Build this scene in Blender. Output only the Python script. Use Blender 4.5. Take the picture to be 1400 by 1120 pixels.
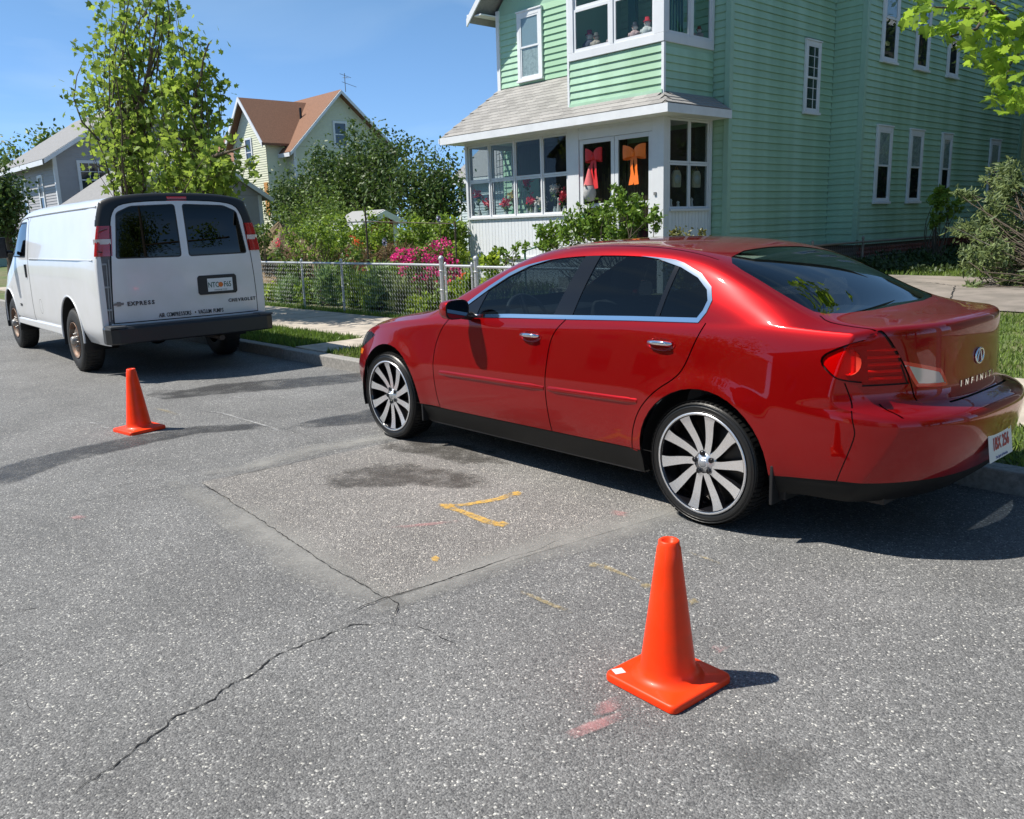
import bpy, bmesh, math, random
import numpy as np
from mathutils import Vector, Matrix, Euler
from mathutils.bvhtree import BVHTree
random.seed(7); RNG = np.random.default_rng(7)
R = math.radians
SC = bpy.context.scene
COL = SC.collection
for o in list(bpy.data.objects): bpy.data.objects.remove(o)

# ------------------------------------------------------------------ camera
F_PX, YAW, PITCH, ROLL, CAM_H = 1152.65, 0.7399979, 0.2128730, -0.0325923, 1.5668
_f = Vector((-math.cos(YAW)*math.cos(PITCH), math.sin(YAW)*math.cos(PITCH), -math.sin(PITCH)))
_r0 = _f.cross(Vector((0, 0, 1))).normalized(); _u0 = _r0.cross(_f)
_r = _r0*math.cos(ROLL)+_u0*math.sin(ROLL); _u = -_r0*math.sin(ROLL)+_u0*math.cos(ROLL)
cam_d = bpy.data.cameras.new('camera'); cam = bpy.data.objects.new('camera', cam_d); COL.objects.link(cam)
cam_d.sensor_width = 36; cam_d.lens = F_PX/1400*36; cam_d.clip_start = .05; cam_d.clip_end = 2000
M = Matrix((_r, _u, -_f)).transposed().to_4x4(); M.translation = (0, 0, CAM_H); cam.matrix_world = M
SC.camera = cam

def ray(px, py): return _f+_r*((px-700)/F_PX)+_u*((560-py)/F_PX)
def at_y(px, py, Y): d = ray(px, py); return Vector((0, 0, CAM_H))+d*(Y/d.y)
def at_x(px, py, X): d = ray(px, py); return Vector((0, 0, CAM_H))+d*(X/d.x)
def at_z(px, py, z=0.): d = ray(px, py); return Vector((0, 0, CAM_H))+d*((z-CAM_H)/d.z)
def at_d(px, py, D): return Vector((0, 0, CAM_H))+ray(px, py)*D

# ------------------------------------------------------------------ world, sun, exposure
SUNV = Vector((.46, .50, -1.0)).normalized()          # direction the light travels
elev = math.asin(-SUNV.z); az = math.atan2(-SUNV.x, -SUNV.y)
W = bpy.data.worlds.new('World'); SC.world = W; W.use_nodes = True
nt = W.node_tree; nt.nodes.clear()
sky = nt.nodes.new('ShaderNodeTexSky'); sky.sky_type = 'NISHITA'; sky.sun_disc = False
sky.sun_elevation = elev; sky.sun_rotation = az; sky.air_density = 1.0; sky.dust_density = 0.3; sky.ozone_density = 2.2; sky.altitude = 150
bg = nt.nodes.new('ShaderNodeBackground'); bg.inputs['Strength'].default_value = 0.062
wo = nt.nodes.new('ShaderNodeOutputWorld')
wtc = nt.nodes.new('ShaderNodeTexCoord'); wsx = nt.nodes.new('ShaderNodeSeparateXYZ'); nt.links.new(wtc.outputs['Generated'], wsx.inputs[0])
wrp = nt.nodes.new('ShaderNodeValToRGB'); nt.links.new(wsx.outputs['Z'], wrp.inputs[0])
we = wrp.color_ramp.elements; we[0].position = 0.0; we[0].color = (.48, .90, 1.95, 1); we[1].position = .6; we[1].color = (.72, .96, 1.02, 1)
for q_, c_ in ((.12, (.68, .95, 1.35, 1)), (.3, (.74, 1.0, 1.12, 1))): wq = we.new(q_); wq.color = c_
wmx = nt.nodes.new('ShaderNodeMix'); wmx.data_type = 'RGBA'; wmx.blend_type = 'MULTIPLY'; wmx.inputs[0].default_value = 1
wno = nt.nodes.new('ShaderNodeTexNoise'); wno.inputs['Scale'].default_value = 2.2; wno.inputs['Detail'].default_value = 6; wno.inputs['Distortion'].default_value = .6
wmp = nt.nodes.new('ShaderNodeMapping'); wmp.inputs['Scale'].default_value = (1, 1, 5); nt.links.new(wtc.outputs['Generated'], wmp.inputs[0]); nt.links.new(wmp.outputs[0], wno.inputs[0])
wr2 = nt.nodes.new('ShaderNodeMapRange'); wr2.inputs[1].default_value = .50; wr2.inputs[2].default_value = .78; wr2.inputs[4].default_value = .30; nt.links.new(wno.outputs[0], wr2.inputs[0])
wcl = nt.nodes.new('ShaderNodeMix'); wcl.data_type = 'RGBA'; nt.links.new(wr2.outputs[0], wcl.inputs[0]); nt.links.new(sky.outputs[0], wcl.inputs[6]); wcl.inputs[7].default_value = (9.5, 8.6, 7.6, 1)
nt.links.new(wcl.outputs[2], wmx.inputs[6]); nt.links.new(wrp.outputs[0], wmx.inputs[7])
whs = nt.nodes.new('ShaderNodeHueSaturation'); whs.inputs['Saturation'].default_value = .98; whs.inputs['Value'].default_value = 1.25
nt.links.new(wmx.outputs[2], whs.inputs['Color']); nt.links.new(whs.outputs[0], bg.inputs[0]); nt.links.new(bg.outputs[0], wo.inputs[0])
sun_d = bpy.data.lights.new('sun', 'SUN'); sun = bpy.data.objects.new('sun', sun_d); COL.objects.link(sun)
sun_d.energy = 4.9; sun_d.angle = R(.53); sun_d.color = (1, .945, .85)
sun.rotation_euler = SUNV.to_track_quat('-Z', 'Y').to_euler(); sun.location = (-10, -10, 30)
SC.view_settings.view_transform = 'Standard'; SC.view_settings.look = 'None'
SC.view_settings.exposure = 0.60; SC.view_settings.gamma = 1.0; SC.view_settings.use_curve_mapping = False
SC.render.engine = 'CYCLES'

# ------------------------------------------------------------------ object helpers
def tag(o, label=None, cat=None, group=None, kind=None):
    if label: o['label'] = label
    if cat: o['category'] = cat
    if group: o['group'] = group
    if kind: o['kind'] = kind
    return o
def empty(name, loc=(0, 0, 0), rz=0, parent=None):
    o = bpy.data.objects.new(name, None); COL.objects.link(o); o.location = loc; o.rotation_euler = (0, 0, rz)
    o.empty_display_size = .2
    if parent: o.parent = parent
    return o
def mesh_arrays(name, V, F, smooth=False):
    """V (n,3) array, F list/array of equal length faces or list of lists"""
    me = bpy.data.meshes.new(name)
    V = np.asarray(V, dtype=np.float32)
    if isinstance(F, np.ndarray):
        m, k = F.shape
        me.vertices.add(len(V)); me.vertices.foreach_set('co', V.ravel())
        me.loops.add(m*k); me.loops.foreach_set('vertex_index', F.astype(np.int32).ravel())
        me.polygons.add(m); me.polygons.foreach_set('loop_start', np.arange(0, m*k, k, dtype=np.int32))
        me.update(calc_edges=True)
    else:
        me.from_pydata([tuple(v) for v in V.tolist()], [], F)
    if smooth: me.polygons.foreach_set('use_smooth', [True]*len(me.polygons))
    return me
def link(name, me, mats=None, parent=None, loc=None):
    o = bpy.data.objects.new(name, me); COL.objects.link(o)
    if mats is not None and len(me.materials) == 0:
        for m in (mats if isinstance(mats, (list, tuple)) else [mats]): me.materials.append(m)
    if parent: o.parent = parent
    if loc is not None: o.location = loc
    return o
class MB:
    def __init__(s): s.v = []; s.f = []; s.m = []; s.cur = 0; s.sm = []
    def add(s, V, F, smooth=False):
        n = len(s.v); s.v += [tuple(p) for p in V]
        for f in F: s.f.append([i+n for i in f]); s.m.append(s.cur); s.sm.append(smooth)
        return s
    def box(s, a, b, rot=None, piv=None):
        x0, y0, z0 = a; x1, y1, z1 = b
        V = [Vector(p) for p in ((x0,y0,z0),(x1,y0,z0),(x1,y1,z0),(x0,y1,z0),(x0,y0,z1),(x1,y0,z1),(x1,y1,z1),(x0,y1,z1))]
        if rot is not None:
            pv = Vector(piv) if piv is not None else (V[0]+V[6])/2
            V = [rot@(p-pv)+pv for p in V]
        return s.add(V, [(0,3,2,1),(4,5,6,7),(0,1,5,4),(1,2,6,5),(2,3,7,6),(3,0,4,7)])
    def quad(s, *p): return s.add(p, [list(range(len(p)))])
    def tube(s, pts, r, n=8, cap=True, smooth=True):
        pts = [Vector(p) for p in pts]; rr = r if isinstance(r, (list, tuple)) else [r]*len(pts)
        base = len(s.v); V = []; up = None
        for i, p in enumerate(pts):
            d = (pts[min(i+1, len(pts)-1)]-pts[max(i-1, 0)])
            if d.length < 1e-9: d = Vector((0, 0, 1))
            d.normalize()
            if up is None: up = Vector((0, 0, 1)) if abs(d.z) < .9 else Vector((1, 0, 0))
            a = d.cross(up)
            if a.length < 1e-6: a = d.cross(Vector((.3, 1, .2)))
            a.normalize(); b = a.cross(d); up = b
            for k in range(n):
                t = 2*math.pi*k/n; V.append(p+(a*math.cos(t)+b*math.sin(t))*rr[i])
        F = []
        for i in range(len(pts)-1):
            for k in range(n):
                F.append((i*n+k, i*n+(k+1) % n, (i+1)*n+(k+1) % n, (i+1)*n+k))
        s.add(V, F, smooth)
        if cap: s.add(V[:n], [list(range(n))[::-1]]); s.add(V[-n:], [list(range(n))])
        return s
    def lathe(s, prof, n=24, T=None, smooth=True, a0=0, a1=2*math.pi):
        """prof list of (r, h) about local z; T transform"""
        T = T or Matrix.Identity(4); full = abs(a1-a0-2*math.pi) < 1e-6
        V = []; k = n if full else n+1
        for (r, h) in prof:
            for i in range(k):
                t = a0+(a1-a0)*i/n; V.append(T@Vector((r*math.cos(t), r*math.sin(t), h)))
        F = []
        for j in range(len(prof)-1):
            for i in range(n):
                i2 = (i+1) % k; F.append((j*k+i, j*k+i2, (j+1)*k+i2, (j+1)*k+i))
        return s.add(V, F, smooth)
    def prism(s, poly, T, depth, smooth=False):
        """poly 2D list in local xy, extruded along local z 0..depth"""
        n = len(poly)
        V = [T@Vector((p[0], p[1], 0)) for p in poly]+[T@Vector((p[0], p[1], depth)) for p in poly]
        F = [list(range(n))[::-1], [n+i for i in range(n)]]+[(i, (i+1) % n, n+(i+1) % n, n+i) for i in range(n)]
        return s.add(V, F, smooth)
    def build(s, name, mats=None, parent=None, loc=None, bevel=0, auto=False):
        me = bpy.data.meshes.new(name); me.from_pydata(s.v, [], s.f)
        me.polygons.foreach_set('material_index', s.m); me.polygons.foreach_set('use_smooth', s.sm)
        me.update()
        o = link(name, me, mats, parent, loc)
        if bevel:
            b = o.modifiers.new('bevel', 'BEVEL'); b.width = bevel; b.segments = 2; b.limit_method = 'ANGLE'; b.angle_limit = R(40)
            b.harden_normals = False
        return o
def copy_tree(o, parent=None):
    c = o.copy(); COL.objects.link(c); c.parent = parent
    for ch in KIDS(o): copy_tree(ch, c)
    return c
def KIDS(o): return [x for x in list(COL.objects) if x.parent == o]
def TM(loc, ax, ay, az_):
    m = Matrix((Vector(ax), Vector(ay), Vector(az_))).transposed().to_4x4(); m.translation = loc; return m

# ------------------------------------------------------------------ materials
MATS = {}
def nodes(name):
    m = bpy.data.materials.new(name); m.use_nodes = True; n = m.node_tree; p = n.nodes['Principled BSDF']; return m, n, p
def mat(name, col, rough=.6, metal=0., coat=0., var=0., vscale=6., bump=0., bscale=40., spec=.5, island=0., emit=None, vary2=None):
    if name in MATS: return MATS[name]
    m, n, p = nodes(name)
    p.inputs['Roughness'].default_value = rough; p.inputs['Metallic'].default_value = metal
    p.inputs['Coat Weight'].default_value = coat; p.inputs['Coat Roughness'].default_value = .03
    p.inputs['Specular IOR Level'].default_value = spec
    c4 = (*col, 1)
    tc = n.nodes.new('ShaderNodeTexCoord')
    if var or island or vary2:
        last = n.nodes.new('ShaderNodeRGB'); last.outputs[0].default_value = c4; last = last.outputs[0]
        if vary2:
            nz = n.nodes.new('ShaderNodeTexNoise'); nz.inputs['Scale'].default_value = vary2[1]; nz.inputs['Detail'].default_value = 5
            n.links.new(tc.outputs['Object'], nz.inputs[0])
            rp = n.nodes.new('ShaderNodeValToRGB'); rp.color_ramp.elements[0].position = .42; rp.color_ramp.elements[1].position = .62
            n.links.new(nz.outputs[0], rp.inputs[0])
            mx = n.nodes.new('ShaderNodeMix'); mx.data_type = 'RGBA'; n.links.new(rp.outputs[0], mx.inputs[0])
            n.links.new(last, mx.inputs[6]); mx.inputs[7].default_value = (*vary2[0], 1); last = mx.outputs[2]
        if var:
            nz = n.nodes.new('ShaderNodeTexNoise'); nz.inputs['Scale'].default_value = vscale; nz.inputs['Detail'].default_value = 6; nz.inputs['Roughness'].default_value = .65
            n.links.new(tc.outputs['Object'], nz.inputs[0])
            mr = n.nodes.new('ShaderNodeMapRange'); mr.inputs[1].default_value = .3; mr.inputs[2].default_value = .7
            mr.inputs[3].default_value = 1-var; mr.inputs[4].default_value = 1+var; n.links.new(nz.outputs[0], mr.inputs[0])
            hs = n.nodes.new('ShaderNodeHueSaturation'); n.links.new(mr.outputs[0], hs.inputs['Value']); n.links.new(last, hs.inputs['Color']); last = hs.outputs[0]
        if island:
            ge = n.nodes.new('ShaderNodeNewGeometry')
            mr = n.nodes.new('ShaderNodeMapRange'); mr.inputs[3].default_value = 1-island; mr.inputs[4].default_value = 1+island
            n.links.new(ge.outputs['Random Per Island'], mr.inputs[0])
            hs = n.nodes.new('ShaderNodeHueSaturation'); n.links.new(mr.outputs[0], hs.inputs['Value']); n.links.new(last, hs.inputs['Color']); last = hs.outputs[0]
        n.links.new(last, p.inputs['Base Color'])
    else: p.inputs['Base Color'].default_value = c4
    if bump:
        nz = n.nodes.new('ShaderNodeTexNoise'); nz.inputs['Scale'].default_value = bscale; nz.inputs['Detail'].default_value = 4
        n.links.new(tc.outputs['Object'], nz.inputs[0])
        b = n.nodes.new('ShaderNodeBump'); b.inputs['Strength'].default_value = bump; b.inputs['Distance'].default_value = .01
        n.links.new(nz.outputs[0], b.inputs['Height']); n.links.new(b.outputs[0], p.inputs['Normal'])
    MATS[name] = m; return m
def objrand(m, amt, sock='Base Color'):
    """per-object brightness variation"""
    n = m.node_tree; p = n.nodes['Principled BSDF']; oi = n.nodes.new('ShaderNodeObjectInfo')
    mr = n.nodes.new('ShaderNodeMapRange'); mr.inputs[3].default_value = 1-amt; mr.inputs[4].default_value = 1+amt
    n.links.new(oi.outputs['Random'], mr.inputs[0]); hs = n.nodes.new('ShaderNodeHueSaturation'); n.links.new(mr.outputs[0], hs.inputs['Value'])
    if p.inputs[sock].is_linked: n.links.new(p.inputs[sock].links[0].from_socket, hs.inputs['Color'])
    else: hs.inputs['Color'].default_value = p.inputs[sock].default_value
    n.links.new(hs.outputs[0], p.inputs[sock]); return m
def glass(name, tint, refl_rough=.0, refl=1.0, ior=1.5):
    if name in MATS: return MATS[name]
    m, n, p = nodes(name); n.nodes.remove(p); out = n.nodes['Material Output']
    t = n.nodes.new('ShaderNodeBsdfTransparent'); t.inputs[0].default_value = (*tint, 1)
    g = n.nodes.new('ShaderNodeBsdfGlossy'); g.inputs['Roughness'].default_value = refl_rough; g.inputs['Color'].default_value = (refl, refl, refl, 1)
    lw = n.nodes.new('ShaderNodeLayerWeight'); lw.inputs[0].default_value = .5; pw = n.nodes.new('ShaderNodeMath'); pw.operation = 'POWER'; pw.inputs[1].default_value = 5
    n.links.new(lw.outputs['Facing'], pw.inputs[0]); f0 = ((ior-1)/(ior+1))**2; fr = n.nodes.new('ShaderNodeMath'); fr.operation = 'MULTIPLY_ADD'; fr.inputs[1].default_value = 1-f0; fr.inputs[2].default_value = f0; n.links.new(pw.outputs[0], fr.inputs[0])
    mx = n.nodes.new('ShaderNodeMixShader'); n.links.new(fr.outputs[0], mx.inputs[0]); n.links.new(t.outputs[0], mx.inputs[1]); n.links.new(g.outputs[0], mx.inputs[2])
    n.links.new(mx.outputs[0], out.inputs[0]); MATS[name] = m; return m
def leafmat(name, col, var=.35, trans=.35, rough=.45, spec=.4):
    if name in MATS: return MATS[name]
    m, n, p = nodes(name); out = n.nodes['Material Output']
    ge = n.nodes.new('ShaderNodeNewGeometry'); oi = n.nodes.new('ShaderNodeObjectInfo')
    ad = n.nodes.new('ShaderNodeMath'); ad.operation = 'ADD'; n.links.new(ge.outputs['Random Per Island'], ad.inputs[0]); n.links.new(oi.outputs['Random'], ad.inputs[1])
    fr = n.nodes.new('ShaderNodeMath'); fr.operation = 'FRACT'; n.links.new(ad.outputs[0], fr.inputs[0])
    rp = n.nodes.new('ShaderNodeValToRGB'); e = rp.color_ramp.elements
    e[0].color = (col[0]*(1-var), col[1]*(1-var), col[2]*(1-var), 1); e[1].color = (min(1, col[0]*(1+var)*1.15), min(1, col[1]*(1+var)), col[2]*(1+var*.4), 1)
    n.links.new(fr.outputs[0], rp.inputs[0]); n.links.new(rp.outputs[0], p.inputs['Base Color'])
    p.inputs['Roughness'].default_value = rough; p.inputs['Specular IOR Level'].default_value = spec
    tr = n.nodes.new('ShaderNodeBsdfTranslucent')
    br = n.nodes.new('ShaderNodeHueSaturation'); br.inputs['Value'].default_value = 1.5; br.inputs['Hue'].default_value = .485; n.links.new(rp.outputs[0], br.inputs['Color']); n.links.new(br.outputs[0], tr.inputs[0])
    mx = n.nodes.new('ShaderNodeMixShader'); mx.inputs[0].default_value = trans
    n.links.new(p.outputs[0], mx.inputs[1]); n.links.new(tr.outputs[0], mx.inputs[2]); n.links.new(mx.outputs[0], out.inputs[0])
    MATS[name] = m; return m

white = mat('white_paint', (.66, .68, .71), .45, var=.05, vscale=3, bump=.02)
white_s = mat('white_trim', (.70, .72, .75), .5, var=.07, vscale=4)
green = mat('green_siding', (.365, .56, .42), .6, var=.07, vscale=2.5, bump=.03, bscale=60, vary2=((.27, .45, .30), .9))
green_side = mat('green_siding_shaded', (.20, .40, .335), .6, var=.10, vscale=1.6, bump=.03, bscale=60)  # darker copy of the siding green with side wall shade in its colour; unused
objrand(green, .05); objrand(green_side, .05)
black = mat('black_plastic', (.012, .012, .013), .45)
blackgloss = mat('black_gloss', (.008, .008, .01), .12)
rubber = mat('tyre_rubber', (.012, .012, .012), .38, bump=.1, bscale=90)
chrome = mat('chrome', (.82, .84, .88), .1, metal=1)
steel = mat('galvanised_steel', (.48, .50, .52), .42, metal=.5, var=.08, vscale=30)

# ------------------------------------------------------------------ text
def text_mb(mb, s, size, T, depth=.002, xs=1.0, align='CENTER', bold=0.0, shear=0.):
    cu = bpy.data.curves.new('t', 'FONT'); cu.body = s; cu.size = size; cu.align_x = align; cu.align_y = 'CENTER'
    cu.extrude = depth/2; cu.offset = bold; cu.resolution_u = 2; cu.shear = shear
    ob = bpy.data.objects.new('t', cu); COL.objects.link(ob)
    dg = bpy.context.evaluated_depsgraph_get(); me = bpy.data.meshes.new_from_object(ob.evaluated_get(dg))
    V = [T@Vector((v.co.x*xs, v.co.y, v.co.z)) for v in me.vertices]; F = [list(p.vertices) for p in me.polygons]
    mb.add(V, F); bpy.data.objects.remove(ob); bpy.data.meshes.remove(me)
    return mb

# ------------------------------------------------------------------ vehicle body toolkit
def pchip(keys):
    xs = np.array([k[0] for k in keys], float); ys = np.array([k[1] for k in keys], float)
    o = np.argsort(xs); xs = xs[o]; ys = ys[o]; h = np.diff(xs); d = np.diff(ys)/h; m = np.zeros(len(xs))
    for i in range(1, len(xs)-1):
        if d[i-1]*d[i] > 0:
            w1 = 2*h[i]+h[i-1]; w2 = h[i]+2*h[i-1]; m[i] = (w1+w2)/(w1/d[i-1]+w2/d[i])
    m[0] = d[0]; m[-1] = d[-1]
    def f(x):
        i = int(min(max(np.searchsorted(xs, x)-1, 0), len(h)-1)); t = (x-xs[i])/h[i]; t = min(max(t, 0), 1)
        return float((2*t**3-3*t*t+1)*ys[i]+(t**3-2*t*t+t)*h[i]*m[i]+(-2*t**3+3*t*t)*ys[i+1]+(t**3-t*t)*h[i]*m[i+1])
    return f
class Body:
    """smooth half body cut into panels; local x forward, y left, z up"""
    def __init__(s, side, top, rear, front, level=2, flare=None):
        V = {}; vl = []; F = []
        def vid(p):
            k = (round(p[0], 4), round(p[1], 4), round(p[2], 4))
            if k not in V: V[k] = len(vl); vl.append(p)
            return V[k]
        def grid(G):
            for a in range(len(G)-1):
                for b in range(len(G[0])-1):
                    q = [vid(G[a][b]), vid(G[a+1][b]), vid(G[a+1][b+1]), vid(G[a][b+1])]
                    if len(set(q)) >= 3: F.append(q)
        mir = lambda G: [[(p[0], -p[1], p[2]) for p in row][::-1] for row in G]
        grid(side); grid(mir(side)); grid(top); grid(mir(top)); grid([r[::-1] for r in rear]); grid([r[::-1] for r in mir(rear)][::-1][::-1]); grid(front); grid(mir(front))
        me = bpy.data.meshes.new('cage'); me.from_pydata(vl, [], F)
        bm = bmesh.new(); bm.from_mesh(me); bmesh.ops.recalc_face_normals(bm, faces=bm.faces); bm.to_mesh(me); bm.free()
        ob = bpy.data.objects.new('cage', me); COL.objects.link(ob)
        md = ob.modifiers.new('s', 'SUBSURF'); md.levels = level; md.render_levels = level
        dg = bpy.context.evaluated_depsgraph_get(); m2 = bpy.data.meshes.new_from_object(ob.evaluated_get(dg))
        bpy.data.objects.remove(ob)
        if flare:
            for v in m2.vertices: v.co = flare(v.co)
        bm = bmesh.new(); bm.from_mesh(m2); bm.normal_update()
        # orientation: outward
        if sum(v.normal.y*v.co.y for v in bm.verts) < 0:
            bmesh.ops.reverse_faces(bm, faces=bm.faces); bm.normal_update()
        s.N = bm.verts.layers.float_vector.new('nrm')
        for v in bm.verts: v[s.N] = v.normal.copy()
        bmesh.ops.delete(bm, geom=[f for f in bm.faces if f.calc_center_median().y < 0], context='FACES')
        s.bm = bm; s.fc = bm.faces.layers.int.new('cls')
        xm = sum(v.co.x for v in bm.verts)/len(bm.verts)
        for f in bm.faces:
            n = f.normal
            if n.z > .62: c = 1
            elif abs(n.x) > abs(n.y)*1.0: c = 2 if n.x < 0 else 3
            else: c = 0
            if n.z <= .62 and abs(n.x) > abs(n.y) and -1 < n.x < 1:
                pass
            f[s.fc] = c
        s.axes = {0: (0, 2), 1: (0, 1), 2: (1, 2), 3: (1, 2)}; s.gaps = []
    def cut(s, c, pts, closed=True):
        a, b = s.axes[c]; pts = [tuple(p) for p in pts]
        P = pts+[pts[0]] if closed else pts
        x0 = min(p[0] for p in P)-.01; x1 = max(p[0] for p in P)+.01; y0 = min(p[1] for p in P)-.01; y1 = max(p[1] for p in P)+.01
        def bb(f):
            xs = [v.co[a] for v in f.verts]; ys = [v.co[b] for v in f.verts]; return min(xs), max(xs), min(ys), max(ys)
        loc = set()
        for f in s.bm.faces:
            if f[s.fc] != c: continue
            q = bb(f)
            if q[1] >= x0 and q[0] <= x1 and q[3] >= y0 and q[2] <= y1: loc.add(f)
        for i in range(len(P)-1):
            p, q = P[i], P[i+1]; dx, dy = q[0]-p[0], q[1]-p[1]
            if abs(dx)+abs(dy) < 1e-6: continue
            e = 1e-4; lx, hx = min(p[0], q[0])-e, max(p[0], q[0])+e; ly, hy = min(p[1], q[1])-e, max(p[1], q[1])+e
            sel = []
            for f in loc:
                k = bb(f)
                if k[1] >= lx and k[0] <= hx and k[3] >= ly and k[2] <= hy: sel.append(f)
            if not sel: continue
            co = [0, 0, 0]; no = [0, 0, 0]; co[a], co[b] = p; no[a], no[b] = -dy, dx
            geom = set(sel)
            for f in sel: geom.update(f.edges); geom.update(f.verts)
            r = bmesh.ops.bisect_plane(s.bm, geom=list(geom), dist=1e-5, plane_co=co, plane_no=Vector(no).normalized())
            loc -= set(sel); loc = {f for f in loc if f.is_valid}
            loc |= {g for g in r['geom'] if isinstance(g, bmesh.types.BMFace)}
    def seam(s, c, pts, w=.0075, closed=False):
        P = [Vector(p) for p in pts]; n = len(P); L = []; Rr = []
        for i in range(n):
            if closed: d = (P[(i+1) % n]-P[i-1])
            else: d = P[min(i+1, n-1)]-P[max(i-1, 0)]
            d.normalize(); nn = Vector((-d.y, d.x))*(w/2); L.append(P[i]+nn); Rr.append(P[i]-nn)
        s.cut(c, L, closed); s.cut(c, Rr, closed)
        if not closed: s.cut(c, [L[0], Rr[0]], False); s.cut(c, [L[-1], Rr[-1]], False)
        s.gaps.append((c, [p.copy() for p in P]+([P[0].copy()] if closed else []), w))
    def ingap(s, c, u, v):
        for gc, P, w in s.gaps:
            if gc != c: continue
            for i in range(len(P)-1):
                ax, ay = P[i]; bx, by = P[i+1]; dx, dy = bx-ax, by-ay; L2 = dx*dx+dy*dy
                t = ((u-ax)*dx+(v-ay)*dy)/L2
                if -.02 <= t <= 1.02:
                    ex, ey = u-ax-t*dx, v-ay-t*dy
                    if ex*ex+ey*ey < (w*.5)**2: return True
        return False
    def sort(s, fn):
        s.parts = {}
        s.bm.faces.ensure_lookup_table()
        for f in s.bm.faces:
            c = f[s.fc]; m = f.calc_center_median(); a, b = s.axes[c]
            k = 'gap' if s.ingap(c, m[a], m[b]) else fn(c, m.x, m.y, m.z)
            if k: s.parts.setdefault(k, []).append(f)
    def make(s, keys, name, mats, parent, off=0., mirror='join', label=None):
        """mirror: join / left / right"""
        faces = [f for k in (keys if isinstance(keys, (list, tuple)) else [keys]) for f in s.parts.get(k, [])]
        if not faces: return None
        V = []; Nn = []; F = []; ix = {}
        for f in faces:
            q = []
            for v in f.verts:
                if v not in ix: ix[v] = len(V); n = v[s.N]; V.append(v.co+n*off); Nn.append(n)
                q.append(ix[v])
            F.append(q)
        if mirror == 'right':
            V = [Vector((p.x, -p.y, p.z)) for p in V]; Nn = [Vector((p.x, -p.y, p.z)) for p in Nn]; F = [f[::-1] for f in F]
        elif mirror == 'join':
            n0 = len(V); mp = []
            for i in range(n0):
                if abs(V[i].y) < 1e-5: mp.append(i)
                else: mp.append(len(V)); V.append(Vector((V[i].x, -V[i].y, V[i].z))); Nn.append(Vector((Nn[i].x, -Nn[i].y, Nn[i].z)))
            F += [[mp[i] for i in f][::-1] for f in F]
        me = bpy.data.meshes.new(name); me.from_pydata([tuple(v) for v in V], [], F)
        me.polygons.foreach_set('use_smooth', [True]*len(F)); me.update()
        me.normals_split_custom_set_from_vertices([tuple(Vector(n).normalized()) for n in Nn])
        o = link(name, me, mats, parent)
        if label: o['label'] = label
        return o
def inpoly(x, y, P):
    c = False; j = len(P)-1
    for i in range(len(P)):
        if (P[i][1] > y) != (P[j][1] > y) and x < (P[j][0]-P[i][0])*(y-P[i][1])/(P[j][1]-P[i][1])+P[i][0]: c = not c
        j = i
    return c
def inset(P, d):
    n = len(P); A = sum(P[i][0]*P[(i+1) % n][1]-P[(i+1) % n][0]*P[i][1] for i in range(n)); sg = 1 if A > 0 else -1
    out = []
    for i in range(n):
        p0, p1, p2 = Vector(P[i-1]), Vector(P[i]), Vector(P[(i+1) % n])
        d1 = (p1-p0).normalized(); d2 = (p2-p1).normalized()
        n1 = Vector((-d1.y, d1.x))*sg; n2 = Vector((-d2.y, d2.x))*sg; b = n1+n2
        if b.length < 1e-6: b = n1
        b.normalize(); k = min(d/max(b.dot(n1), .35), d*2.4); q = p1+b*k; out.append((q.x, q.y))
    return out
def smooth2(P, n=2, closed=True):
    for _ in range(n):
        Q = []; m = len(P)
        for i in range(m if closed else m-1):
            a, b = P[i], P[(i+1) % m]
            Q += [(a[0]*.75+b[0]*.25, a[1]*.75+b[1]*.25), (a[0]*.25+b[0]*.75, a[1]*.25+b[1]*.75)]
        if not closed: Q = [P[0]]+Q+[P[-1]]
        P = Q
    return P
def roundp(P, r, n=4):
    out = []; m = len(P)
    for i in range(m):
        p0, p1, p2 = Vector(P[i-1]), Vector(P[i]), Vector(P[(i+1) % m])
        a = (p0-p1); b = (p2-p1); k = min(r, a.length*.45, b.length*.45); a = p1+a.normalized()*k; b = p1+b.normalized()*k
        for j in range(n+1):
            t = j/n; q = a*(1-t)**2+p1*2*t*(1-t)+b*t*t; out.append((q.x, q.y))
    return out
def circ(cx, cy, r, a0, a1, n): return [(cx+r*math.cos(R(a0+(a1-a0)*i/n)), cy+r*math.sin(R(a0+(a1-a0)*i/n))) for i in range(n+1)]

# ------------------------------------------------------------------ red sedan
def car_paint():
    m, n, p = nodes('red_metallic_paint')
    p.inputs['Base Color'].default_value = (.30, .002, .0025, 1); p.inputs['Metallic'].default_value = .55; p.inputs['Specular IOR Level'].default_value = .05; p.inputs['Roughness'].default_value = .30
    p.inputs['Coat Weight'].default_value = 1; p.inputs['Coat Roughness'].default_value = .02
    tc = n.nodes.new('ShaderNodeTexCoord'); nz = n.nodes.new('ShaderNodeTexNoise'); nz.inputs['Scale'].default_value = 3.0; nz.inputs['Detail'].default_value = 8
    n.links.new(tc.outputs['Object'], nz.inputs[0]); mr = n.nodes.new('ShaderNodeMapRange'); mr.inputs[3].default_value = .27; mr.inputs[4].default_value = .33
    n.links.new(nz.outputs[0], mr.inputs[0]); n.links.new(mr.outputs[0], p.inputs['Roughness'])
    return m
RED = car_paint()
CAR_GLASS = glass('tinted_car_glass', (.24, .29, .31), 0, .9, 1.55)
REAR_GLASS = glass('tinted_rear_glass', (.11, .13, .15), 0, .95, 1.7)
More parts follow.
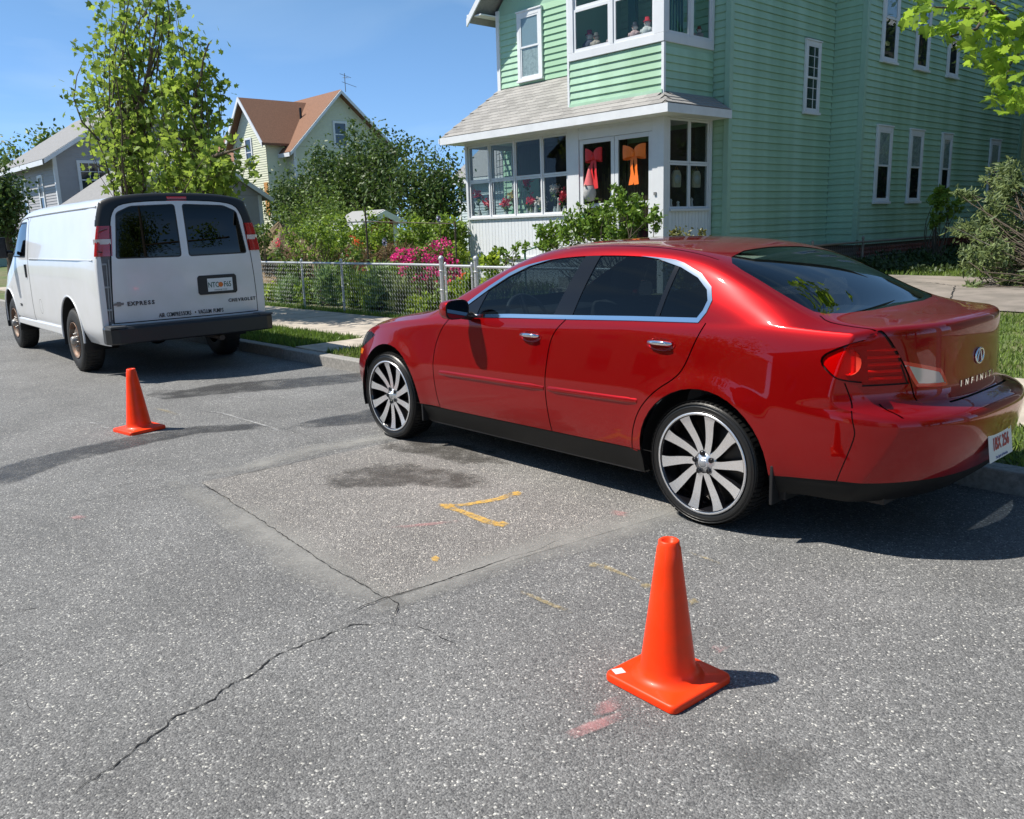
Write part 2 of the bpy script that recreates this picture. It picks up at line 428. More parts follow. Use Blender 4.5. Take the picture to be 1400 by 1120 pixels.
def sedan():
    root = empty('parked_car', (-2.4517, 4.4262, 0), math.pi-.00783)
    tag(root, 'dark red four door sedan with black and silver wheels parked at the kerb', 'car')
    WBS = 2.85
    Wd = pchip([(-1.05, .62), (-.92, .715), (-.84, .770), (-.76, .812), (-.62, .845), (-.4, .865), (0, .876), (1.4, .880), (2.5, .880), (2.9, .874), (3.1, .860), (3.3, .815), (3.42, .765), (3.52, .70), (3.7, .6)])
    bz = pchip([(3.7, .66), (3.5, .72), (3.3, .79), (3.1, .845), (2.8, .895), (2.5, .93), (2.1, .968), (1.0, 1.018), (0, 1.056), (-.3, 1.062), (-.6, 1.05), (-1.05, 1.045)])
    by_ = pchip([(3.7, .52), (3.5, .63), (3.3, .735), (3.1, .785), (2.8, .812), (2.3, .818), (2.0, .815), (1.0, .81), (0, .80), (-.35, .785), (-.7, .755), (-.9, .72), (-1.05, .68)])
    rz = pchip([(-1.05, 1.052), (-.8, 1.075), (-.6, 1.088), (-.5, 1.112), (-.2, 1.24), (0, 1.335), (.2, 1.395), (.5, 1.437), (.9, 1.447), (1.2, 1.435), (1.5, 1.380), (1.8, 1.265), (2.1, 1.13), (2.35, 1.01), (2.5, .972), (2.8, .94), (3.2, .865), (3.5, .765), (3.7, .70)])
    ry = pchip([(-1.05, .60), (-.8, .655), (-.5, .675), (-.2, .66), (0, .645), (.2, .625), (.5, .61), (.9, .605), (1.2, .61), (1.5, .63), (1.8, .665), (2.1, .71), (2.35, .735), (2.5, .73), (2.8, .70), (3.2, .66), (3.5, .56), (3.7, .5)])
    cz = pchip([(-1.1, 1.075), (-.9, 1.088), (-.75, 1.093), (-.62, 1.096), (-.55, 1.12), (-.3, 1.245), (-.05, 1.352), (.12, 1.408), (.3, 1.446), (.6, 1.474), (1.0, 1.482), (1.3, 1.468), (1.5, 1.437), (1.7, 1.37), (2.0, 1.235), (2.3, 1.085), (2.45, 1.012), (2.6, .985), (2.9, .955), (3.2, .89), (3.45, .80), (3.7, .72)])
    FR = [0, .0, .22, .40, .495, .525, .62, .80, .94, 1.0]
    DY = [-.075, -.02, -.004, 0, -.002, -.006, -.014, -.033, -.058, None]
    RX = [-.98, -1.07, -1.118, -1.140, -1.138, -1.012, -1.0, -.995, -.99, -.985]
    FX = [3.52, 3.60, 3.645, 3.655, 3.64, 3.63, 3.60, 3.57, 3.53, 3.47]
    st = [-1, -.93, -.80, -.62, -.45, -.28, -.1, .1, .3, .55, .85, 1.2, 1.5, 1.75, 2.0, 2.2, 2.36, 2.52, 2.75, 3.0, 3.2, 3.36, 3.5]
    rearx = lambda k, y: RX[k]+.24*(abs(y)/.74)**3.2
    frontx = lambda k, y: FX[k]-.17*(abs(y)/.70)**2.5
    def xmap(x, k, yr, yf):
        if x < -.3:
            t = (-.3-x)/.7; return rearx(k, yr)*t+(-.3)*(1-t)
        if x > 2.9:
            t = (x-2.9)/.6; return frontx(k, yf)*t+2.9*(1-t)
        return x
    def edge(fx, k, yf):
        y = .74
        for _ in range(30): y = y*.6+.4*yf(fx(k, y))
        return y
    def wy(X, k): return by_(X) if k == 9 else (by_(X)+.022 if k == 8 else Wd(X)+DY[k])
    EY = [(edge(rearx, k, lambda X: wy(X, k)), edge(frontx, k, lambda X: wy(X, k))) for k in range(10)]
    def sp(x, k):
        X = xmap(x, k, *EY[k]); zb = bz(X); z = .20 if k == 0 else .33+(zb-.33)*FR[k]
        y = wy(X, k)
        if k == 0 and X < -.3: z = .20+.06*min(1, (-.3-X)/.15)
        return (X, y, z)
    side = [[sp(x, k) for k in range(10)] for x in st]
    GY = [0, .10, .35, .62, 1.0]
    def ty(X, g):
        if g <= 4:
            t = [0, .07, .38, .75, 1.0][g]; cab = max(0, min(1, (rz(X)-bz(X))/.25)); return by_(X)+(ry(X)-by_(X))*t+math.sin(math.pi*t)*.022*cab
        return ry(X)*[.80, .52, .26, 0][g-5]
    EG = [(edge(rearx, 9, lambda X: ty(X, g)), edge(frontx, 9, lambda X: ty(X, g))) for g in range(9)]
    def tp(x, g):
        X = xmap(x, 9, *EG[g])
        if g <= 4:
            t = [0, .07, .38, .75, 1.0][g]; z = bz(X)+(rz(X)-bz(X))*t; cab = max(0, min(1, (rz(X)-bz(X))/.25))
            if g == 1 and cab < .3: z += .004
        else: z = rz(X)+(cz(X)-rz(X))*[.50, .82, .96, 1][g-5]
        return (X, ty(X, g), z)
    top = [[tp(x, g) for g in range(9)] for x in st]
    def endf(fx, i):
        out = []
        for g in range(9):
            row = []
            for k in range(10):
                if g == 0: row.append(side[i][k])
                elif k == 9: row.append(top[i][g])
                else:
                    y0 = side[i][k][1]; y9 = top[i][0][1]; y = top[i][g][1]*y0/y9
                    zt = side[i][k][2]; z = zt+(top[i][g][2]-top[i][0][2])*FR[k]**3
                    row.append((fx(k, y*(.74/.74)), y, z))
            out.append(row)
        return out
    rear = endf(rearx, 0); front = endf(frontx, len(st)-1)
    def flare(co):
        for cx in (0, WBS):
            d = math.hypot(co.x-cx, co.z-.335)
            if abs(co.y) > .7 and d < .52 and co.z < .95:
                t = max(0, min(1, (.52-d)/.14)); t = t*t*(3-2*t); co.y += .014*t*(1 if co.y > 0 else -1)
        return co
    B = Body(side, top, rear, front, 2, flare)
    # ---- outlines, side projection (x, z)
    WIN = [(2.125, .974), (1.985, 1.072), (1.80, 1.188), (1.64, 1.275), (1.47, 1.342), (1.28, 1.386), (1.10, 1.409), (.93, 1.419), (.77, 1.419), (.62, 1.413), (.445, 1.393), (.27, 1.35), (.14, 1.298), (.055, 1.235), (.025, 1.17), (.04, 1.11), (.075, 1.057), (.5, 1.043), (1.0, 1.022), (1.5, 1.003)]
    WI = inset(WIN, .024)
    arcR = circ(.01, .335, .395, -25, 205, 26); arcF = circ(WBS, .340, .395, -25, 205, 26)
    fd = smooth2([(2.11, .975), (2.206, .87), (2.262, .731), (2.257, .522), (2.231, .325)], 2, False)
    sd = smooth2([(1.01, 1.022), (1.095, .935), (1.124, .829), (1.136, .598), (1.104, .33)], 2, False)
    rd = smooth2([(.03, 1.058), (.068, .972), (.119, .83), (.17, .765), (.29, .69), (.40, .575), (.45, .45), (.467, .33)], 2, False)
    rock = [(2.6, .322), (.30, .336)]
    lamp = smooth2([(-.585, .935), (-.68, .992), (-.80, 1.035), (-1.1, 1.09), (-1.1, .815), (-.893, .823), (-.73, .832), (-.66, .86)], 2)
    bseam = smooth2([(-.71, .83), (-.776, .632), (-.776, .578), (-.706, .37)], 2, False)
    lowR = [(-.36, .345), (-.70, .372), (-1.2, .372)]; lowF = [(3.2, .26), (3.8, .26)]
    hl = smooth2([(3.0, .815), (3.6, .76), (3.75, .60), (3.42, .63), (3.25, .69)], 1)
    mk = [(3.27, .655), (3.46, .655), (3.46, .612), (3.30, .612)]
    fseam = [(3.17, .60), (3.20, .20)]
    bp1 = [(1.145, .98), (.985, 1.43)]; bp2 = [(.985, .98), (.868, 1.44)]
    qd1 = [(.372, 1.0), (.312, 1.42)]; qd2 = [(.342, 1.0), (.280, 1.42)]
    sl = [(1.86, .95), (1.76, 1.25)]
    for P in (WIN, WI): B.cut(0, P)
    for P in (arcR, arcF): B.cut(0, P, False)
    B.seam(0, fd); B.seam(0, sd); B.seam(0, rd); B.seam(0, bseam, .005); B.seam(0, [(2.6, .322), (.30, .336)], .004)
    B.seam(0, lamp, .006, True); B.cut(0, lowR, False); B.cut(0, lowF, False); B.cut(0, hl); B.cut(0, mk); B.seam(0, fseam)
    for P in (bp1, bp2, qd1, qd2, sl): B.cut(0, P, False)
    # ---- rear (y, z)
    tl = smooth2([(.675, 1.075), (.635, 1.02), (.585, .93), (.535, .82), (.518, .722)], 2, False)
    lampR = [(.68, 1.08), (.635, 1.02), (.59, .93), (.548, .815), (.9, .815), (.9, 1.08)]
    rev = smooth2([(.585, .925), (.58, .92), (.385, .872), (.36, .862), (.315, .790), (.325, .780), (.50, .792), (.515, .80)], 1)
    B.seam(2, tl, .007); B.seam(2, [(.52, .692), (0, .684)], .010); B.cut(2, [(0, .372), (1, .372)], False)
    B.seam(2, [(.548, .815), (.95, .815)], .006); B.cut(2, lampR); B.cut(2, rev); B.cut(2, inset(rev, .017))
    plate_rec = [(-.01, .62), (.27, .62), (.24, .40), (-.01, .40)]
    # ---- top (x, y)
    rg = [(-.60, 0), (-.595, .3), (-.56, .5), (-.515, .61), (-.47, .638), (-.24, .622), (-.05, .600), (.03, .575), (.085, .5), (.135, .3), (.15, 0)]
    ws = [(1.52, 0), (1.50, .3), (1.46, .50), (1.50, .545), (1.70, .575), (2.0, .632), (2.22, .675), (2.32, .64), (2.42, .35), (2.45, 0)]
    tline = smooth2([(-.51, .655), (-.56, .69), (-.65, .69), (-.80, .682), (-.95, .672), (-1.1, .67)], 1, False)
    hood = smooth2([(2.40, .0), (2.38, .3), (2.30, .68), (2.45, .70), (2.8, .685), (3.2, .63), (3.42, .52), (3.50, .3), (3.52, 0)], 1, False)
    B.cut(1, rg, False); B.cut(1, inset([(-.60, -.1)]+rg[0:0]+rg+[(.15, -.1)], .018), False); B.cut(1, ws, False); B.seam(1, tline, .007); B.seam(1, hood, .006)
    B.seam(1, [(1.42, .575), (1.0, .573), (.5, .578), (.1, .592)], .006)
    B.seam(1, [(-1.035+.24*(y/.74)**3.2, y) for y in (0, .1, .2, .3, .36)], .010)
    B.cut(1, [(-.625, 0), (-.615, .35), (-.58, .55), (-.52, .66)], False)
    tpoly = [(-.625, 0), (-.615, .35), (-.58, .55), (-.52, .66), (-.56, .69), (-.65, .69), (-.80, .682), (-1.2, .672), (-1.2, 0)]
    def cls(c, x, y, z):
        if c == 0:
            if (x-.01)**2+(z-.335)**2 < .395**2 or (x-WBS)**2+(z-.34)**2 < .395**2 or (abs(x) < .385 and z < .335) or (abs(x-WBS) < .385 and z < .335): return None
            if inpoly(x, z, WIN):
                if not inpoly(x, z, WI): return 'chrome'
                side_ = lambda L: (L[1][0]-L[0][0])*(z-L[0][1])-(L[1][1]-L[0][1])*(x-L[0][0])
                xl = lambda L: L[0][0]+(L[1][0]-L[0][0])*(z-L[0][1])/(L[1][1]-L[0][1])
                if x > xl(sl): return 'sail'
                if x > xl(bp1): return 'gf'
                if x > xl(bp2): return 'pillar'
                if x > xl(qd1): return 'gr'
                if x > xl(qd2): return 'pillar2'
                return 'gq'
            if inpoly(x, z, lamp): return 'lamp'
            if inpoly(x, z, mk): return 'marker'
            if inpoly(x, z, hl): return 'head'
            if -.38 > x and z < (.345+(x+.36)*(.027/-.34) if x > -.70 else .372): return 'low'
            if .3 < x < 2.6 and z < .329: return 'rock'
            if x > 3.2 and z < .26: return 'lowf'
            if x < -.7 and (x < -.776 or (z < .83 and inpoly(x, z, [(-2, .83)]+bseam+[(-2, .37)]))): return 'rbump' if z < .83 else 'body'
            xf = lambda P: np.interp(z, [p[1] for p in P[::-1]], [p[0] for p in P[::-1]])
            if xf(rd) < x < xf(sd) and z < 1.06 and z > .329: return 'rdoor'
            if xf(sd) < x < xf(fd) and z < 1.03 and z > .329: return 'fdoor'
            if x > 3.185 and z < .60: return 'fbump'
            if x > 3.3 : return 'fbump'
            return 'body'
        if c == 1:
            if -.6 < x < .16 and inpoly(x, y, [(-.60, -.1)]+rg+[(.15, -.1)]): return 'rglass'
            if x > 1.4 and x < 2.45 and inpoly(x, y, [(1.52, -.1)]+ws+[(2.45, -.1)]): return 'wglass'
            if inpoly(x, y, [(-.625, -.1)]+tpoly[:-1]+[(-1.2, -.1)]):
                if z > .85: return 'trunk'
            if x < -.7 and z < .85: return 'trunk' if (x > -1.035+.24*(y/.74)**3.2 and y < .53) else 'rbump'
            if x > 2.2 and inpoly(x, y, [(2.40, -.1)]+hood+[(3.52, -.1)]): return 'hood'
            if x > 3.4: return 'fbump'
            return 'body'
        if c == 2:
            if x > 0: return None if z < .7 else 'body'
            if z < .372: return 'low'
            if inpoly(y, z, lampR) and x < -.6: return 'lamp'
            if inpoly(y, z, rev): return 'rev' if inpoly(y, z, inset(rev, .017)) else 'revrim'
            yt = np.interp(z, [p[1] for p in tl[::-1]], [p[0] for p in tl[::-1]])
            if z > .688 and y < yt: return 'trunk'
            if x < -.6: return 'rbump' if z < .9 else 'body'
            return 'body'
        if x < 3.0: return None if z < .7 else 'body'
        if inpoly(x, z, hl) and y > .42: return 'head'
        if y < .45 and .48 < z < .66: return 'grille'
        if z < .26: return 'lowf'
        return 'fbump'
    B.sort(cls)
    body = B.make('body', 'body', RED, root)
    allk = [k for k in B.parts if k not in ('gf', 'gr', 'gq', 'rglass', 'wglass', 'lamp', 'rev')]
    B.make(allk, 'inner_shell', black, root, -.014)
    for sd_, nm in (('left', 1), ('right', -1)):
        fdo = B.make('fdoor', 'front_door', RED, root, 0, sd_); rdo = B.make('rdoor', 'rear_door', RED, root, 0, sd_)
        B.make('chrome', 'window_trim', chrome, root, .004, sd_)
        B.make('pillar', 'door_pillar', blackgloss, root, -.001, sd_); B.make('pillar2', 'window_divider', blackgloss, root, -.001, sd_); B.make('sail', 'mirror_sail', blackgloss, root, -.001, sd_)
        B.make('rock', 'side_skirt', mat('dark_skirt', (.008, .008, .008), .5, spec=.25), root, -.002, sd_)
        for k in ('gf', 'gr', 'gq'): B.make(k, 'side_window', CAR_GLASS, root, -.004, sd_)
        lm = B.make('lamp', 'taillight', glass('red_lens', (.92, .03, .03), .02, 1, 1.35), root, .002, sd_)
        B.make('lamp', 'lamp_housing', mat('lamp_red', (.52, .012, .014), .35), lm, -.014, sd_)
        # inner structure : bars of diodes
        mb = MB()
        for q in range(5):
            z = .845+q*.032
            mb.tube([(-1.0+.24*(y/.74)**3.2+.020+.004*q, y*nm, z) for y in (.575, .62, .67, .70)], .008, 6)
        mb.build('diode_bar', mat('lamp_light', (.95, .20, .16), .3), lm)
        mb = MB(); mb.lathe([(0, .0), (.055, 0), (.062, .018)], 20, TM((-.715, (.752)*nm, .925), (1, 0, 0), (0, 0, 1), (0, nm, 0)))
        mb.build('reflector', mat('lamp_bowl', (.8, .08, .05), .15, metal=.5), lm)
        rv = B.make('rev', 'reverse_light', mat('clear_lens', (.55, .5, .5), .1, coat=1, metal=.3), root, .001, sd_); B.make('revrim', 'lamp_surround', mat('lamp_rim', (.85, .03, .02), .15, coat=1), rv, .002, sd_)
        for z in (.83, .85, .87): pass
        B.make('marker', 'side_marker', mat('amber', (.95, .22, .02), .2, coat=1), root, .002, sd_)
        B.make('head', 'headlight', glass('head_lens', (.5, .52, .55), 0, 1, 1.5), root, .002, sd_)
    # bodies of the other panels
    for k, nme, mt in (('trunk', 'trunk_lid', RED), ('rbump', 'rear_bumper', RED), ('fbump', 'front_bumper', RED), ('hood', 'hood', RED), ('rglass', 'rear_window', REAR_GLASS), ('wglass', 'windshield', CAR_GLASS), ('grille', 'grille', black)):
        B.make(k, nme, mt, root, -.003 if 'glass' in k else 0)
    B.make('lowf', 'lower_bumper', mat('dark_skirt', (.008, .008, .008), .5, spec=.25), root, -.003); B.make('low', 'lower_bumper', mat('dark_skirt', (.008, .008, .008), .5, spec=.25), root, -.003)
    bvh = BVHTree.FromBMesh(B.bm)
    def sy(x, z):
        h = bvh.ray_cast(Vector((x, 2, z)), Vector((0, -1, 0))); return h[0].y if h[0] else .85
    def rx(y, z):
        h = bvh.ray_cast(Vector((-3, abs(y)+.003, z)), Vector((1, 0, 0))); return h[0].x if h[0] else -1.0
    # mouldings and handles
    for s_ in (1, -1):
        for x0, x1, z0, z1 in ((2.19, 1.145, .588, .60), (1.11, .415, .60, .612)):
            mb = MB(); n = 10; V = []
            for i in range(n+1):
                t = i/n; x = x0+(x1-x0)*t; z = z0+(z1-z0)*t; e = .5 if i in (0, n) else 1; y = sy(x, z)-.002
                for dy, dz in ((0, .019), (.009*e, .014*e), (.012*e, 0), (.009*e, -.014*e), (0, -.019)): V.append((x, s_*(y+dy), z+dz))
            Fq = [(i*5+j, i*5+j+1, (i+1)*5+j+1, (i+1)*5+j) for i in range(n) for j in range(4)]
            mb.add(V, Fq, True).build('side_moulding', RED, root)
        for xc, zc in ((1.285, .905), (.285, .935)):
            y = sy(xc, zc)
            mb = MB(); prof = [(-.095, 0), (-.09, .022), (-.05, .03), (.06, .03), (.09, .02), (.095, 0)]
            V = []
            ring = [(.095*math.cos(a)*(1), .034*math.sin(a)) for a in np.linspace(0, 2*math.pi, 24, endpoint=False)]
            for (u, w) in ring: V.append((xc+u, s_*(sy(xc+u, zc+w)+.003), zc+w))
            for (u, w) in ring: V.append((xc+u*.82, s_*(sy(xc+u*.8, zc+w*.7)+.001), zc+w*.72))
            for (u, w) in ring: V.append((xc+u*.7, s_*(sy(xc, zc)-.016), zc+w*.5))
            mb.add(V, [(r*24+i, r*24+(i+1) % 24, (r+1)*24+(i+1) % 24, (r+1)*24+i) for r in range(2) for i in range(24)]+[[48+i for i in range(24)]], True)
            hb = mb.build('handle_recess', RED, root)
            mb = MB(); mb.tube([(xc+.070, s_*(y+.004), zc+.006), (xc+.062, s_*(y+.020), zc+.008), (xc+.02, s_*(y+.026), zc+.009), (xc-.03, s_*(y+.026), zc+.009), (xc-.06, s_*(y+.022), zc+.008), (xc-.068, s_*(y+.004), zc+.006)], [.010, .012, .0135, .0135, .012, .010], 10)
            mb.build('door_handle', chrome, root)
        # mirror
        V = []; mb = MB(); cx, cy, c_z = 1.90, .965, 1.052
        n = 20; prof = [(.062, .0), (.058, .55), (.045, .8), (.022, .96), (0, 1.0)]
        secs = [(-.055, 1.0), (-.045, 1.02), (0, 1.0), (.035, .85), (.058, .55), (.068, .15)]
        for dx, k in secs:
            for i in range(n):
                a = 2*math.pi*i/n; ca, sa = math.cos(a), math.sin(a); e = .62
                yy = math.copysign(abs(ca)**e, ca)*.098*k; zz = math.copysign(abs(sa)**e, sa)*.064*k
                V.append((cx+dx, s_*(cy+yy), c_z+zz))
        mb.add(V, [(r*n+i, r*n+(i+1) % n, (r+1)*n+(i+1) % n, (r+1)*n+i) for r in range(len(secs)-1) for i in range(n)]+[[(len(secs)-1)*n+i for i in range(n)]], True)
        mh = mb.build('side_mirror', RED, root)
        mb = MB(); mb.add([(cx-.0555, s_*(cy+(v[1]*s_-cy)), v[2]) for v in V[:n]], [list(range(n))]); mb.tube([(cx-.02, s_*.90, c_z-.045), (cx-.0, s_*.80, c_z-.06)], [.025, .03], 8)
        mb.build('mirror_back', black, mh)
        mb = MB(); mb.add([(cx-.0575, s_*(cy+(v[1]*s_-cy)*.88), c_z+(v[2]-c_z)*.88) for v in V[:n]], [list(range(n))])
        mb.build('mirror_glass', mat('mirror_glass', (.18, .2, .22), .02, metal=1), mh)
        # flaps behind wheels
        for x, z0 in ((WBS-.405, .20), (-.40, .20)):
            mb = MB(); mb.box((x-.012, min(s_*.70, s_*.862), z0), (x+.004, max(s_*.70, s_*.862), .40)); mb.build('mud_flap', black, root, bevel=.004)
    # wheels
    def wheel():
        rt = empty('wheel')
        mb = MB(); T0 = TM((0, 0, 0), (1, 0, 0), (0, 0, -1), (0, 1, 0))
        pr = [(.262, -.235), (.275, -.225), (.31, -.232), (.326, -.215), (.3335, -.18), (.3335, -.06), (.330, -.035), (.320, -.014), (.305, -.003), (.290, -.001), (.278, -.006), (.270, -.012), (.264, -.020)]
        mb.lathe(pr, 56, T0)
        for q in (.312, .298): mb.lathe([(q, -.0065), (q+.001, .0), (q+.004, -.001), (q+.005, -.009)], 56, T0)
        ty = mb.build('tyre', rubber, rt)
        mb = MB()
        for k in range(72):     # tread blocks on the shoulder
            a = 2*math.pi*k/72; rot = Matrix.Rotation(a, 4, 'Y')
            for u0, u1 in ((-.058, -.012), (-.112, -.066), (-.165, -.12)):
                M1 = rot@Matrix.Translation((0, 0, 0))
                V = [M1@Vector(p) for p in ((-.0105, u0, .331), (.0105, u0, .331), (.0125, u1, .331), (-.0085, u1, .331), (-.0105, u0, .337-.006*(u0 > -.03)), (.0105, u0, .337), (.0125, u1, .3365 if u1 < -.02 else .330), (-.0085, u1, .3365 if u1 < -.02 else .330))]
                mb.add(V, [(0, 3, 2, 1), (4, 5, 6, 7), (0, 1, 5, 4), (1, 2, 6, 5), (2, 3, 7, 6), (3, 0, 4, 7)])
        mb.build('tread', rubber, rt)
        mb = MB(); mb.lathe([(.262, -.018), (.272, -.006), (.272, -.002), (.262, .0), (.256, -.004), (.252, -.02), (.243, -.06), (.235, -.20)], 56, T0)
        alu = mat('machined_alloy', (.88, .88, .90), .27, metal=.85, var=.04, vscale=20); gb = mat('gloss_black_alloy', (.008, .008, .010), .12, coat=.6)
        rm = mb.build('rim', gb, rt)
        mb = MB(); mb.lathe([(.272, -.0055), (.2725, -.0015), (.262, .0005), (.2595, -.002)], 56, T0); mb.build('rim_lip', alu, rm)
        mb = MB(); mb.lathe([(0, -.09), (.20, -.09), (.24, -.12)], 40, T0); mb.build('brake_disc', mat('disc', (.06, .055, .05), .35, metal=.7), rt)
        for q in range(10):
            a0 = 2*math.pi*q/10+.05; L = []; Rr = []
            for i in range(9):
                t = i/8; r = .058+t*(.258-.058); a = a0-.16*math.sin(t*math.pi*.55)+.08
                w = (.0165+.0115*t+.010*max(0, t-.82)*3+.012*max(0, .22-t)); d = -.030+.022*t**1.3-.006*math.sin(t*math.pi)
                L.append((r, a+w/r, d)); Rr.append((r, a-w/r, d))
            V = []
            for (r, a, d) in L: V.append((r*math.cos(a), d, r*math.sin(a)))
            for (r, a, d) in Rr: V.append((r*math.cos(a), d, r*math.sin(a)))
            for (r, a, d) in L: V.append((r*math.cos(a), d-.035, r*math.sin(a)))
            for (r, a, d) in Rr: V.append((r*math.cos(a), d-.035, r*math.sin(a)))
            n = 9; mb = MB()
            mb.cur = 0; mb.add(V, [(i, i+1, n+i+1, n+i) for i in range(n-1)]); mb.cur = 1
            mb.add(V, [(i, 2*n+i, 2*n+i+1, i+1) for i in range(n-1)]+[(n+i, n+i+1, 3*n+i+1, 3*n+i) for i in range(n-1)])
            mb.build('spoke', [alu, gb], rt)
        mb = MB(); mb.lathe([(0, -.020), (.026, -.020), (.032, -.026), (.034, -.030), (.066, -.033), (.072, -.05)], 36, T0); hb = mb.build('hub', alu, rt)
        mb = MB(); mb.lathe([(.0, -.017), (.022, -.018), (.025, -.022)], 24, T0); mb.build('hub_cap', mat('hub_cap', (.5, .52, .55), .3, metal=.7, bump=.5, bscale=120), hb)
        for q in range(5):
            a = 2*math.pi*q/5+.3; mb = MB()
            mb.lathe([(.0, -.024), (.008, -.024), (.0095, -.030), (.0115, -.031), (.0145, -.022), (.015, -.034)], 12, TM(Vector((.053*math.cos(a), 0, .053*math.sin(a))), (1, 0, 0), (0, 0, -1), (0, 1, 0)))
            mb.build('wheel_nut', gb, hb)
        return rt
    w0 = wheel()
    ws_ = [(0, .872, 1, .1), (WBS, .872, 1, .35), (0, -.872, -1, .6), (WBS, -.872, -1, .2)]
    for i, (x, y, s_, sp_) in enumerate(ws_):
        # wheel parts become parts of the car (thing > wheel > tyre, rim, spoke)
        def cp(o, parent, top_=False):
            c = o if i == 0 else o.copy()
            if i: COL.objects.link(c)
            c.parent = parent; return c
        kids = KIDS(w0) if i == 0 else W0K
        if i == 0:
            W0K = list(kids); sub = {k: KIDS(k) for k in W0K}
            w = w0
        else: w = w0.copy(); COL.objects.link(w)
        w.parent = root; w.location = (x, y, .3345); w.rotation_euler = (0, sp_, 0) if s_ > 0 else (0, sp_, math.pi)
        if i:
            for k in W0K:
                c = k.copy(); COL.objects.link(c); c.parent = w
                for g in sub[k]: h = g.copy(); COL.objects.link(h); h.parent = w
        else:
            for k in W0K:
                for g in sub[k]: g.parent = w
    # wheel wells
    for cx in (0, WBS):
        for s_ in (1, -1):
            mb = MB(); T0 = TM((cx, 0, .335), (1, 0, 0), (0, 0, 1), (0, 1, 0))
            mb.lathe([(.405, s_*.845), (.41, s_*.60), (.0, s_*.60)], 30, T0, True, -.3, math.pi+.3); mb.build('wheel_well', black, root)
    # underbody, cabin floor, shelf, seats, dash, wheel
    mb = MB(); mb.box((-.85, -.62, .24), (3.3, .62, .34)); mb.box((-.36, -.80, .22), (-.95+.5, .80, .33)); mb.box((.42, -.80, .19), (2.42, .80, .30)); mb.build('underbody', black, root)
    dark = mat('cabin_dark', (.03, .03, .033), .7); grey = mat('seat_grey', (.09, .09, .095), .75)
    mb = MB(); mb.box((-.55, -.66, .95), (.02, .66, 1.035)); mb.box((.0, -.7, .4), (.1, .7, 1.0)); mb.build('parcel_shelf', dark, root)
    mb = MB(); mb.box((-.40, -.16, 1.036), (-.22, .12, 1.085)); mb.build('brake_light_housing', mat('pale_housing', (.65, .68, .68), .5), root, bevel=.015)
    for x, ys in ((1.05, (.37, -.37)), (.22, (.37, -.37))):
        for y in ys:
            mb = MB(); rt = Matrix.Rotation(R(-14), 3, 'Y')
            mb.box((x, y-.25, .38), (x+.52, y+.25, .52)); mb.box((x-.10, y-.24, .48), (x+.02, y+.24, 1.12), rt); mb.box((x-.17, y-.12, 1.16), (x-.10, y+.12, 1.31), rt)
            mb.build('seat', grey, root, bevel=.03)
    mb = MB(); mb.box((1.95, -.68, .70), (2.35, .68, .955)); mb.build('dashboard', dark, root, bevel=.04)
    mb = MB(); T0 = Matrix.Translation((1.80, .37, .93))@Matrix.Rotation(R(-65), 4, 'Y')
    mb.tube([T0@Vector((.185*math.cos(a), .185*math.sin(a), 0)) for a in np.linspace(0, 2*math.pi, 33)], .015, 8); mb.tube([T0@Vector((-.18, 0, 0)), T0@Vector((.18, 0, 0))], .02, 6); mb.tube([T0@Vector((0, 0, 0)), T0@Vector((0, 0, -.2))], .04, 8)
    mb.build('steering_wheel', mat('wheel_grey', (.16, .16, .17), .5), root)
    # emblem, letters, plate
    mb = MB(); xe = rx(0, .885)-.004; T0 = TM(Vector((xe, 0, .885)), (0, -1, 0), (0, 0, 1), (-1, 0, 0))
    el = [T0@Vector((.050*math.cos(a), .036*math.sin(a), 0)) for a in np.linspace(0, 2*math.pi, 33)]
    mb.tube(el, .0055, 8); mb.tube([T0@Vector((-.004, .032, 0)), T0@Vector((-.030, -.026, 0))], [.003, .006], 6); mb.tube([T0@Vector((.004, .032, 0)), T0@Vector((.030, -.026, 0))], [.003, .006], 6)
    mb.build('badge', chrome, root)
    for i, ch in enumerate('INFINITI'):
        mb = MB(); y = .205-.0585*i; z = .775; text_mb(mb, ch, .040, TM(Vector((rx(y, z)-.003, y, z)), (0, -1, 0), (0, 0, 1), (-1, 0, 0)), .003, 1.2, bold=.0012); mb.build('badge_letter', chrome, root)
    xp = rx(0, .50)-.004; ang = R(8)
    T0 = TM(Vector((xp-.004, -.0, .470)), (0, -1, 0), (math.sin(ang), 0, math.cos(ang)), (-math.cos(ang), 0, math.sin(ang)))
    mb = MB(); mb.prism([(-.152, -.076), (.152, -.076), (.152, .076), (-.152, .076)], T0, .003); pl = mb.build('licence_plate', mat('plate_white', (.72, .74, .74), .4), root, bevel=.001)
    mb = MB(); T1 = T0@Matrix.Translation((0, .002, .005)); text_mb(mb, '1BX 256', .085, T1, .001, .72, bold=.0016); mb.build('plate_number', mat('plate_red', (.45, .02, .03), .5), pl)
    mb = MB(); T1 = T0@Matrix.Translation((0, -.062, .005)); text_mb(mb, 'The Spirit of America', .020, T1, .0008, .9); mb.build('plate_slogan', mat('plate_blue', (.05, .08, .3), .5), pl)
    mb = MB(); T1 = T0@Matrix.Translation((0, .064, .005)); text_mb(mb, 'Massachusetts', .020, T1, .0008, .9); mb.build('plate_state', mat('plate_blue', (.05, .08, .3), .5), pl)
    mb = MB(); mb.prism([(.11, .045), (.14, .045), (.14, .07), (.11, .07)], T0@Matrix.Translation((0, 0, .003)), .001); mb.build('plate_sticker', mat('sticker_y', (.7, .5, .05), .5), pl)
    # script on one spoke (small dark mark)
    B.bm.free()
    return root

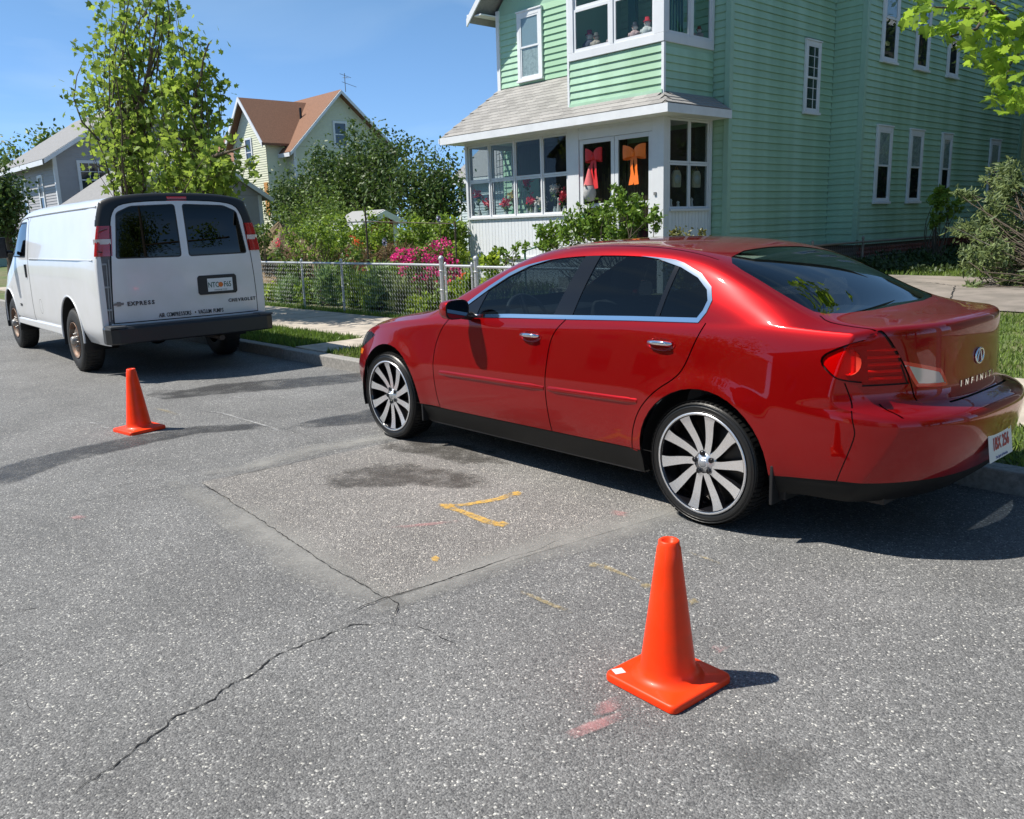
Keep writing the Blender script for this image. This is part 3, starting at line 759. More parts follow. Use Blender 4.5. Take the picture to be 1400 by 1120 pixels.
# ------------------------------------------------------------------ white cargo van
def cargo_van():
    root = empty('cargo_van', (-11.1503, 3.9936, 0), math.pi-.03389)
    tag(root, 'white cargo van seen from behind with black rear bumper and roof surround', 'van')
    WV = 3.43
    wp = mat('van_white', (.70, .71, .735), .28, coat=.6, var=.03, vscale=2, vary2=((.66, .67, .68), 4))
    dk = mat('van_black_trim', (.012, .013, .015), .42)
    TG = glass('van_glass', (.012, .015, .02), 0, .9, 1.5)
    zt = pchip([(-1.5, 1.93), (-1.2, 1.95), (2.2, 1.93), (2.6, 1.86), (2.95, 1.62), (3.3, 1.36), (3.7, 1.20), (4.1, 1.10), (4.4, 1.0)])
    zc = pchip([(-1.5, 2.05), (-1.2, 2.075), (2.0, 2.085), (2.4, 2.04), (2.7, 1.90), (3.1, 1.64), (3.45, 1.40), (3.7, 1.30), (4.1, 1.18), (4.4, 1.04)])
    yt = pchip([(-1.5, .83), (-1.2, .86), (2.2, .86), (2.6, .85), (3.3, .87), (4.1, .84), (4.4, .78)])
    FR = [0, .07, .12, .30, .52, .61, .66, .80, .93, 1.0]
    WY = [.925, .985, .993, .998, .993, .985, .972, .935, .895, None]
    RXX = [-1.26, -1.27, -1.28, -1.30, -1.31, -1.31, -1.305, -1.285, -1.26, -1.225]
    FXX = [4.28, 4.36, 4.38, 4.38, 4.36, 4.34, 4.32, 4.26, 4.18, 4.10]
    st = [-1.3, -1.24, -1.1, -.9, -.5, 0, .5, 1.0, 1.5, 2.0, 2.35, 2.6, 2.8, 3.0, 3.25, 3.5, 3.75, 3.95, 4.1, 4.2]
    rearx = lambda k, y: RXX[k]+.07*(abs(y)/.95)**5
    frontx = lambda k, y: FXX[k]-.30*(abs(y)/.9)**3
    def xm(x, k, yr, yf):
        if x < -.9: t = (-.9-x)/.4; return rearx(k, yr)*t+(-.9)*(1-t)
        if x > 3.5: t = (x-3.5)/.7; return frontx(k, yf)*t+3.5*(1-t)
        return x
    wtap = pchip([(-1.5, .935), (-1.24, .965), (-1.0, .995), (-.6, 1.0), (3.0, 1.0), (3.7, .99), (4.1, .95), (4.4, .88)])
    def sp(x, k):
        X = xm(x, k, .93, .88); z = .42+(zt(X)-.42)*FR[k]
        if k == 0: z = .40
        y = (yt(X) if k == 9 else WY[k])
        if X > 2.8 and k >= 5 and k < 9: y = y+(yt(X)+.04+.02*(9-k)-y)*min(1, (X-2.8)/.6)
        return (X, y*wtap(X), z)
    side = [[sp(x, k) for k in range(10)] for x in st]
    YG = [1, .965, .90, .76, .5, .25, 0]; ZG = [0, .30, .50, .72, .92, .98, 1]
    def tp(x, g):
        X = xm(x, 9, .86*YG[g], .8*YG[g]); return (X, yt(X)*wtap(X)*YG[g], zt(X)+(zc(X)-zt(X))*ZG[g])
    top = [[tp(x, g) for g in range(7)] for x in st]
    def endf(fx, i):
        out = []
        for g in range(7):
            row = []
            for k in range(10):
                if g == 0: row.append(side[i][k])
                elif k == 9: row.append(top[i][g])
                else:
                    y = top[i][g][1]*side[i][k][1]/top[i][0][1]; z = side[i][k][2]+(top[i][g][2]-top[i][0][2])*FR[k]**2
                    row.append((fx(k, y), y, z))
            out.append(row)
        return out
    B = Body(side, top, endf(rearx, 0), endf(frontx, len(st)-1), 2)
    arcR = circ(-.02, .44, .49, -12, 192, 24); arcF = circ(WV, .44, .47, -12, 192, 24)
    win = roundp([(2.02, 1.37), (3.12, 1.37), (2.66, 1.845), (2.04, 1.85)], .05)
    door = smooth2([(1.90, .52), (1.88, 1.2), (1.90, 1.80), (2.0, 1.90), (2.45, 1.90)], 1, False)
    door2 = smooth2([(3.02, .52), (3.14, .9), (3.22, 1.30)], 1, False)
    for P in (arcR, arcF): B.cut(0, P, False)
    B.cut(0, win); B.cut(0, inset(win, .02)); B.seam(0, door, .010); B.seam(0, door2, .010); B.seam(0, [(1.9, .52), (3.02, .52)], .008)
    B.seam(0, smooth2([(1.36, .64), (1.50, .64), (1.50, .82), (1.36, .82)], 1), .006, True)
    B.cut(0, [(4.6, .62), (3.9, .60), (3.9, .3)], False)
    # rear outlines (y, z)
    out_ = [(.91, 1.72), (.885, 1.80), (.84, 1.90), (.74, 1.985), (.58, 2.02), (.3, 2.04), (0, 2.045)]
    inn = [(.80, 1.40), (.765, 1.72), (.735, 1.84), (.68, 1.925), (.56, 1.965), (.3, 1.985), (0, 1.99)]
    WL = roundp([(.040, 1.355), (.040, 1.95), (.53, 1.932), (.69, 1.86), (.757, 1.362)], .04)
    tlp = [(.785, 1.395), (.752, 1.72), (1.1, 1.72), (1.1, 1.395)]
    B.seam(2, smooth2([(.845, .655), (.835, 1.0), (.80, 1.40), (.765, 1.72), (.735, 1.84), (.68, 1.925), (.56, 1.965), (.3, 1.985), (0, 1.99)], 1, False), .012)
    B.seam(2, [(-.01, .655), (.845, .655)], .012); B.cut(2, WL); B.cut(2, inset(WL, .014)); B.cut(2, tlp); B.cut(2, [(.9, .655), (.9, 1.395)], False); B.cut(2, [(.845, .66), (.835, 1.0), (.80, 1.40)], False)
    B.cut(2, [(0, .5), (1.2, .5)], False); B.cut(2, [(.752, 1.72), (1.1, 1.72)], False); B.cut(0, [(-1.6, 1.72), (-1.0, 1.72)], False); B.cut(0, [(-1.6, 1.395), (-1, 1.395)], False); B.cut(0, [(-1.215, 1.3), (-1.215, 1.9)], False)
    B.cut(1, [(-1.165, 0), (-1.165, 1)], False); B.cut(0, [(-1.185, 1.7), (-1.165, 2.1)], False)
    dpoly = [(-.1, .655), (.845, .655), (.835, 1.0)]+inn+[(-.1, 1.99)]
    def cls(c, x, y, z):
        if c == 0:
            if math.hypot(x+.02, z-.44) < .49 or math.hypot(x-WV, z-.44) < .47 : return None
            if abs(x+.02) < .485 and z < .44 or abs(x-WV) < .465 and z < .44: return None
            if inpoly(x, z, win): return 'glass' if inpoly(x, z, inset(win, .02)) else 'seal'
            if x < -1.215 and 1.395 < z < 1.72: return 'lamp'
            if x < -1.175 and z > 1.72: return 'arch'
            if x > 3.9 and z < .61: return 'fb'
            if 1.9 < x < 3.15 and .52 < z < 1.9:
                a = np.interp(z, [p[1] for p in door[:8]], [p[0] for p in door[:8]]); 
                if x > 1.89 and x < 3.02+(z-.52)*.26: return 'door'
            return 'body'
        if c == 1:
            if x < -1.165 and z > 1.7: return 'arch'
            if 2.45 < x < 3.35 and y < .78: return 'ws'
            return 'body'
        if c == 2:
            if x > 0: return 'ws' if z > 1.3 and y < .78 else 'body'
            if z < .5: return None
            if inpoly(y, z, tlp): return 'lamp'
            if z < .655: return 'body'
            if inpoly(y, z, WL): return 'rglass' if inpoly(y, z, inset(WL, .014)) else 'rseal'
            if inpoly(y, z, dpoly): return 'rdoor'
            if z > 1.72: return 'arch'
            if z < 1.395 and y < .90: return 'strip'
            return 'body'
        if z > 1.3 and y < .78: return 'ws'
        return 'fb' if z < .62 else 'body'
    B.sort(cls)
    B.make('body', 'body', wp, root); B.make([k for k in B.parts if k not in ('glass', 'rglass', 'ws')], 'inner_shell', black, root, -.03)
    B.make('arch', 'roof_surround', dk, root, .003); B.make('fb', 'front_bumper', dk, root); B.make('ws', 'windshield', TG, root)
    grey = mat('bare_bracket', (.16, .165, .175), .5, var=.3, vscale=9, metal=.2)
    for sd_, s_ in (('left', 1), ('right', -1)):
        B.make('rdoor', 'rear_door', wp, root, .004, sd_); B.make('door', 'cab_door', wp, root, .002, sd_)
        B.make('rglass', 'rear_window', TG, root, .001, sd_); B.make('glass', 'cab_window', TG, root, -.003, sd_); B.make('seal', 'window_seal', dk, root, .003, sd_); B.make('rseal', 'window_seal', dk, root, .003, sd_)
        lm = B.make('lamp', 'taillight', mat('van_red_lens', (.42, .006, .008), .12, coat=1), root, .012, sd_)
        o = B.make('strip', 'corner_bracket' if s_ > 0 else 'corner_panel', grey if s_ > 0 else wp, root, -.015 if s_ > 0 else 0, sd_)
        mb = MB()
        T = [(-1.272, .775, 1.525), (-1.262, .86, 1.525), (-1.232, .915, 1.525), (-1.19, .935, 1.525)]
        V = []
        for dz in (0, .055): V += [(p[0]-.009, s_*(p[1]+.006), p[2]+dz) for p in T]
        mb.add(V, [(0, 1, 5, 4), (1, 2, 6, 5), (2, 3, 7, 6)], True).build('reverse_lens', mat('van_clear', (.62, .55, .54), .2, coat=1), lm)
    bvh = BVHTree.FromBMesh(B.bm)
    def rx(y, z):
        h = bvh.ray_cast(Vector((-3, max(abs(y), .004), z)), Vector((1, 0, 0))); return (h[0].x if h[0] else -1.3)-.004
    mb = MB()
    for y0, z0, z1 in ((.86, .70, 1.36), (.885, .68, 1.30)):
        mb.tube([(rx(y0, z)-.004, y0-(z-.7)*.05, z) for z in np.linspace(z0, z1, 6)], .006, 6)
    for z in (.80, 1.05, 1.30): mb.box((-1.27, .852, z), (-1.24, .90, z+.02))
    mb.build('bracket_rib', mat('rib', (.32, .33, .34), .5), root)
    # rain gutter along the roof, side crease, sill
    for s_ in (1, -1):
        mb = MB(); mb.tube([(x, s_*(yt(x)*wtap(x)+.012), zt(x)-.02) for x in (-1.15, -.8, 0, 1, 2, 2.4, 2.7)], .010, 6); mb.build('rain_gutter', wp, root)
        mb = MB(); mb.tube([(x, s_*(.990*wtap(x)-.002), 1.355) for x in (-1.15, -.6, 0, 1, 1.8)], .007, 6); mb.build('side_crease', wp, root)
        mb = MB(); pts = [(x, z) for x, z in ((.48, .42), (2.95, .42), (2.95, .50), (.48, .52))]
        mb.prism([(p[0], p[1]) for p in pts], TM(Vector((0, s_*.93, 0)), (1, 0, 0), (0, 0, 1), (0, s_, 0)), .068); mb.build('sill', wp, root, bevel=.01)
        mb = MB()
        for cx, rr in ((-.02, .49), (WV, .47)):
            pass
        for cx, rr, cz_ in ((-.02, .485, .44), (WV, .465, .44)):
            m2 = MB(); m2.tube([(cx+rr*math.cos(a), s_*(.997*wtap(cx+rr*math.cos(a))-.004), cz_+rr*math.sin(a)) for a in np.linspace(-.1, math.pi+.1, 24)], .012, 8); m2.build('arch_lip', wp, root)
            m2 = MB(); m2.lathe([(rr-.002, s_*.99), (rr, s_*.62), (0, s_*.62)], 24, TM(Vector((cx, 0, cz_)), (1, 0, 0), (0, 0, 1), (0, 1, 0)), True, -.3, math.pi+.3); m2.build('wheel_well', black, root)
        mb = MB(); mb.box((2.0, s_*1.0-.012, 1.10), (2.05, s_*1.0+.012, 1.28)); mb.build('door_handle', dk, root, bevel=.006)
        mb = MB(); mb.box((2.83, min(s_*.96, s_*1.05), 1.42), (2.90, max(s_*.96, s_*1.05), 1.47)); mb.box((2.80, min(s_*1.04, s_*1.30), 1.36), (2.93, max(s_*1.04, s_*1.30), 1.66)); mb.build('side_mirror', dk, root, bevel=.02)
    # wheels
    TR = mat('van_tyre', (.016, .016, .016), .7, bump=.3, bscale=60); rust = mat('rusty_steel_wheel', (.15, .12, .10), .6, metal=.4, vary2=((.16, .07, .035), 14), var=.3, vscale=20)
    cap = mat('dull_hub', (.32, .31, .30), .45, metal=.6)
    W0 = None
    for i, (x, y, s_) in enumerate(((0, .985, 1), (WV, .975, 1), (0, -.985, -1), (WV, -.975, -1))):
        if i == 0:
            w = empty('wheel', (x, y, .385), 0, root); T0 = TM(Vector((0, 0, 0)), (1, 0, 0), (0, 0, -1), (0, 1, 0))
            mb = MB(); mb.lathe([(.21, -.25), (.26, -.26), (.33, -.255), (.372, -.235), (.386, -.20), (.386, -.06), (.374, -.028), (.33, -.006), (.26, -.004), (.222, -.015), (.212, -.03)], 48, T0)
            for k in range(48):
                a = 2*math.pi*k/48; rot = Matrix.Rotation(a, 4, 'Y')
                for u0, u1, l in ((-.07, -.024, .012), (-.13, -.085, .013), (-.185, -.14, .013)):
                    V = [rot@Vector(p) for p in ((-l, u0, .38), (l, u0, .38), (l+.004, u1, .38), (-l+.004, u1, .38), (-l, u0, .392), (l, u0, .392), (l+.004, u1, .392-.01*(u1 > -.05)), (-l+.004, u1, .392-.01*(u1 > -.05)))]
                    mb.add(V, [(4, 5, 6, 7), (0, 1, 5, 4), (1, 2, 6, 5), (2, 3, 7, 6), (3, 0, 4, 7)])
            mb.build('tyre', TR, w)
            mb = MB(); mb.lathe([(.222, -.012), (.222, -.006), (.214, -.006), (.205, -.03), (.19, -.055), (.165, -.05), (.13, -.035), (.10, -.038), (.085, -.03), (0, -.03)], 40, T0); rm = mb.build('rim', rust, w)
            mb = MB()
            for k in range(8):
                a = 2*math.pi*k/8; c_ = Vector((.172*math.cos(a), -.0475, .172*math.sin(a)))
                mb.lathe([(0, 0.004), (.018, .004)], 12, TM(c_, (1, 0, 0), (0, 0, -1), (0, 1, 0)))
            mb.build('vent_hole', black, rm)
            mb = MB(); mb.lathe([(.052, -.03), (.05, .015), (.042, .03), (0, .033)], 24, T0)
            for k in range(8):
                a = 2*math.pi*k/8+.2; mb.lathe([(.011, -.035), (.011, -.008), (0, -.006)], 8, TM(Vector((.083*math.cos(a), 0, .083*math.sin(a))), (1, 0, 0), (0, 0, -1), (0, 1, 0)))
            mb.build('hub', cap, w); W0 = (w, KIDS(w), {k: KIDS(k) for k in KIDS(w)})
        else:
            w = W0[0].copy(); COL.objects.link(w); w.location = (x, y, .385); w.rotation_euler = (0, .4*i, 0 if s_ > 0 else math.pi)
            for k in W0[1]:
                c = k.copy(); COL.objects.link(c); c.parent = w
                for g in W0[2][k]: h = g.copy(); COL.objects.link(h); h.parent = c
    # underbody, axle, bumper
    mb = MB(); mb.box((-1.2, -.55, .42), (4.0, .55, .62)); mb.tube([(0, -.8, .38), (0, .8, .38)], .06, 10); mb.lathe([(0, -.14), (.12, -.12), (.15, 0), (.12, .12), (0, .14)], 14, TM(Vector((0, 0, .38)), (0, 0, 1), (0, 1, 0), (1, 0, 0)))
    mb.box((-1.25, -.9, .46), (-.55, .9, .56)); mb.build('underbody', black, root)
    mb = MB(); mb.tube([(-1.15, -.40, .36), (.6, -.42, .38)], .035, 10); mb.build('exhaust', mat('exhaust', (.12, .10, .09), .6, metal=.5), root)
    mb = MB(); bp = [(-1.20, .965), (-1.33, .975), (-1.42, .94), (-1.455, .86), (-1.47, .5), (-1.475, 0)]
    V = []; bp2 = bp+[(p[0], -p[1]) for p in bp[::-1][1:]]
    rows = [(.435, .015), (.45, 0.0), (.60, 0.0), (.625, .02), (.63, .05)]
    for z, ins in rows:
        for (x, y) in bp2: V.append((x+ins*(1 if x < -1.25 else 0), y-math.copysign(ins*.5, y) if y else 0, z))
    n = len(bp2); F_ = [(r*n+i, r*n+i+1, (r+1)*n+i+1, (r+1)*n+i) for r in range(4) for i in range(n-1)]
    V += [(-1.20, .90, .63), (-1.20, -.90, .63)]; F_ += [[4*n+i for i in range(n)]]
    mb.add(V, F_); bo = mb.build('rear_bumper', mat('bumper_black', (.014, .015, .017), .38, bump=.05, bscale=150), root)
    for y0 in (.86, -.86):
        mb = MB(); mb.box((-1.45, y0-.085, .612), (-1.25, y0+.085, .636)); mb.build('bumper_step', mat('step_grey', (.05, .052, .055), .5), bo, bevel=.006)
    # third brake light, handle, plate, badges, writing
    mb = MB(); mb.box((-1.245, -.115, 1.985), (-1.20, .115, 2.03)); mb.build('brake_light', mat('brake_red', (.5, .01, .01), .25, coat=1), root, bevel=.008)
    T_ = lambda y, z, dx=0: TM(Vector((rx(y, z)-dx, y, z)), (0, -1, 0), (.01, 0, 1), (-1, 0, .01))
    mb = MB(); T0 = TM(Vector((rx(-.34, 1.0)+.012, -.345, 1.015)), (0, -1, 0), (0, 0, 1), (-1, 0, 0))
    P = smooth2([(-.24, -.115), (.24, -.115), (.235, .115), (-.235, .115)], 2); P = [(a*1.06, b*1.06) for a, b in P]
    P = [(-.235, -.09), (-.215, -.112), (.215, -.112), (.235, -.09), (.235, .09), (.215, .112), (-.215, .112), (-.235, .09)]
    mb.prism(P, T0, .028); pf = mb.build('plate_frame', dk, root, bevel=.006)
    T0 = TM(Vector((rx(-.34, 1.0)-.018, -.372, 1.012)), (0, -1, 0), (0, 0, 1), (-1, 0, 0))
    mb = MB(); mb.prism([(-.152, -.076), (.152, -.076), (.152, .076), (-.152, .076)], T0, .004); pl = mb.build('licence_plate', mat('plate_white', (.72, .74, .74), .4), root)
    mb = MB(); text_mb(mb, 'NTC', .088, T0@Matrix.Translation((-.083, -.002, .006)), .001, .72, bold=.001); text_mb(mb, 'F65', .088, T0@Matrix.Translation((.088, -.002, .006)), .001, .72, bold=.001); mb.build('plate_number', mat('plate_green', (.02, .10, .06), .5), pl)
    mb = MB(); mb.lathe([(0, .002), (.024, .001), (.030, 0)], 14, T0@Matrix.Translation((.005, .0, .005))); mb.build('plate_picture', mat('orange_fruit', (.65, .16, .02), .5), pl)
    mb = MB(); text_mb(mb, 'SUNSHINE STATE', .020, T0@Matrix.Translation((0, -.061, .006)), .001, 1.0); mb.build('plate_slogan', mat('plate_green', (.02, .10, .06), .5), pl)
    def wrap(mb, txt, size, y0, z, adv, dep, xs, bold):
        wd = {'I': .55, ' ': .8, 'M': 1.25, 'C': 1.08, 'O': 1.12, 'V': 1.05, 'A': 1.02, 'H': 1.05}
        y = y0
        for ch in txt:
            k = wd.get(ch, .95)*adv
            if ch != ' ': text_mb(mb, ch, size, T_(y-k/2, z, .004), dep, xs, bold=bold)
            y -= k
    bd = mat('badge_dark', (.06, .065, .07), .35, metal=.5)
    mb = MB(); wrap(mb, 'EXPRESS', .062, .70, .862, .046, .006, 1.05, .002)
    mb.build('badge_lettering', bd, root)
    mb = MB(); T0 = T_(.78, .868); mb.prism([(-.055, -.004), (-.047, .013), (-.02, .013), (-.02, .024), (.02, .024), (.02, .013), (.055, .013), (.047, -.013), (.02, -.013), (.02, -.024), (-.02, -.024), (-.02, -.013), (-.055, -.013)], T0@Matrix.Translation((0, 0, .004)), .006); mb.build('badge', mat('badge_grey', (.22, .22, .21), .35, metal=.4), root)
    mb = MB(); wrap(mb, 'CHEVROLET', .054, -.46, .812, .040, .006, .95, .002); mb.build('badge_lettering', bd, root)
    ink = mat('vinyl_lettering', (.02, .025, .03), .4)
    mb = MB(); wrap(mb, 'AIR COMPRESSORS', .066, .365, .705, .0255, .003, .66, .0012); mb.build('door_lettering', ink, root)
    mb = MB(); wrap(mb, '\u2022', .08, -.040, .705, .03, .003, .8, .001); wrap(mb, 'VACUUM PUMPS', .066, -.085, .705, .0255, .003, .66, .0012); mb.build('door_lettering', ink, root)
    mb = MB(); text_mb(mb, '2500', .05, TM(Vector((2.62, 1.001, .70)), (-1, 0, 0), (0, 0, 1), (0, 1, 0)), .004, 1.2, bold=.001); mb.build('door_badge', bd, root)
    for z in (.72, 1.34):
        for s_ in (1, -1):
            pass
    mb = MB(); mb.tube([(rx(.8, 1.68)-.02, .80, 1.69), (rx(.8, 1.68)-.03, .90, 1.66)], .005, 6); mb.build('strap', dk, root); mb = MB(); mb.tube([(-1.26, .80, 1.42), (-1.27, .93, 1.45)], .005, 6); mb.build('strap', dk, root)
    B.bm.free(); return root

# ------------------------------------------------------------------ ground, road, kerb, walk
def asphalt(name, base, light, speck=1.0, warm=0.):
    m, n, p = nodes(name); N = n.nodes; L = n.links
    tc = N.new('ShaderNodeTexCoord')
    def vor(scale, feat='F1'):
        v = N.new('ShaderNodeTexVoronoi'); v.inputs['Scale'].default_value = scale; v.feature = feat; L.new(tc.outputs['Object'], v.inputs['Vector']); return v
    def noise(scale, det=4, rough=.6):
        v = N.new('ShaderNodeTexNoise'); v.inputs['Scale'].default_value = scale; v.inputs['Detail'].default_value = det; v.inputs['Roughness'].default_value = rough; L.new(tc.outputs['Object'], v.inputs['Vector']); return v
    v1 = vor(150); sx = N.new('ShaderNodeSeparateColor'); L.new(v1.outputs['Color'], sx.inputs[0])
    rp = N.new('ShaderNodeValToRGB'); e = rp.color_ramp.elements
    e[0].position = 0; e[0].color = (base*.50, base*.51, base*.53, 1); e[1].position = 1; e[1].color = (light*1.25, light*1.22, light*1.12, 1)
    for ps, k in ((.35, .85), (.75, 1.08), (.93, 1.35)): q = e.new(ps); q.color = (base*k, base*k, base*k*1.0, 1)
    q = e.new(.968); q.color = (light*.8, light*.8, light*.78, 1)
    L.new(sx.outputs[0], rp.inputs[0])
    v2 = vor(330); s2 = N.new('ShaderNodeSeparateColor'); L.new(v2.outputs['Color'], s2.inputs[0])
    mr2 = N.new('ShaderNodeMapRange'); mr2.inputs[3].default_value = .72; mr2.inputs[4].default_value = 1.28; L.new(s2.outputs[1], mr2.inputs[0])
    # matrix between stones darker by true gaps
    n1 = noise(1.1, 8, .65); mr = N.new('ShaderNodeMapRange'); mr.inputs[1].default_value = .3; mr.inputs[2].default_value = .7; mr.inputs[3].default_value = .80; mr.inputs[4].default_value = 1.18; L.new(n1.outputs[0], mr.inputs[0])
    n3 = noise(14, 6, .7); mr3 = N.new('ShaderNodeMapRange'); mr3.inputs[1].default_value = .3; mr3.inputs[2].default_value = .7; mr3.inputs[3].default_value = .93; mr3.inputs[4].default_value = 1.07; L.new(n3.outputs[0], mr3.inputs[0])
    m1 = N.new('ShaderNodeMath'); m1.operation = 'MULTIPLY'; L.new(mr.outputs[0], m1.inputs[0]); L.new(mr2.outputs[0], m1.inputs[1])
    m2 = N.new('ShaderNodeMath'); m2.operation = 'MULTIPLY'; L.new(m1.outputs[0], m2.inputs[0]); L.new(mr3.outputs[0], m2.inputs[1])
    hs = N.new('ShaderNodeHueSaturation'); L.new(m2.outputs[0], hs.inputs['Value']); L.new(rp.outputs[0], hs.inputs['Color'])
    mx = N.new('ShaderNodeMix'); mx.data_type = 'RGBA'; mx.blend_type = 'MULTIPLY'; mx.inputs[0].default_value = 1; mx.inputs[7].default_value = (1+warm, 1+warm*.25, 1-warm*.5, 1)
    L.new(hs.outputs[0], mx.inputs[6]); L.new(mx.outputs[2], p.inputs['Base Color'])
    p.inputs['Roughness'].default_value = .82; p.inputs['Specular IOR Level'].default_value = .35
    ad = N.new('ShaderNodeMath'); ad.operation = 'ADD'; L.new(v1.outputs['Distance'], ad.inputs[0]); L.new(n3.outputs[0], ad.inputs[1])
    b = N.new('ShaderNodeBump'); b.inputs['Strength'].default_value = .9*speck; b.inputs['Distance'].default_value = .004; b.invert = True; L.new(ad.outputs[0], b.inputs['Height']); L.new(b.outputs[0], p.inputs['Normal'])
    return m, mx, p
ROAD, _, _ = asphalt('asphalt', .154, .41, .9, .0)
PATCH, _, _ = asphalt('patch_asphalt', .205, .50, 1.5, .06)
def decal_mat(name, col, rough, nscale, thr, soft, strength=1., spec=.5, noise2=90.):
    """thin film: opacity from a vertex mask broken by noise"""
    m, n, p = nodes(name); N = n.nodes; L = n.links; out = N['Material Output']
    p.inputs['Base Color'].default_value = (*col, 1); p.inputs['Roughness'].default_value = rough; p.inputs['Specular IOR Level'].default_value = spec
    at = N.new('ShaderNodeAttribute'); at.attribute_name = 'mask'; tc = N.new('ShaderNodeTexCoord')
    a = N.new('ShaderNodeTexNoise'); a.inputs['Scale'].default_value = nscale; a.inputs['Detail'].default_value = 6; a.inputs['Roughness'].default_value = .65; L.new(tc.outputs['Object'], a.inputs[0])
    b = N.new('ShaderNodeTexNoise'); b.inputs['Scale'].default_value = noise2; b.inputs['Detail'].default_value = 2; L.new(tc.outputs['Object'], b.inputs[0])
    s1 = N.new('ShaderNodeMath'); s1.operation = 'MULTIPLY_ADD'; L.new(a.outputs[0], s1.inputs[0]); s1.inputs[1].default_value = 2.6; s1.inputs[2].default_value = -1.3
    s2 = N.new('ShaderNodeMath'); s2.operation = 'ADD'; L.new(at.outputs['Fac'], s2.inputs[0]); L.new(s1.outputs[0], s2.inputs[1])
    s3 = N.new('ShaderNodeMath'); s3.operation = 'MULTIPLY_ADD'; L.new(b.outputs[0], s3.inputs[0]); s3.inputs[1].default_value = .7; s3.inputs[2].default_value = -.35
    s4 = N.new('ShaderNodeMath'); s4.operation = 'ADD'; L.new(s2.outputs[0], s4.inputs[0]); L.new(s3.outputs[0], s4.inputs[1])
    mr = N.new('ShaderNodeMapRange'); mr.inputs[1].default_value = thr-soft; mr.inputs[2].default_value = thr+soft; mr.inputs[4].default_value = strength; L.new(s4.outputs[0], mr.inputs[0])
    mg = N.new('ShaderNodeMath'); mg.operation = 'MULTIPLY'; L.new(mr.outputs[0], mg.inputs[0])
    cl = N.new('ShaderNodeMapRange'); cl.inputs[1].default_value = 0; cl.inputs[2].default_value = .12; L.new(at.outputs['Fac'], cl.inputs[0]); L.new(cl.outputs[0], mg.inputs[1])
    tr = N.new('ShaderNodeBsdfTransparent'); mx = N.new('ShaderNodeMixShader'); L.new(mg.outputs[0], mx.inputs[0]); L.new(tr.outputs[0], mx.inputs[1]); L.new(p.outputs[0], mx.inputs[2]); L.new(mx.outputs[0], out.inputs[0])
    return m
def blob_decal(name, ring, z, m, inner=.6, parent=None):
    """closed ring of points; mask 1 in the middle, 0 at the rim"""
    c = sum((Vector((p[0], p[1])) for p in ring), Vector((0, 0)))/len(ring); V = [(c.x, c.y, z)]; K = [1.]
    n = len(ring)
    for t, k in ((.45, 1.), (inner, .85), (.85, .4), (1.08, 0.)):
        for p in ring: q = c+(Vector((p[0], p[1]))-c)*t; V.append((q.x, q.y, z)); K.append(k)
    F = [(0, 1+i, 1+(i+1) % n) for i in range(n)]+[(1+r*n+i, 1+(r+1)*n+i, 1+(r+1)*n+(i+1) % n, 1+r*n+(i+1) % n) for r in range(3) for i in range(n)]
    me = bpy.data.meshes.new(name); me.from_pydata(V, [], F); a = me.attributes.new('mask', 'FLOAT', 'POINT'); a.data.foreach_set('value', K)
    return tag(link(name, me, m, parent), kind='structure')
def strip_decal(name, pts, w, z, m, fall=.5, parent=None, ends=True):
    V = []; K = []; F = []; n = len(pts)
    P = [Vector((p[0], p[1])) for p in pts]; ww = w if isinstance(w, (list, tuple)) else [w]*n
    for i in range(n):
        d = (P[min(i+1, n-1)]-P[max(i-1, 0)]).normalized(); s_ = Vector((-d.y, d.x))
        e = 0. if (ends and i in (0, n-1)) else 1.
        for k, u in ((0., -1), (1., -fall), (1., 0), (1., fall), (0., 1)): q = P[i]+s_*ww[i]*u; V.append((q.x, q.y, z)); K.append(k*e)
    for i in range(n-1):
        for j in range(4): F.append((i*5+j, (i+1)*5+j, (i+1)*5+j+1, i*5+j+1))
    me = bpy.data.meshes.new(name); me.from_pydata(V, [], F); a = me.attributes.new('mask', 'FLOAT', 'POINT'); a.data.foreach_set('value', K)
    return tag(link(name, me, m, parent), kind='structure')

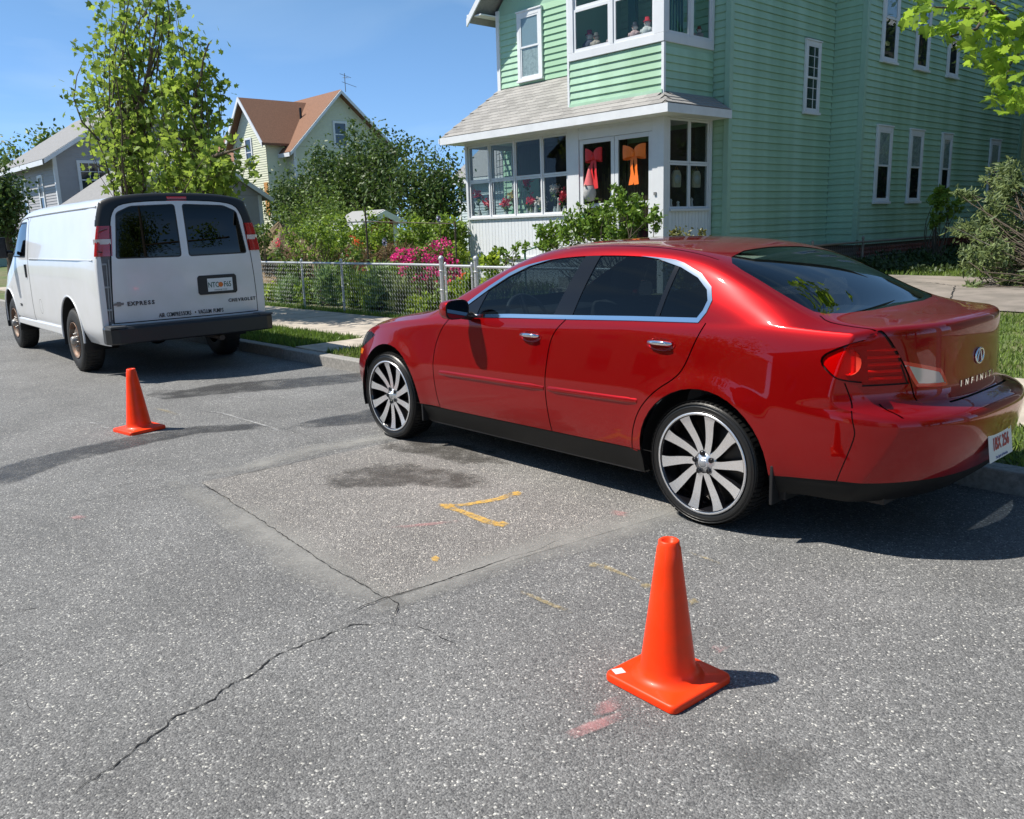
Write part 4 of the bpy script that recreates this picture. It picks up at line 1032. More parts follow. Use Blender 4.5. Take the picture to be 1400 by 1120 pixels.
def ht(x, y):
    """height of the yards"""
    t = max(0, min(1, (y-8.3)/7)); h = .13+.33*t*t*(3-2*t)
    if y > 14: h += .012*(y-14)
    h += .03*math.sin(x*.7+y*.4)*min(1, max(0, (y-8.5)/3))
    return h
def build_ground():
    soil = mat('soil', (.10, .085, .055), .95, var=.3, vscale=2, vary2=((.06, .10, .025), .7), bump=.5, bscale=12)
    grassy = mat('grassy_ground', (.075, .115, .030), .95, var=.35, vscale=3, vary2=((.13, .12, .06), 1.3), bump=.8, bscale=30)
    mb = MB(); mb.box((-700, -500, -.6), (500, 700, -.10)); tag(mb.build('ground', grassy), kind='structure')
    # road surface
    mb = MB(); mb.box((-260, -5.2, -.09), (160, 5.13, 0)); tag(mb.build('road', ROAD), kind='structure')
    # far side walk and verge behind the camera
    conc0 = mat('concrete', (.42, .37, .31), .85, var=.16, vscale=2.2, bump=.25, bscale=80, vary2=((.33, .29, .245), 5))
    mb = MB(); mb.box((-260, -5.4, -.09), (160, -5.2, .13)); tag(mb.build('opposite_kerb', conc0), kind='structure')
    mb = MB(); mb.box((-260, -40, -.09), (160, -5.4, .12)); tag(mb.build('opposite_verge', grassy), kind='structure')
    # yard terrain
    xs = np.concatenate([np.linspace(-240, -42, 12), np.linspace(-40, 14, 109), np.linspace(20, 150, 8)]); ys = np.concatenate([np.linspace(5.28, 30, 90), np.linspace(32, 120, 16)])
    V = [(x, y, ht(x, y)-.012) for y in ys for x in xs]; nx = len(xs)
    F = np.array([(j*nx+i, j*nx+i+1, (j+1)*nx+i+1, (j+1)*nx+i) for j in range(len(ys)-1) for i in range(nx-1)])
    tag(link('yard', mesh_arrays('yard', V, F, True), grassy), kind='structure')
    # kerb stones
    granite = mat('granite_kerb', (.25, .24, .225), .8, var=.3, vscale=30, bump=.4, bscale=90); objrand(granite, .12)
    kb = tag(empty('kerb', (0, 0, 0)), kind='structure')
    me = None; L = 1.83
    for i in range(-14, 3):
        x = i*L-.8
        if me is None:
            mb = MB(); mb.box((.006, -.075, -.10), (L-.006, .075, .135)); o = mb.build('kerb_stone', granite, kb, bevel=.012); me = o.data; proto = o
            o.location = (x, 5.205, 0)
        else:
            o = proto.copy(); COL.objects.link(o); o.location = (x, 5.205+random.uniform(-.008, .008), random.uniform(-.006, .004)); o.rotation_euler = (0, 0, random.uniform(-.004, .004))
    # sidewalk slabs
    conc = conc0; objrand(conc, .07)
    sw = tag(empty('sidewalk', (0, 0, 0)), kind='structure'); proto = None; L = 1.5
    for i in range(-22, 4):
        if proto is None:
            mb = MB(); mb.box((.008, 6.36, .02), (L-.008, 8.14, .142)); proto = mb.build('slab', conc, sw, bevel=.008); o = proto
        else: o = proto.copy(); COL.objects.link(o)
        o.location = (i*L+.3, 0, random.uniform(-.006, .003))
    ap = tag(empty('path', (0, 0, 0)), kind='structure')
    for (a, b) in (((-9.95, 5.30), (-9.22, 6.345)), ):
        mb = MB(); mb.box((a[0], a[1], .02), (b[0], b[1], .14)); mb.build('slab', conc, ap, bevel=.008)
    for k in range(4):
        mb = MB(); mb.box((-10.6, 8.3+k*1.05+.01, .05), (-9.7, 9.34+k*1.05, .16+.07*k)); mb.build('slab', conc, ap, bevel=.008)
    # driveway pad on the right
    drive = mat('old_driveway', (.23, .20, .175), .9, var=.2, vscale=1.5, bump=.4, bscale=60, vary2=((.17, .15, .13), 2.4))
    V = []; xs = np.linspace(-7.6, 8, 40); ys = np.linspace(11.75, 15.4, 10)
    for y in ys:
        for x in xs:
            V.append((x, y+.10*math.sin(x*1.3)*(1 if y in (ys[0], ys[-1]) else 0), ht(x, y)+.012))
    F = np.array([(j*40+i, j*40+i+1, (j+1)*40+i+1, (j+1)*40+i) for j in range(9) for i in range(39)])
    tag(link('driveway', mesh_arrays('driveway', V, F, True), drive), kind='structure')
    crk = mat('crack_dark', (.012, .012, .012), 1)
    def crack(name, pts, w, z, par=None, jit=.012, seg=.035, m=crk):
        P = []; V = []; F = []
        for i in range(len(pts)-1):
            a, b = Vector(pts[i]), Vector(pts[i+1]); n = max(2, int((b-a).length/seg))
            for k in range(n): P.append(a.lerp(b, k/n))
        P.append(Vector(pts[-1])); nn = len(P); off = 0
        for i, p in enumerate(P):
            d = (P[min(i+1, nn-1)]-P[max(i-1, 0)]).normalized(); s_ = Vector((-d.y, d.x)); off = off*.6+random.uniform(-jit, jit)
            ww = w*random.uniform(.25, 1.2)*(1 if 2 < i < nn-3 else .4); c = p+s_*off
            zz = z if not callable(z) else z(c.x, c.y)
            V += [(*(c+s_*ww), zz), (*(c-s_*ww), zz)]
        F = [(2*i, 2*i+1, 2*i+3, 2*i+2) for i in range(nn-1)]
        o = link(name, mesh_arrays(name, V, F), m, par); return tag(o, kind='structure') if not par else o
    g = lambda x, y: tuple(at_z(x, y)[:2])
    # the worn repair patch
    pc = [g(262, 660), g(300, 652), g(420, 622), g(520, 603), g(700, 560), g(1080, 640), g(905, 700), g(700, 762), g(528, 822), g(400, 740)]
    rp = [g(275, 660), g(420, 630), g(560, 600), g(760, 585), g(1050, 640), g(905, 706), g(700, 767), g(530, 818), g(400, 742)]
    V = [(x, y, .004) for x, y in rp]; V = [(sum(p[0] for p in V)/len(V), sum(p[1] for p in V)/len(V), .004)]+V
    n = len(rp); tag(link('road_patch', mesh_arrays('road_patch', V, [(0, 1+(i+1) % n, 1+i) for i in range(n)]), PATCH), kind='structure')
    film = decal_mat('dried_slurry', (.31, .305, .29), .85, 4.0, .55, .75, .62)
    strip_decal('road_dust', [g(235, 655), g(330, 705), g(420, 765), g(490, 805), g(548, 835)], [.07, .17, .18, .14, .06], .0055, film, .08)
    strip_decal('road_dust', [g(500, 838), g(600, 798), g(700, 762), g(800, 735), g(900, 705), g(1000, 680)], [.06, .12, .15, .18, .17, .06], .0055, film, .08)
    strip_decal('road_dust', [g(262, 650), g(340, 640), g(430, 615), g(520, 600), g(620, 580)], [.04, .13, .16, .14, .05], .0055, film, .08)
    # cracks
    crack('road_crack', [g(278, 662), g(350, 708), g(400, 742), g(455, 778), g(528, 820)], .0030, .0068, jit=.0045, seg=.02)
    crack('road_crack', [g(530, 818), g(584, 802), g(650, 780), g(700, 762)], .0040, .0068, jit=.0045, seg=.02)
    crack('road_crack', [g(285, 660), g(330, 650), g(400, 634), g(450, 622)], .0028, .0068)
    crack('road_crack', [g(700, 762), g(760, 742)], .0022, .0068)
    crack('road_crack', [g(486, 840), g(492, 832), g(530, 818), g(546, 826), g(535, 850)], .0030, .0068, jit=.006, seg=.018)
    crack('road_crack', [g(100, 1085), g(160, 1045), g(200, 1015), g(230, 988), g(290, 955), g(330, 930), g(385, 895), g(440, 872), g(478, 855), g(500, 854), g(530, 853)], .0036, .003, jit=.009, seg=.018)
    crack('road_crack', [g(530, 853), g(580, 860), g(640, 895)], .0015, .003)
    for L_, w in (([(95, 690), (140, 680), (200, 672), (250, 662)], .003), ([(140, 668), (190, 660), (225, 655)], .004), ([(0, 845), (25, 835), (60, 828), (80, 830)], .003), ([(0, 912), (40, 893), (50, 890)], .005), ([(0, 948), (30, 960), (42, 975)], .003), ([(270, 560), (330, 572), (400, 590), (470, 615)], .002)):
        crack('road_crack', [g(*q) for q in L_], w*.6, .003)
    # dark wet streaks, from the van gutter and by the far cone
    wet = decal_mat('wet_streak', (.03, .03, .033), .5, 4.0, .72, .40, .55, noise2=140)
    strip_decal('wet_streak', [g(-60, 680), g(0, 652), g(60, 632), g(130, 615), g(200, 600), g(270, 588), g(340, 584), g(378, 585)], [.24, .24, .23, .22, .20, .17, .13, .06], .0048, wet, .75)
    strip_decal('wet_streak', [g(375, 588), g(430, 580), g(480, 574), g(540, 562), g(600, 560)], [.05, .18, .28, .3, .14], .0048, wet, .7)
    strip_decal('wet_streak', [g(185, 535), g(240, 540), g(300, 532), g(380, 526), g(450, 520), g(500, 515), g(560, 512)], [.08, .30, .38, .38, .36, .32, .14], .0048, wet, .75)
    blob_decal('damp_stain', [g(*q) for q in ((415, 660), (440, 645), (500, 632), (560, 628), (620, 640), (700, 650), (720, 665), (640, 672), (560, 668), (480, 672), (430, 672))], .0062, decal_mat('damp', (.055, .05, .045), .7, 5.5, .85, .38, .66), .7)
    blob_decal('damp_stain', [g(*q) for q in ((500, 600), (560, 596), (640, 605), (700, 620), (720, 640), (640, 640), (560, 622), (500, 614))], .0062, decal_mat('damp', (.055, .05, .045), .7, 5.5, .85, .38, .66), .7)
    blob_decal('damp_stain', [g(*q) for q in ((960, 1010), (1080, 1000), (1140, 1040), (1080, 1100), (980, 1090))], .0062, decal_mat('damp2', (.09, .09, .09), .8, 4, 1.0, .5, .3), .7)
    # paint marks
    yel = decal_mat('yellow_spray_paint', (.68, .42, .09), .6, 38, .80, .5, .78, noise2=200)
    yel2 = decal_mat('faded_yellow_paint', (.50, .38, .15), .7, 38, .95, .5, .5, noise2=200)
    pink = decal_mat('faded_pink_paint', (.55, .25, .25), .7, 5, .80, .35, .45, noise2=160)
    wht = decal_mat('faded_white_chalk', (.50, .50, .50), .8, 14, .95, .4, .5, noise2=160)
    strip_decal('paint_mark', [g(598, 694), g(640, 691), g(680, 684), g(716, 674)], [.022, .030, .034, .055], .0072, yel, .6)
    strip_decal('paint_mark', [g(600, 690), g(630, 700), g(664, 714), g(694, 722)], [.04, .030, .04, .034], .0075, yel, .6)
    for (cx, cy, rx_, ry_) in ((612, 693, 13, 4.5), (706, 676, 9, 4), (684, 718, 12, 4.5), (655, 688, 6, 2.5), (812, 774, 9, 4), (884, 803, 9, 4)):
        blob_decal('paint_mark', [g(cx+rx_*math.cos(a)*random.uniform(.8, 1.2), cy+ry_*math.sin(a)*random.uniform(.8, 1.2)) for a in np.linspace(0, 6.28, 11)[:-1]], .0069, yel if cx < 720 else yel2, .7)
    blob_decal('paint_mark', [g(*q) for q in ((588, 764), (596, 761), (603, 765), (598, 770), (590, 769))], .0072, yel, .8)
    strip_decal('paint_mark', [g(702, 806), g(730, 818), g(760, 831), g(788, 842)], .018, .0072, yel2, .5)
    strip_decal('paint_mark', [g(806, 770), g(830, 778), g(860, 790), g(890, 806)], [.03, .028, .012, .02], .0072, yel2, .5)
    strip_decal('paint_mark', [g(930, 752), g(965, 765), g(1000, 778)], .012, .0072, yel2, .5)
    strip_decal('paint_mark', [g(205, 558), g(225, 562), g(250, 571)], [.04, .025, .03], .0072, yel2, .6)
    blob_decal('paint_mark', [g(*q) for q in ((936, 822), (950, 818), (958, 826), (945, 830))], .0072, yel2, .6)
    for a, b, w in (((740, 1020), (900, 965), .035), ((800, 975), (860, 962), .05), ((960, 900), (1000, 880), .04), ((520, 725), (650, 712), .03), ((830, 700), (870, 708), .05), ((95, 705), (115, 712), .04)):
        strip_decal('paint_mark', [g(*a), tuple((Vector(g(*a))+Vector(g(*b)))/2), g(*b)], w, .0078, pink, .5)
    for pts in ([(10, 520), (30, 525), (50, 522)], [(95, 575), (130, 580), (170, 578)], [(110, 590), (140, 585), (165, 590)], [(260, 560), (300, 565), (370, 585), (400, 600)], [(808, 885), (822, 890)], [(300, 540), (330, 545), (350, 541)]):
        strip_decal('chalk_mark', [g(*q) for q in pts], .02, .0078, wht, .5)
    # crack in the driveway, gutter litter
    dz = lambda x, y: ht(x, y)+.020
    crack('driveway_crack', [(-6.2, 14.0), (-5.5, 14.2), (-5.0, 13.9), (-4.3, 14.1), (-3.6, 13.8), (-3, 14.0)], .012, dz)
    crack('driveway_crack', [(-5.0, 13.9), (-4.7, 13.0), (-4.4, 12.0)], .010, dz)
build_ground()

# ------------------------------------------------------------------ foliage toolkit
LEAFSHAPES = {
    'oval': (np.array([[0, 0, 0], [.28, .30, .05], [.22, .72, .02], [0, 1, -.06], [-.22, .72, .02], [-.28, .30, .05]], float), np.array([[0, 1, 2], [0, 2, 3], [0, 3, 4], [0, 4, 5]])),
    'maple': (np.array([[0, 0, 0], [.42, .12, .05], [.30, .38, .0], [.52, .62, .08], [.20, .62, .0], [0, 1, -.05], [-.20, .62, .0], [-.52, .62, .08], [-.30, .38, 0], [-.42, .12, .05]], float), np.array([[0, 1, 2], [0, 2, 4], [2, 3, 4], [0, 4, 6], [4, 5, 6], [0, 6, 8], [6, 7, 8], [0, 8, 9]])),
    'blade': (np.array([[-.05, 0, 0], [.05, 0, 0], [.04, .55, .04], [-.04, .55, .04], [0, 1, -.10]], float), np.array([[0, 1, 2], [0, 2, 3], [3, 2, 4]])),
    'petal': (np.array([[0, 0, 0], [.4, .5, .12], [0, 1, .0], [-.4, .5, .12]], float), np.array([[0, 1, 2], [0, 2, 3]])),
}
def leaf_cloud(C, size, shape='oval', up=.35, out=None, jit=.35, dirs=None, wid=1.0):
    """C (n,3) leaf bases. returns V,F"""
    C = np.asarray(C, float); n = len(C); S, T = LEAFSHAPES[shape]
    a = RNG.normal(size=(n, 3)) if dirs is None else np.asarray(dirs, float)+RNG.normal(size=(n, 3))*jit
    if out is not None: a = a+out
    a /= np.linalg.norm(a, axis=1)[:, None]+1e-9
    nn = RNG.normal(size=(n, 3))*(1-up)+np.array([0, 0, 1.])*up*2.2
    b = np.cross(nn, a); b /= np.linalg.norm(b, axis=1)[:, None]+1e-9; c = np.cross(b, a)*-1
    c = np.cross(a, b)*-1
    sz = size*RNG.uniform(.65, 1.3, n)
    V = C[:, None, :]+sz[:, None, None]*(S[None, :, 0:1]*wid*b[:, None, :]+S[None, :, 1:2]*a[:, None, :]+S[None, :, 2:3]*c[:, None, :])
    F = T[None]+(np.arange(n)*len(S))[:, None, None]
    return V.reshape(-1, 3), F.reshape(-1, 3)
def merge(L):
    V = []; F = []; o = 0
    for v, f in L: V.append(v); F.append(f+o); o += len(v)
    return np.concatenate(V), np.concatenate(F)
def foliage(name, L, m, parent=None, stuff=True):
    V, F = merge(L); o = link(name, mesh_arrays(name, V, F), m, parent)
    if stuff: o['kind'] = 'stuff'
    return o
BARK = mat('bark', (.085, .065, .048), .9, var=.3, vscale=20, bump=.8, bscale=40)
BARKG = mat('grey_bark', (.16, .14, .12), .85, var=.3, vscale=20, bump=.8, bscale=40)
def limb(mb, a, b, r0, r1, bend=.08, n=6, seg=6):
    a, b = Vector(a), Vector(b); d = b-a; L = d.length; pts = []; rr = []
    off = Vector((random.gauss(0, 1), random.gauss(0, 1), random.gauss(0, .4)))*L*bend
    for i in range(seg+1):
        t = i/seg; p = a+d*t+off*math.sin(math.pi*t)+Vector((random.gauss(0, 1), random.gauss(0, 1), random.gauss(0, 1)))*L*.008*(0 < i < seg); pts.append(p); rr.append(r0+(r1-r0)*t)
    mb.tube(pts, rr, n); return pts
def tree(name, label, cat, base, blobs, ntip, lpt, lsize, lmat, shape='oval', trunk_r=.12, bark=None, stems=None, group=None, clump=.28, seed=1, fork=.35, up=.35, inner=.25):
    """blobs: list of (centre, radii); stems: list of lists of points from the ground up"""
    random.seed(seed); rg = np.random.default_rng(seed); base = Vector(base)
    root = empty(name, base); tag(root, label, cat, group)
    mb = MB(); skeleton = []
    if stems is None:
        c = sum((Vector(b[0]) for b in blobs), Vector())/len(blobs); stems = [[base, base.lerp(c, .55), Vector((c.x, c.y, max(b[0][2] for b in blobs)))]]
    for st_ in stems:
        P = [Vector(p) for p in st_]; L = sum((P[i+1]-P[i]).length for i in range(len(P)-1)); acc = 0; pts = [P[0]-base]; rr = [trunk_r*1.25]
        for i in range(len(P)-1):
            for k in range(1, 6):
                p = P[i].lerp(P[i+1], k/5); acc += (P[i+1]-P[i]).length/5; q = p-base+Vector((random.gauss(0, .012), random.gauss(0, .012), 0))*L*.3
                pts.append(q); rr.append(max(trunk_r*max(0, 1-acc/L)**.8, .012))
        mb.tube(pts, rr, 10); skeleton += [(p+base, r) for p, r in zip(pts, rr)]
    vol = np.array([b[1][0]*b[1][1]*b[1][2] for b in blobs])**.67; vol /= vol.sum()
    leaves = []; sk = np.array([list(p) for p, r in skeleton]); skz = sk[:, 2]
    zmin = min(b[0][2]-b[1][2] for b in blobs)
    for i in range(ntip):
        b = blobs[rg.choice(len(blobs), p=vol)]; d = rg.normal(size=3); d /= np.linalg.norm(d); rad = rg.uniform(inner, 1)**(1/2.2)
        tip = np.array(b[0])+d*rad*np.array(b[1])
        h = tip[2]-base.z; want = base.z+h*rg.uniform(fork, .75)
        cand = np.argsort(np.abs(skz-want)+.35*np.linalg.norm(sk-tip, axis=1))[0]; p0, r0 = skeleton[cand]
        pts = limb(mb, p0-base, Vector(tip)-base, min(max(r0*.5, .008), .05)*.8, .004, .10, 5, 5)
        if i % 6 == 0 and len(skeleton) < 400:
            for p in pts[1:4]: skeleton.append((p+base, .016))
            sk = np.array([list(p) for p, r in skeleton]); skz = sk[:, 2]
        m = int(lpt*rg.uniform(.6, 1.4)); seg = np.array([list(p) for p in pts[2:]])
        w = rg.integers(0, len(seg), m); C = seg[w]+rg.normal(size=(m, 3))*clump*np.array([1, 1, .8])*rg.uniform(.5, 1.1)
        leaves.append(leaf_cloud(C, lsize, shape, up))
    mb.build('trunk', bark or BARK, root)
    foliage('crown', leaves, lmat, root); return root
def bush(name, label, cat, base, blobs, nleaf, lsize, lmat, shape='oval', group=None, flowers=None, seed=3, stems=7, up=.35, hollow=.35, dirs_up=0., wid=1., cl=26, sgk=.20):
    random.seed(seed); rg = np.random.default_rng(seed); base = Vector(base); root = empty(name, base); tag(root, label, cat, group)
    mb = MB(); L = []; vol = np.array([b[1][0]*b[1][1]*b[1][2] for b in blobs])**.67; vol /= vol.sum()
    for bi, b in enumerate(blobs):
        m = int(nleaf*vol[bi]); ncl = max(6, m//cl); ctr = []
        for k in range(ncl):
            d = rg.normal(size=3); d /= np.linalg.norm(d); r = rg.uniform(hollow, 1)**.5; ctr.append(np.array(b[0])-np.array(base)+d*r*np.array(b[1]))
        ctr = np.array(ctr); w = rg.integers(0, ncl, m); sg = min(b[1])*sgk
        C = ctr[w]+rg.normal(size=(m, 3))*sg
        C[:, 2] = np.maximum(C[:, 2], .01)
        L.append(leaf_cloud(C, lsize, shape, up, out=np.array([0, 0, dirs_up]), wid=wid))
        for k in range(max(3, int(stems*vol[bi]*2))):
            q = ctr[rg.integers(0, ncl)]; limb(mb, (rg.uniform(-.06, .06), rg.uniform(-.06, .06), 0), q, .014, .004, .12, 5, 5)
    mb.build('stems', BARK, root)
    foliage('leaves', L, lmat, root)
    if flowers:
        fm, cnt, fs, fb = flowers; L = []
        for b in (fb or blobs):
            d = rg.normal(size=(cnt, 3)); d /= np.linalg.norm(d, axis=1)[:, None]; C0 = np.array(b[0])-np.array(base)+d*np.array(b[1])*rg.uniform(.72, 1.08, (cnt, 1))
            C = np.repeat(C0, 7, axis=0)+rg.normal(size=(cnt*7, 3))*fs*.35
            L.append(leaf_cloud(C, fs, 'petal', .2))
        foliage('blossoms', L, fm, root)
    return root
def grass_patch(name, pts, dens, h, m, zf, parent=None, seed=5, keep=None):
    rg = np.random.default_rng(seed); xs = [p[0] for p in pts]; ys = [p[1] for p in pts]; A = (max(xs)-min(xs))*(max(ys)-min(ys)); n = int(A*dens)
    X = rg.uniform(min(xs), max(xs), n); Y = rg.uniform(min(ys), max(ys), n); k = [inpoly(x, y, pts) for x, y in zip(X, Y)]; X = X[k]; Y = Y[k]
    Z = np.array([zf(x, y) for x, y in zip(X, Y)]); C = np.stack([X, Y, Z], 1)
    dn = .5+.5*np.sin(X*2.3+1.7*np.sin(Y*3.1))*np.sin(Y*2.9+X)
    sz = h
    V, F = leaf_cloud(C, sz, 'blade', .0, dirs=np.tile([0, 0, 1.], (len(C), 1)), jit=.38, wid=1.6)
    return tag(link(name, mesh_arrays(name, V, F), m, parent), kind='stuff')
GL = leafmat('grass_blades', (.10, .19, .035), .45, .3, .55)
GL2 = leafmat('lawn_blades', (.12, .20, .045), .5, .3, .55)
MAPLE = leafmat('maple_leaf', (.165, .275, .05), .38, .5, .5, .25)
MAPLE2 = leafmat('young_maple_leaf', (.18, .33, .04), .3, .6, .42, .3)
DKTREE = leafmat('dark_tree_leaf', (.055, .11, .026), .4, .25, .5)
MIDTREE = leafmat('mid_tree_leaf', (.095, .175, .035), .4, .3, .5)
SHRUB = leafmat('shrub_leaf', (.10, .20, .03), .4, .35, .38)
GREYG = leafmat('grey_green_leaf', (.15, .22, .10), .4, .4, .5)
HEDGE = leafmat('hedge_leaf', (.14, .245, .035), .45, .35, .45)
BLUEG = leafmat('iris_leaf', (.13, .235, .09), .35, .3, .5)
LIME = leafmat('lime_leaf', (.20, .32, .04), .4, .35, .5)

# ------------------------------------------------------------------ green house
def brick_mat():
    m, n, p = nodes('brick_red'); oi = n.nodes.new('ShaderNodeObjectInfo'); rp = n.nodes.new('ShaderNodeValToRGB'); e = rp.color_ramp.elements
    e[0].color = (.13, .035, .025, 1); e[1].color = (.24, .075, .05, 1); n.links.new(oi.outputs['Random'], rp.inputs[0]); n.links.new(rp.outputs[0], p.inputs['Base Color']); p.inputs['Roughness'].default_value = .9
    return m
def green_house():
    L0 = Vector((-12.3, 14.0, .4)); root = empty('house', L0); tag(root, 'pale green clapboard house with glazed white front porch behind the red car', 'house')
    def part(name, mb, m, bev=0): o = mb.build(name, m, root, -L0, bevel=bev); return o
    GRN = green
    XmL, Ym, X2, Yj, X3, Yb = -15.43, 14.0, -9.18, 17.86, -8.50, 27.6; XL, Xp, Yp = -14.96, -9.50, 12.5; ZS = 1.06
    back = mat('wall_backing', (.30, .48, .36), .8)
    # plain wall cores
    mb = MB(); mb.box((XmL+.02, Ym+.02, ZS), (X2-.02, Ym+.25, 6.4)); mb.add([(XmL+.02, Ym+.02, 6.4), (X2-.02, Ym+.02, 6.4), (X2-.02, Ym+.02, 7.6), (-12.2, Ym+.02, 9.6)], [(0, 1, 2, 3)]); wf = part('front_wall', mb, back)
    mb = MB(); mb.box((X2-.25, Ym+.26, ZS), (X2-.02, Yj+.3, 7.6)); ws_ = part('side_wall', mb, back)
    mb = MB(); mb.box((X2-.3, Yj+.02, ZS), (X3-.02, Yj+.25, 9.0)); wj = part('corner_wall', mb, back)
    mb = MB(); mb.box((X3-.25, Yj+.26, ZS), (X3-.02, Yb, 9.0)); wr = part('rear_side_wall', mb, back)
    mb = MB(); mb.box((XmL, Ym+.3, ZS), (XmL+.2, Yb, 6.4)); mb.box((XmL+.02, Yb, ZS), (X3, Yb+.2, 9.0)); part('far_wall', mb, green)
    PITCH_ = .1305
    def boards(parent, axis, plane, a0, a1, z0, z1, sgn):
        """lapped boards; axis 'y' faces -Y, 'x' faces +X"""
        ln = a1-a0; mb = MB(); t0, t1 = .004, .029
        prof = [(0, t1), (PITCH_+.012, t0)]
        def P(a, z, d): return (a, -d, z) if axis == 'y' else (d, a, z)
        V = [P(0, 0, 0), P(ln, 0, 0), P(ln, 0, t1), P(0, 0, t1), P(0, PITCH_, t0), P(ln, PITCH_, t0), P(ln, PITCH_, 0), P(0, PITCH_, 0)]
        if axis == 'y': Fc = [(0, 1, 2, 3), (3, 2, 5, 4), (4, 5, 6, 7), (0, 3, 4, 7), (1, 6, 5, 2)]
        else: Fc = [(0, 3, 2, 1), (3, 4, 5, 2), (4, 7, 6, 5), (0, 7, 4, 3), (1, 2, 5, 6)]
        mb.add(V, [f[::-1] for f in Fc] if axis == 'y' else [f[::-1] for f in Fc]); me = None; n = int((z1-z0)/PITCH_)
        proto = mb.build('clapboard', GRN, parent); bm = bmesh.new(); bm.from_mesh(proto.data); bmesh.ops.recalc_face_normals(bm, faces=bm.faces); bm.to_mesh(proto.data); bm.free()
        for i in range(n):
            o = proto if i == 0 else proto.copy()
            if i: COL.objects.link(o)
            z = z0+i*PITCH_
            o.location = (a0, plane, z) if axis == 'y' else (plane, a0, z)
            j = random.uniform(-.0015, .0015); o.location[2] += j
    boards(wf, 'y', Ym+.02, XmL+.08, X2-.08, ZS, 6.4, -1); boards(ws_, 'x', X2-.02, Ym+.08, Yj-.002, ZS, 7.6, 1)
    boards(wj, 'y', Yj+.02, X2+.002, X3-.08, ZS, 9.0, -1); boards(wr, 'x', X3-.02, Yj+.08, Yb-.06, ZS, 9.0, 1)
    # corner boards
    cb = mat('green_trim', (.32, .50, .385), .55, var=.05)
    for (x, y, z1, nx_, ny_) in ((X2, Ym, 7.6, 1, -1), (X3, Yj, 9.0, 1, -1), (X3, Yb, 9, 1, 1)):
        mb = MB(); mb.box((x-.09, y-.022 if ny_ < 0 else y-.09, ZS), (x+.016, y+.09 if ny_ < 0 else y+.02, z1)); part('corner_board', mb, cb)
    mb = MB(); mb.box((XmL-.01, Ym-.024, 3.2), (XmL+.09, Ym+.1, 6.4)); part('corner_board', mb, white_s)
    mb = MB(); mb.box((X2-.03, Ym+.1, ZS-.10), (X2+.022, Yj, ZS)); mb.box((X3-.03, Yj+.09, ZS-.10), (X3+.022, Yb-.1, ZS)); mb.box((X2+.03, Yj-.022, ZS-.10), (X3, Yj+.03, ZS)); part('water_table', mb, cb)
    # brick foundation on the right side, bricks as far as they can be picked apart
    mb = MB(); mb.box((X3-.26, Yj+.1, .0), (X3-.045, Yb-.02, ZS-.1)); mb.box((X2-.3, Ym+.2, 0), (X2-.06, Yj+.1, ZS-.1)); mb.box((X2-.06, Yj+.06, 0), (X3-.06, Yj+.3, ZS-.1)); fd = part('foundation', mb, mat('mortar', (.12, .09, .075), .95))
    bmt = brick_mat(); mb = MB(); mb.box((0, 0, 0), (.022, .205, .062)); proto = None; cnt = 0
    for r in range(13):
        for k in range(22):
            y = Yj+.14+k*.22+(.11 if r % 2 else 0); z = .02+r*.0735
            if z > .90: continue
            if proto is None: proto = mb.build('brick', bmt, fd); o = proto
            else: o = proto.copy(); COL.objects.link(o)
            o.location = (X3-.045+random.uniform(-.003, .002), y, z); cnt += 1
    mb = MB()
    for r in range(13):
        for k in range(22, 43):
            y = Yj+.14+k*.22+(.11 if r % 2 else 0); z = .02+r*.0735; mb.box((X3-.045, y, z), (X3-.023, y+.205, z+.062))
    o = mb.build('brickwork', mat('brick_far', (.18, .055, .04), .9, island=.3), fd); o['kind'] = 'stuff'
    # roofs
    shg = mat('grey_shingle', (.27, .26, .25), .9, var=.12, vscale=20, bump=.5, bscale=120); objrand(shg, .18)
    mb = MB()
    def slab(P, t=.10): 
        n = Vector((Vector(P[1])-Vector(P[0])).cross(Vector(P[2])-Vector(P[0]))).normalized()*t
        V = [Vector(p) for p in P]+[Vector(p)-n for p in P]; m = len(P); mb.add(V, [list(range(m)), [2*m-1-i for i in range(m)]]+[(i, m+i, m+(i+1) % m, (i+1) % m) for i in range(m)])
    slab([(XmL-.45, Ym-.5, 6.25), (-12.2, Ym-.5, 9.75), (-12.2, Yb+.4, 9.75), (XmL-.45, Yb+.4, 6.25)][::-1], -.12)
    slab([(X2+.45, Ym-.5, 7.9), (-12.2, Ym-.5, 9.75), (-12.2, Yb+.4, 9.75), (X2+.45, Yb+.4, 7.9)], .12)
    slab([(X3+.4, Yj-.3, 9.15), (X2-2, Yj-.3, 10.3), (X2-2, Yb+.4, 10.3), (X3+.4, Yb+.4, 9.15)], .12)
    part('main_roof', mb, shg)
    mb = MB(); mb.box((XmL-.47, Ym-.49, 6.20), (XmL-.42, Yb+.4, 6.36)); mb.box((XmL-.42, Ym-.47, 6.28), (XmL-.0, Yb, 6.31)); part('eave_board', mb, white_s)
    mb = MB()
    a, b = Vector((XmL-.45, Ym-.53, 6.10)), Vector((-12.2, Ym-.53, 9.60)); mb.add([a, b, b+Vector((0, 0, .16)), a+Vector((0, 0, .16)), a+Vector((0, .04, 0)), b+Vector((0, .04, 0)), b+Vector((0, .04, .16)), a+Vector((0, .04, .16))], [(0, 1, 2, 3), (7, 6, 5, 4), (0, 4, 5, 1), (3, 2, 6, 7)])
    part('rake_board', mb, white_s)
    # porch roof
    e0, e1, zE, zT = -15.28, -9.12, 3.53, 4.68; yE = 12.08; s_ = (zT-zE)/(Ym-yE)
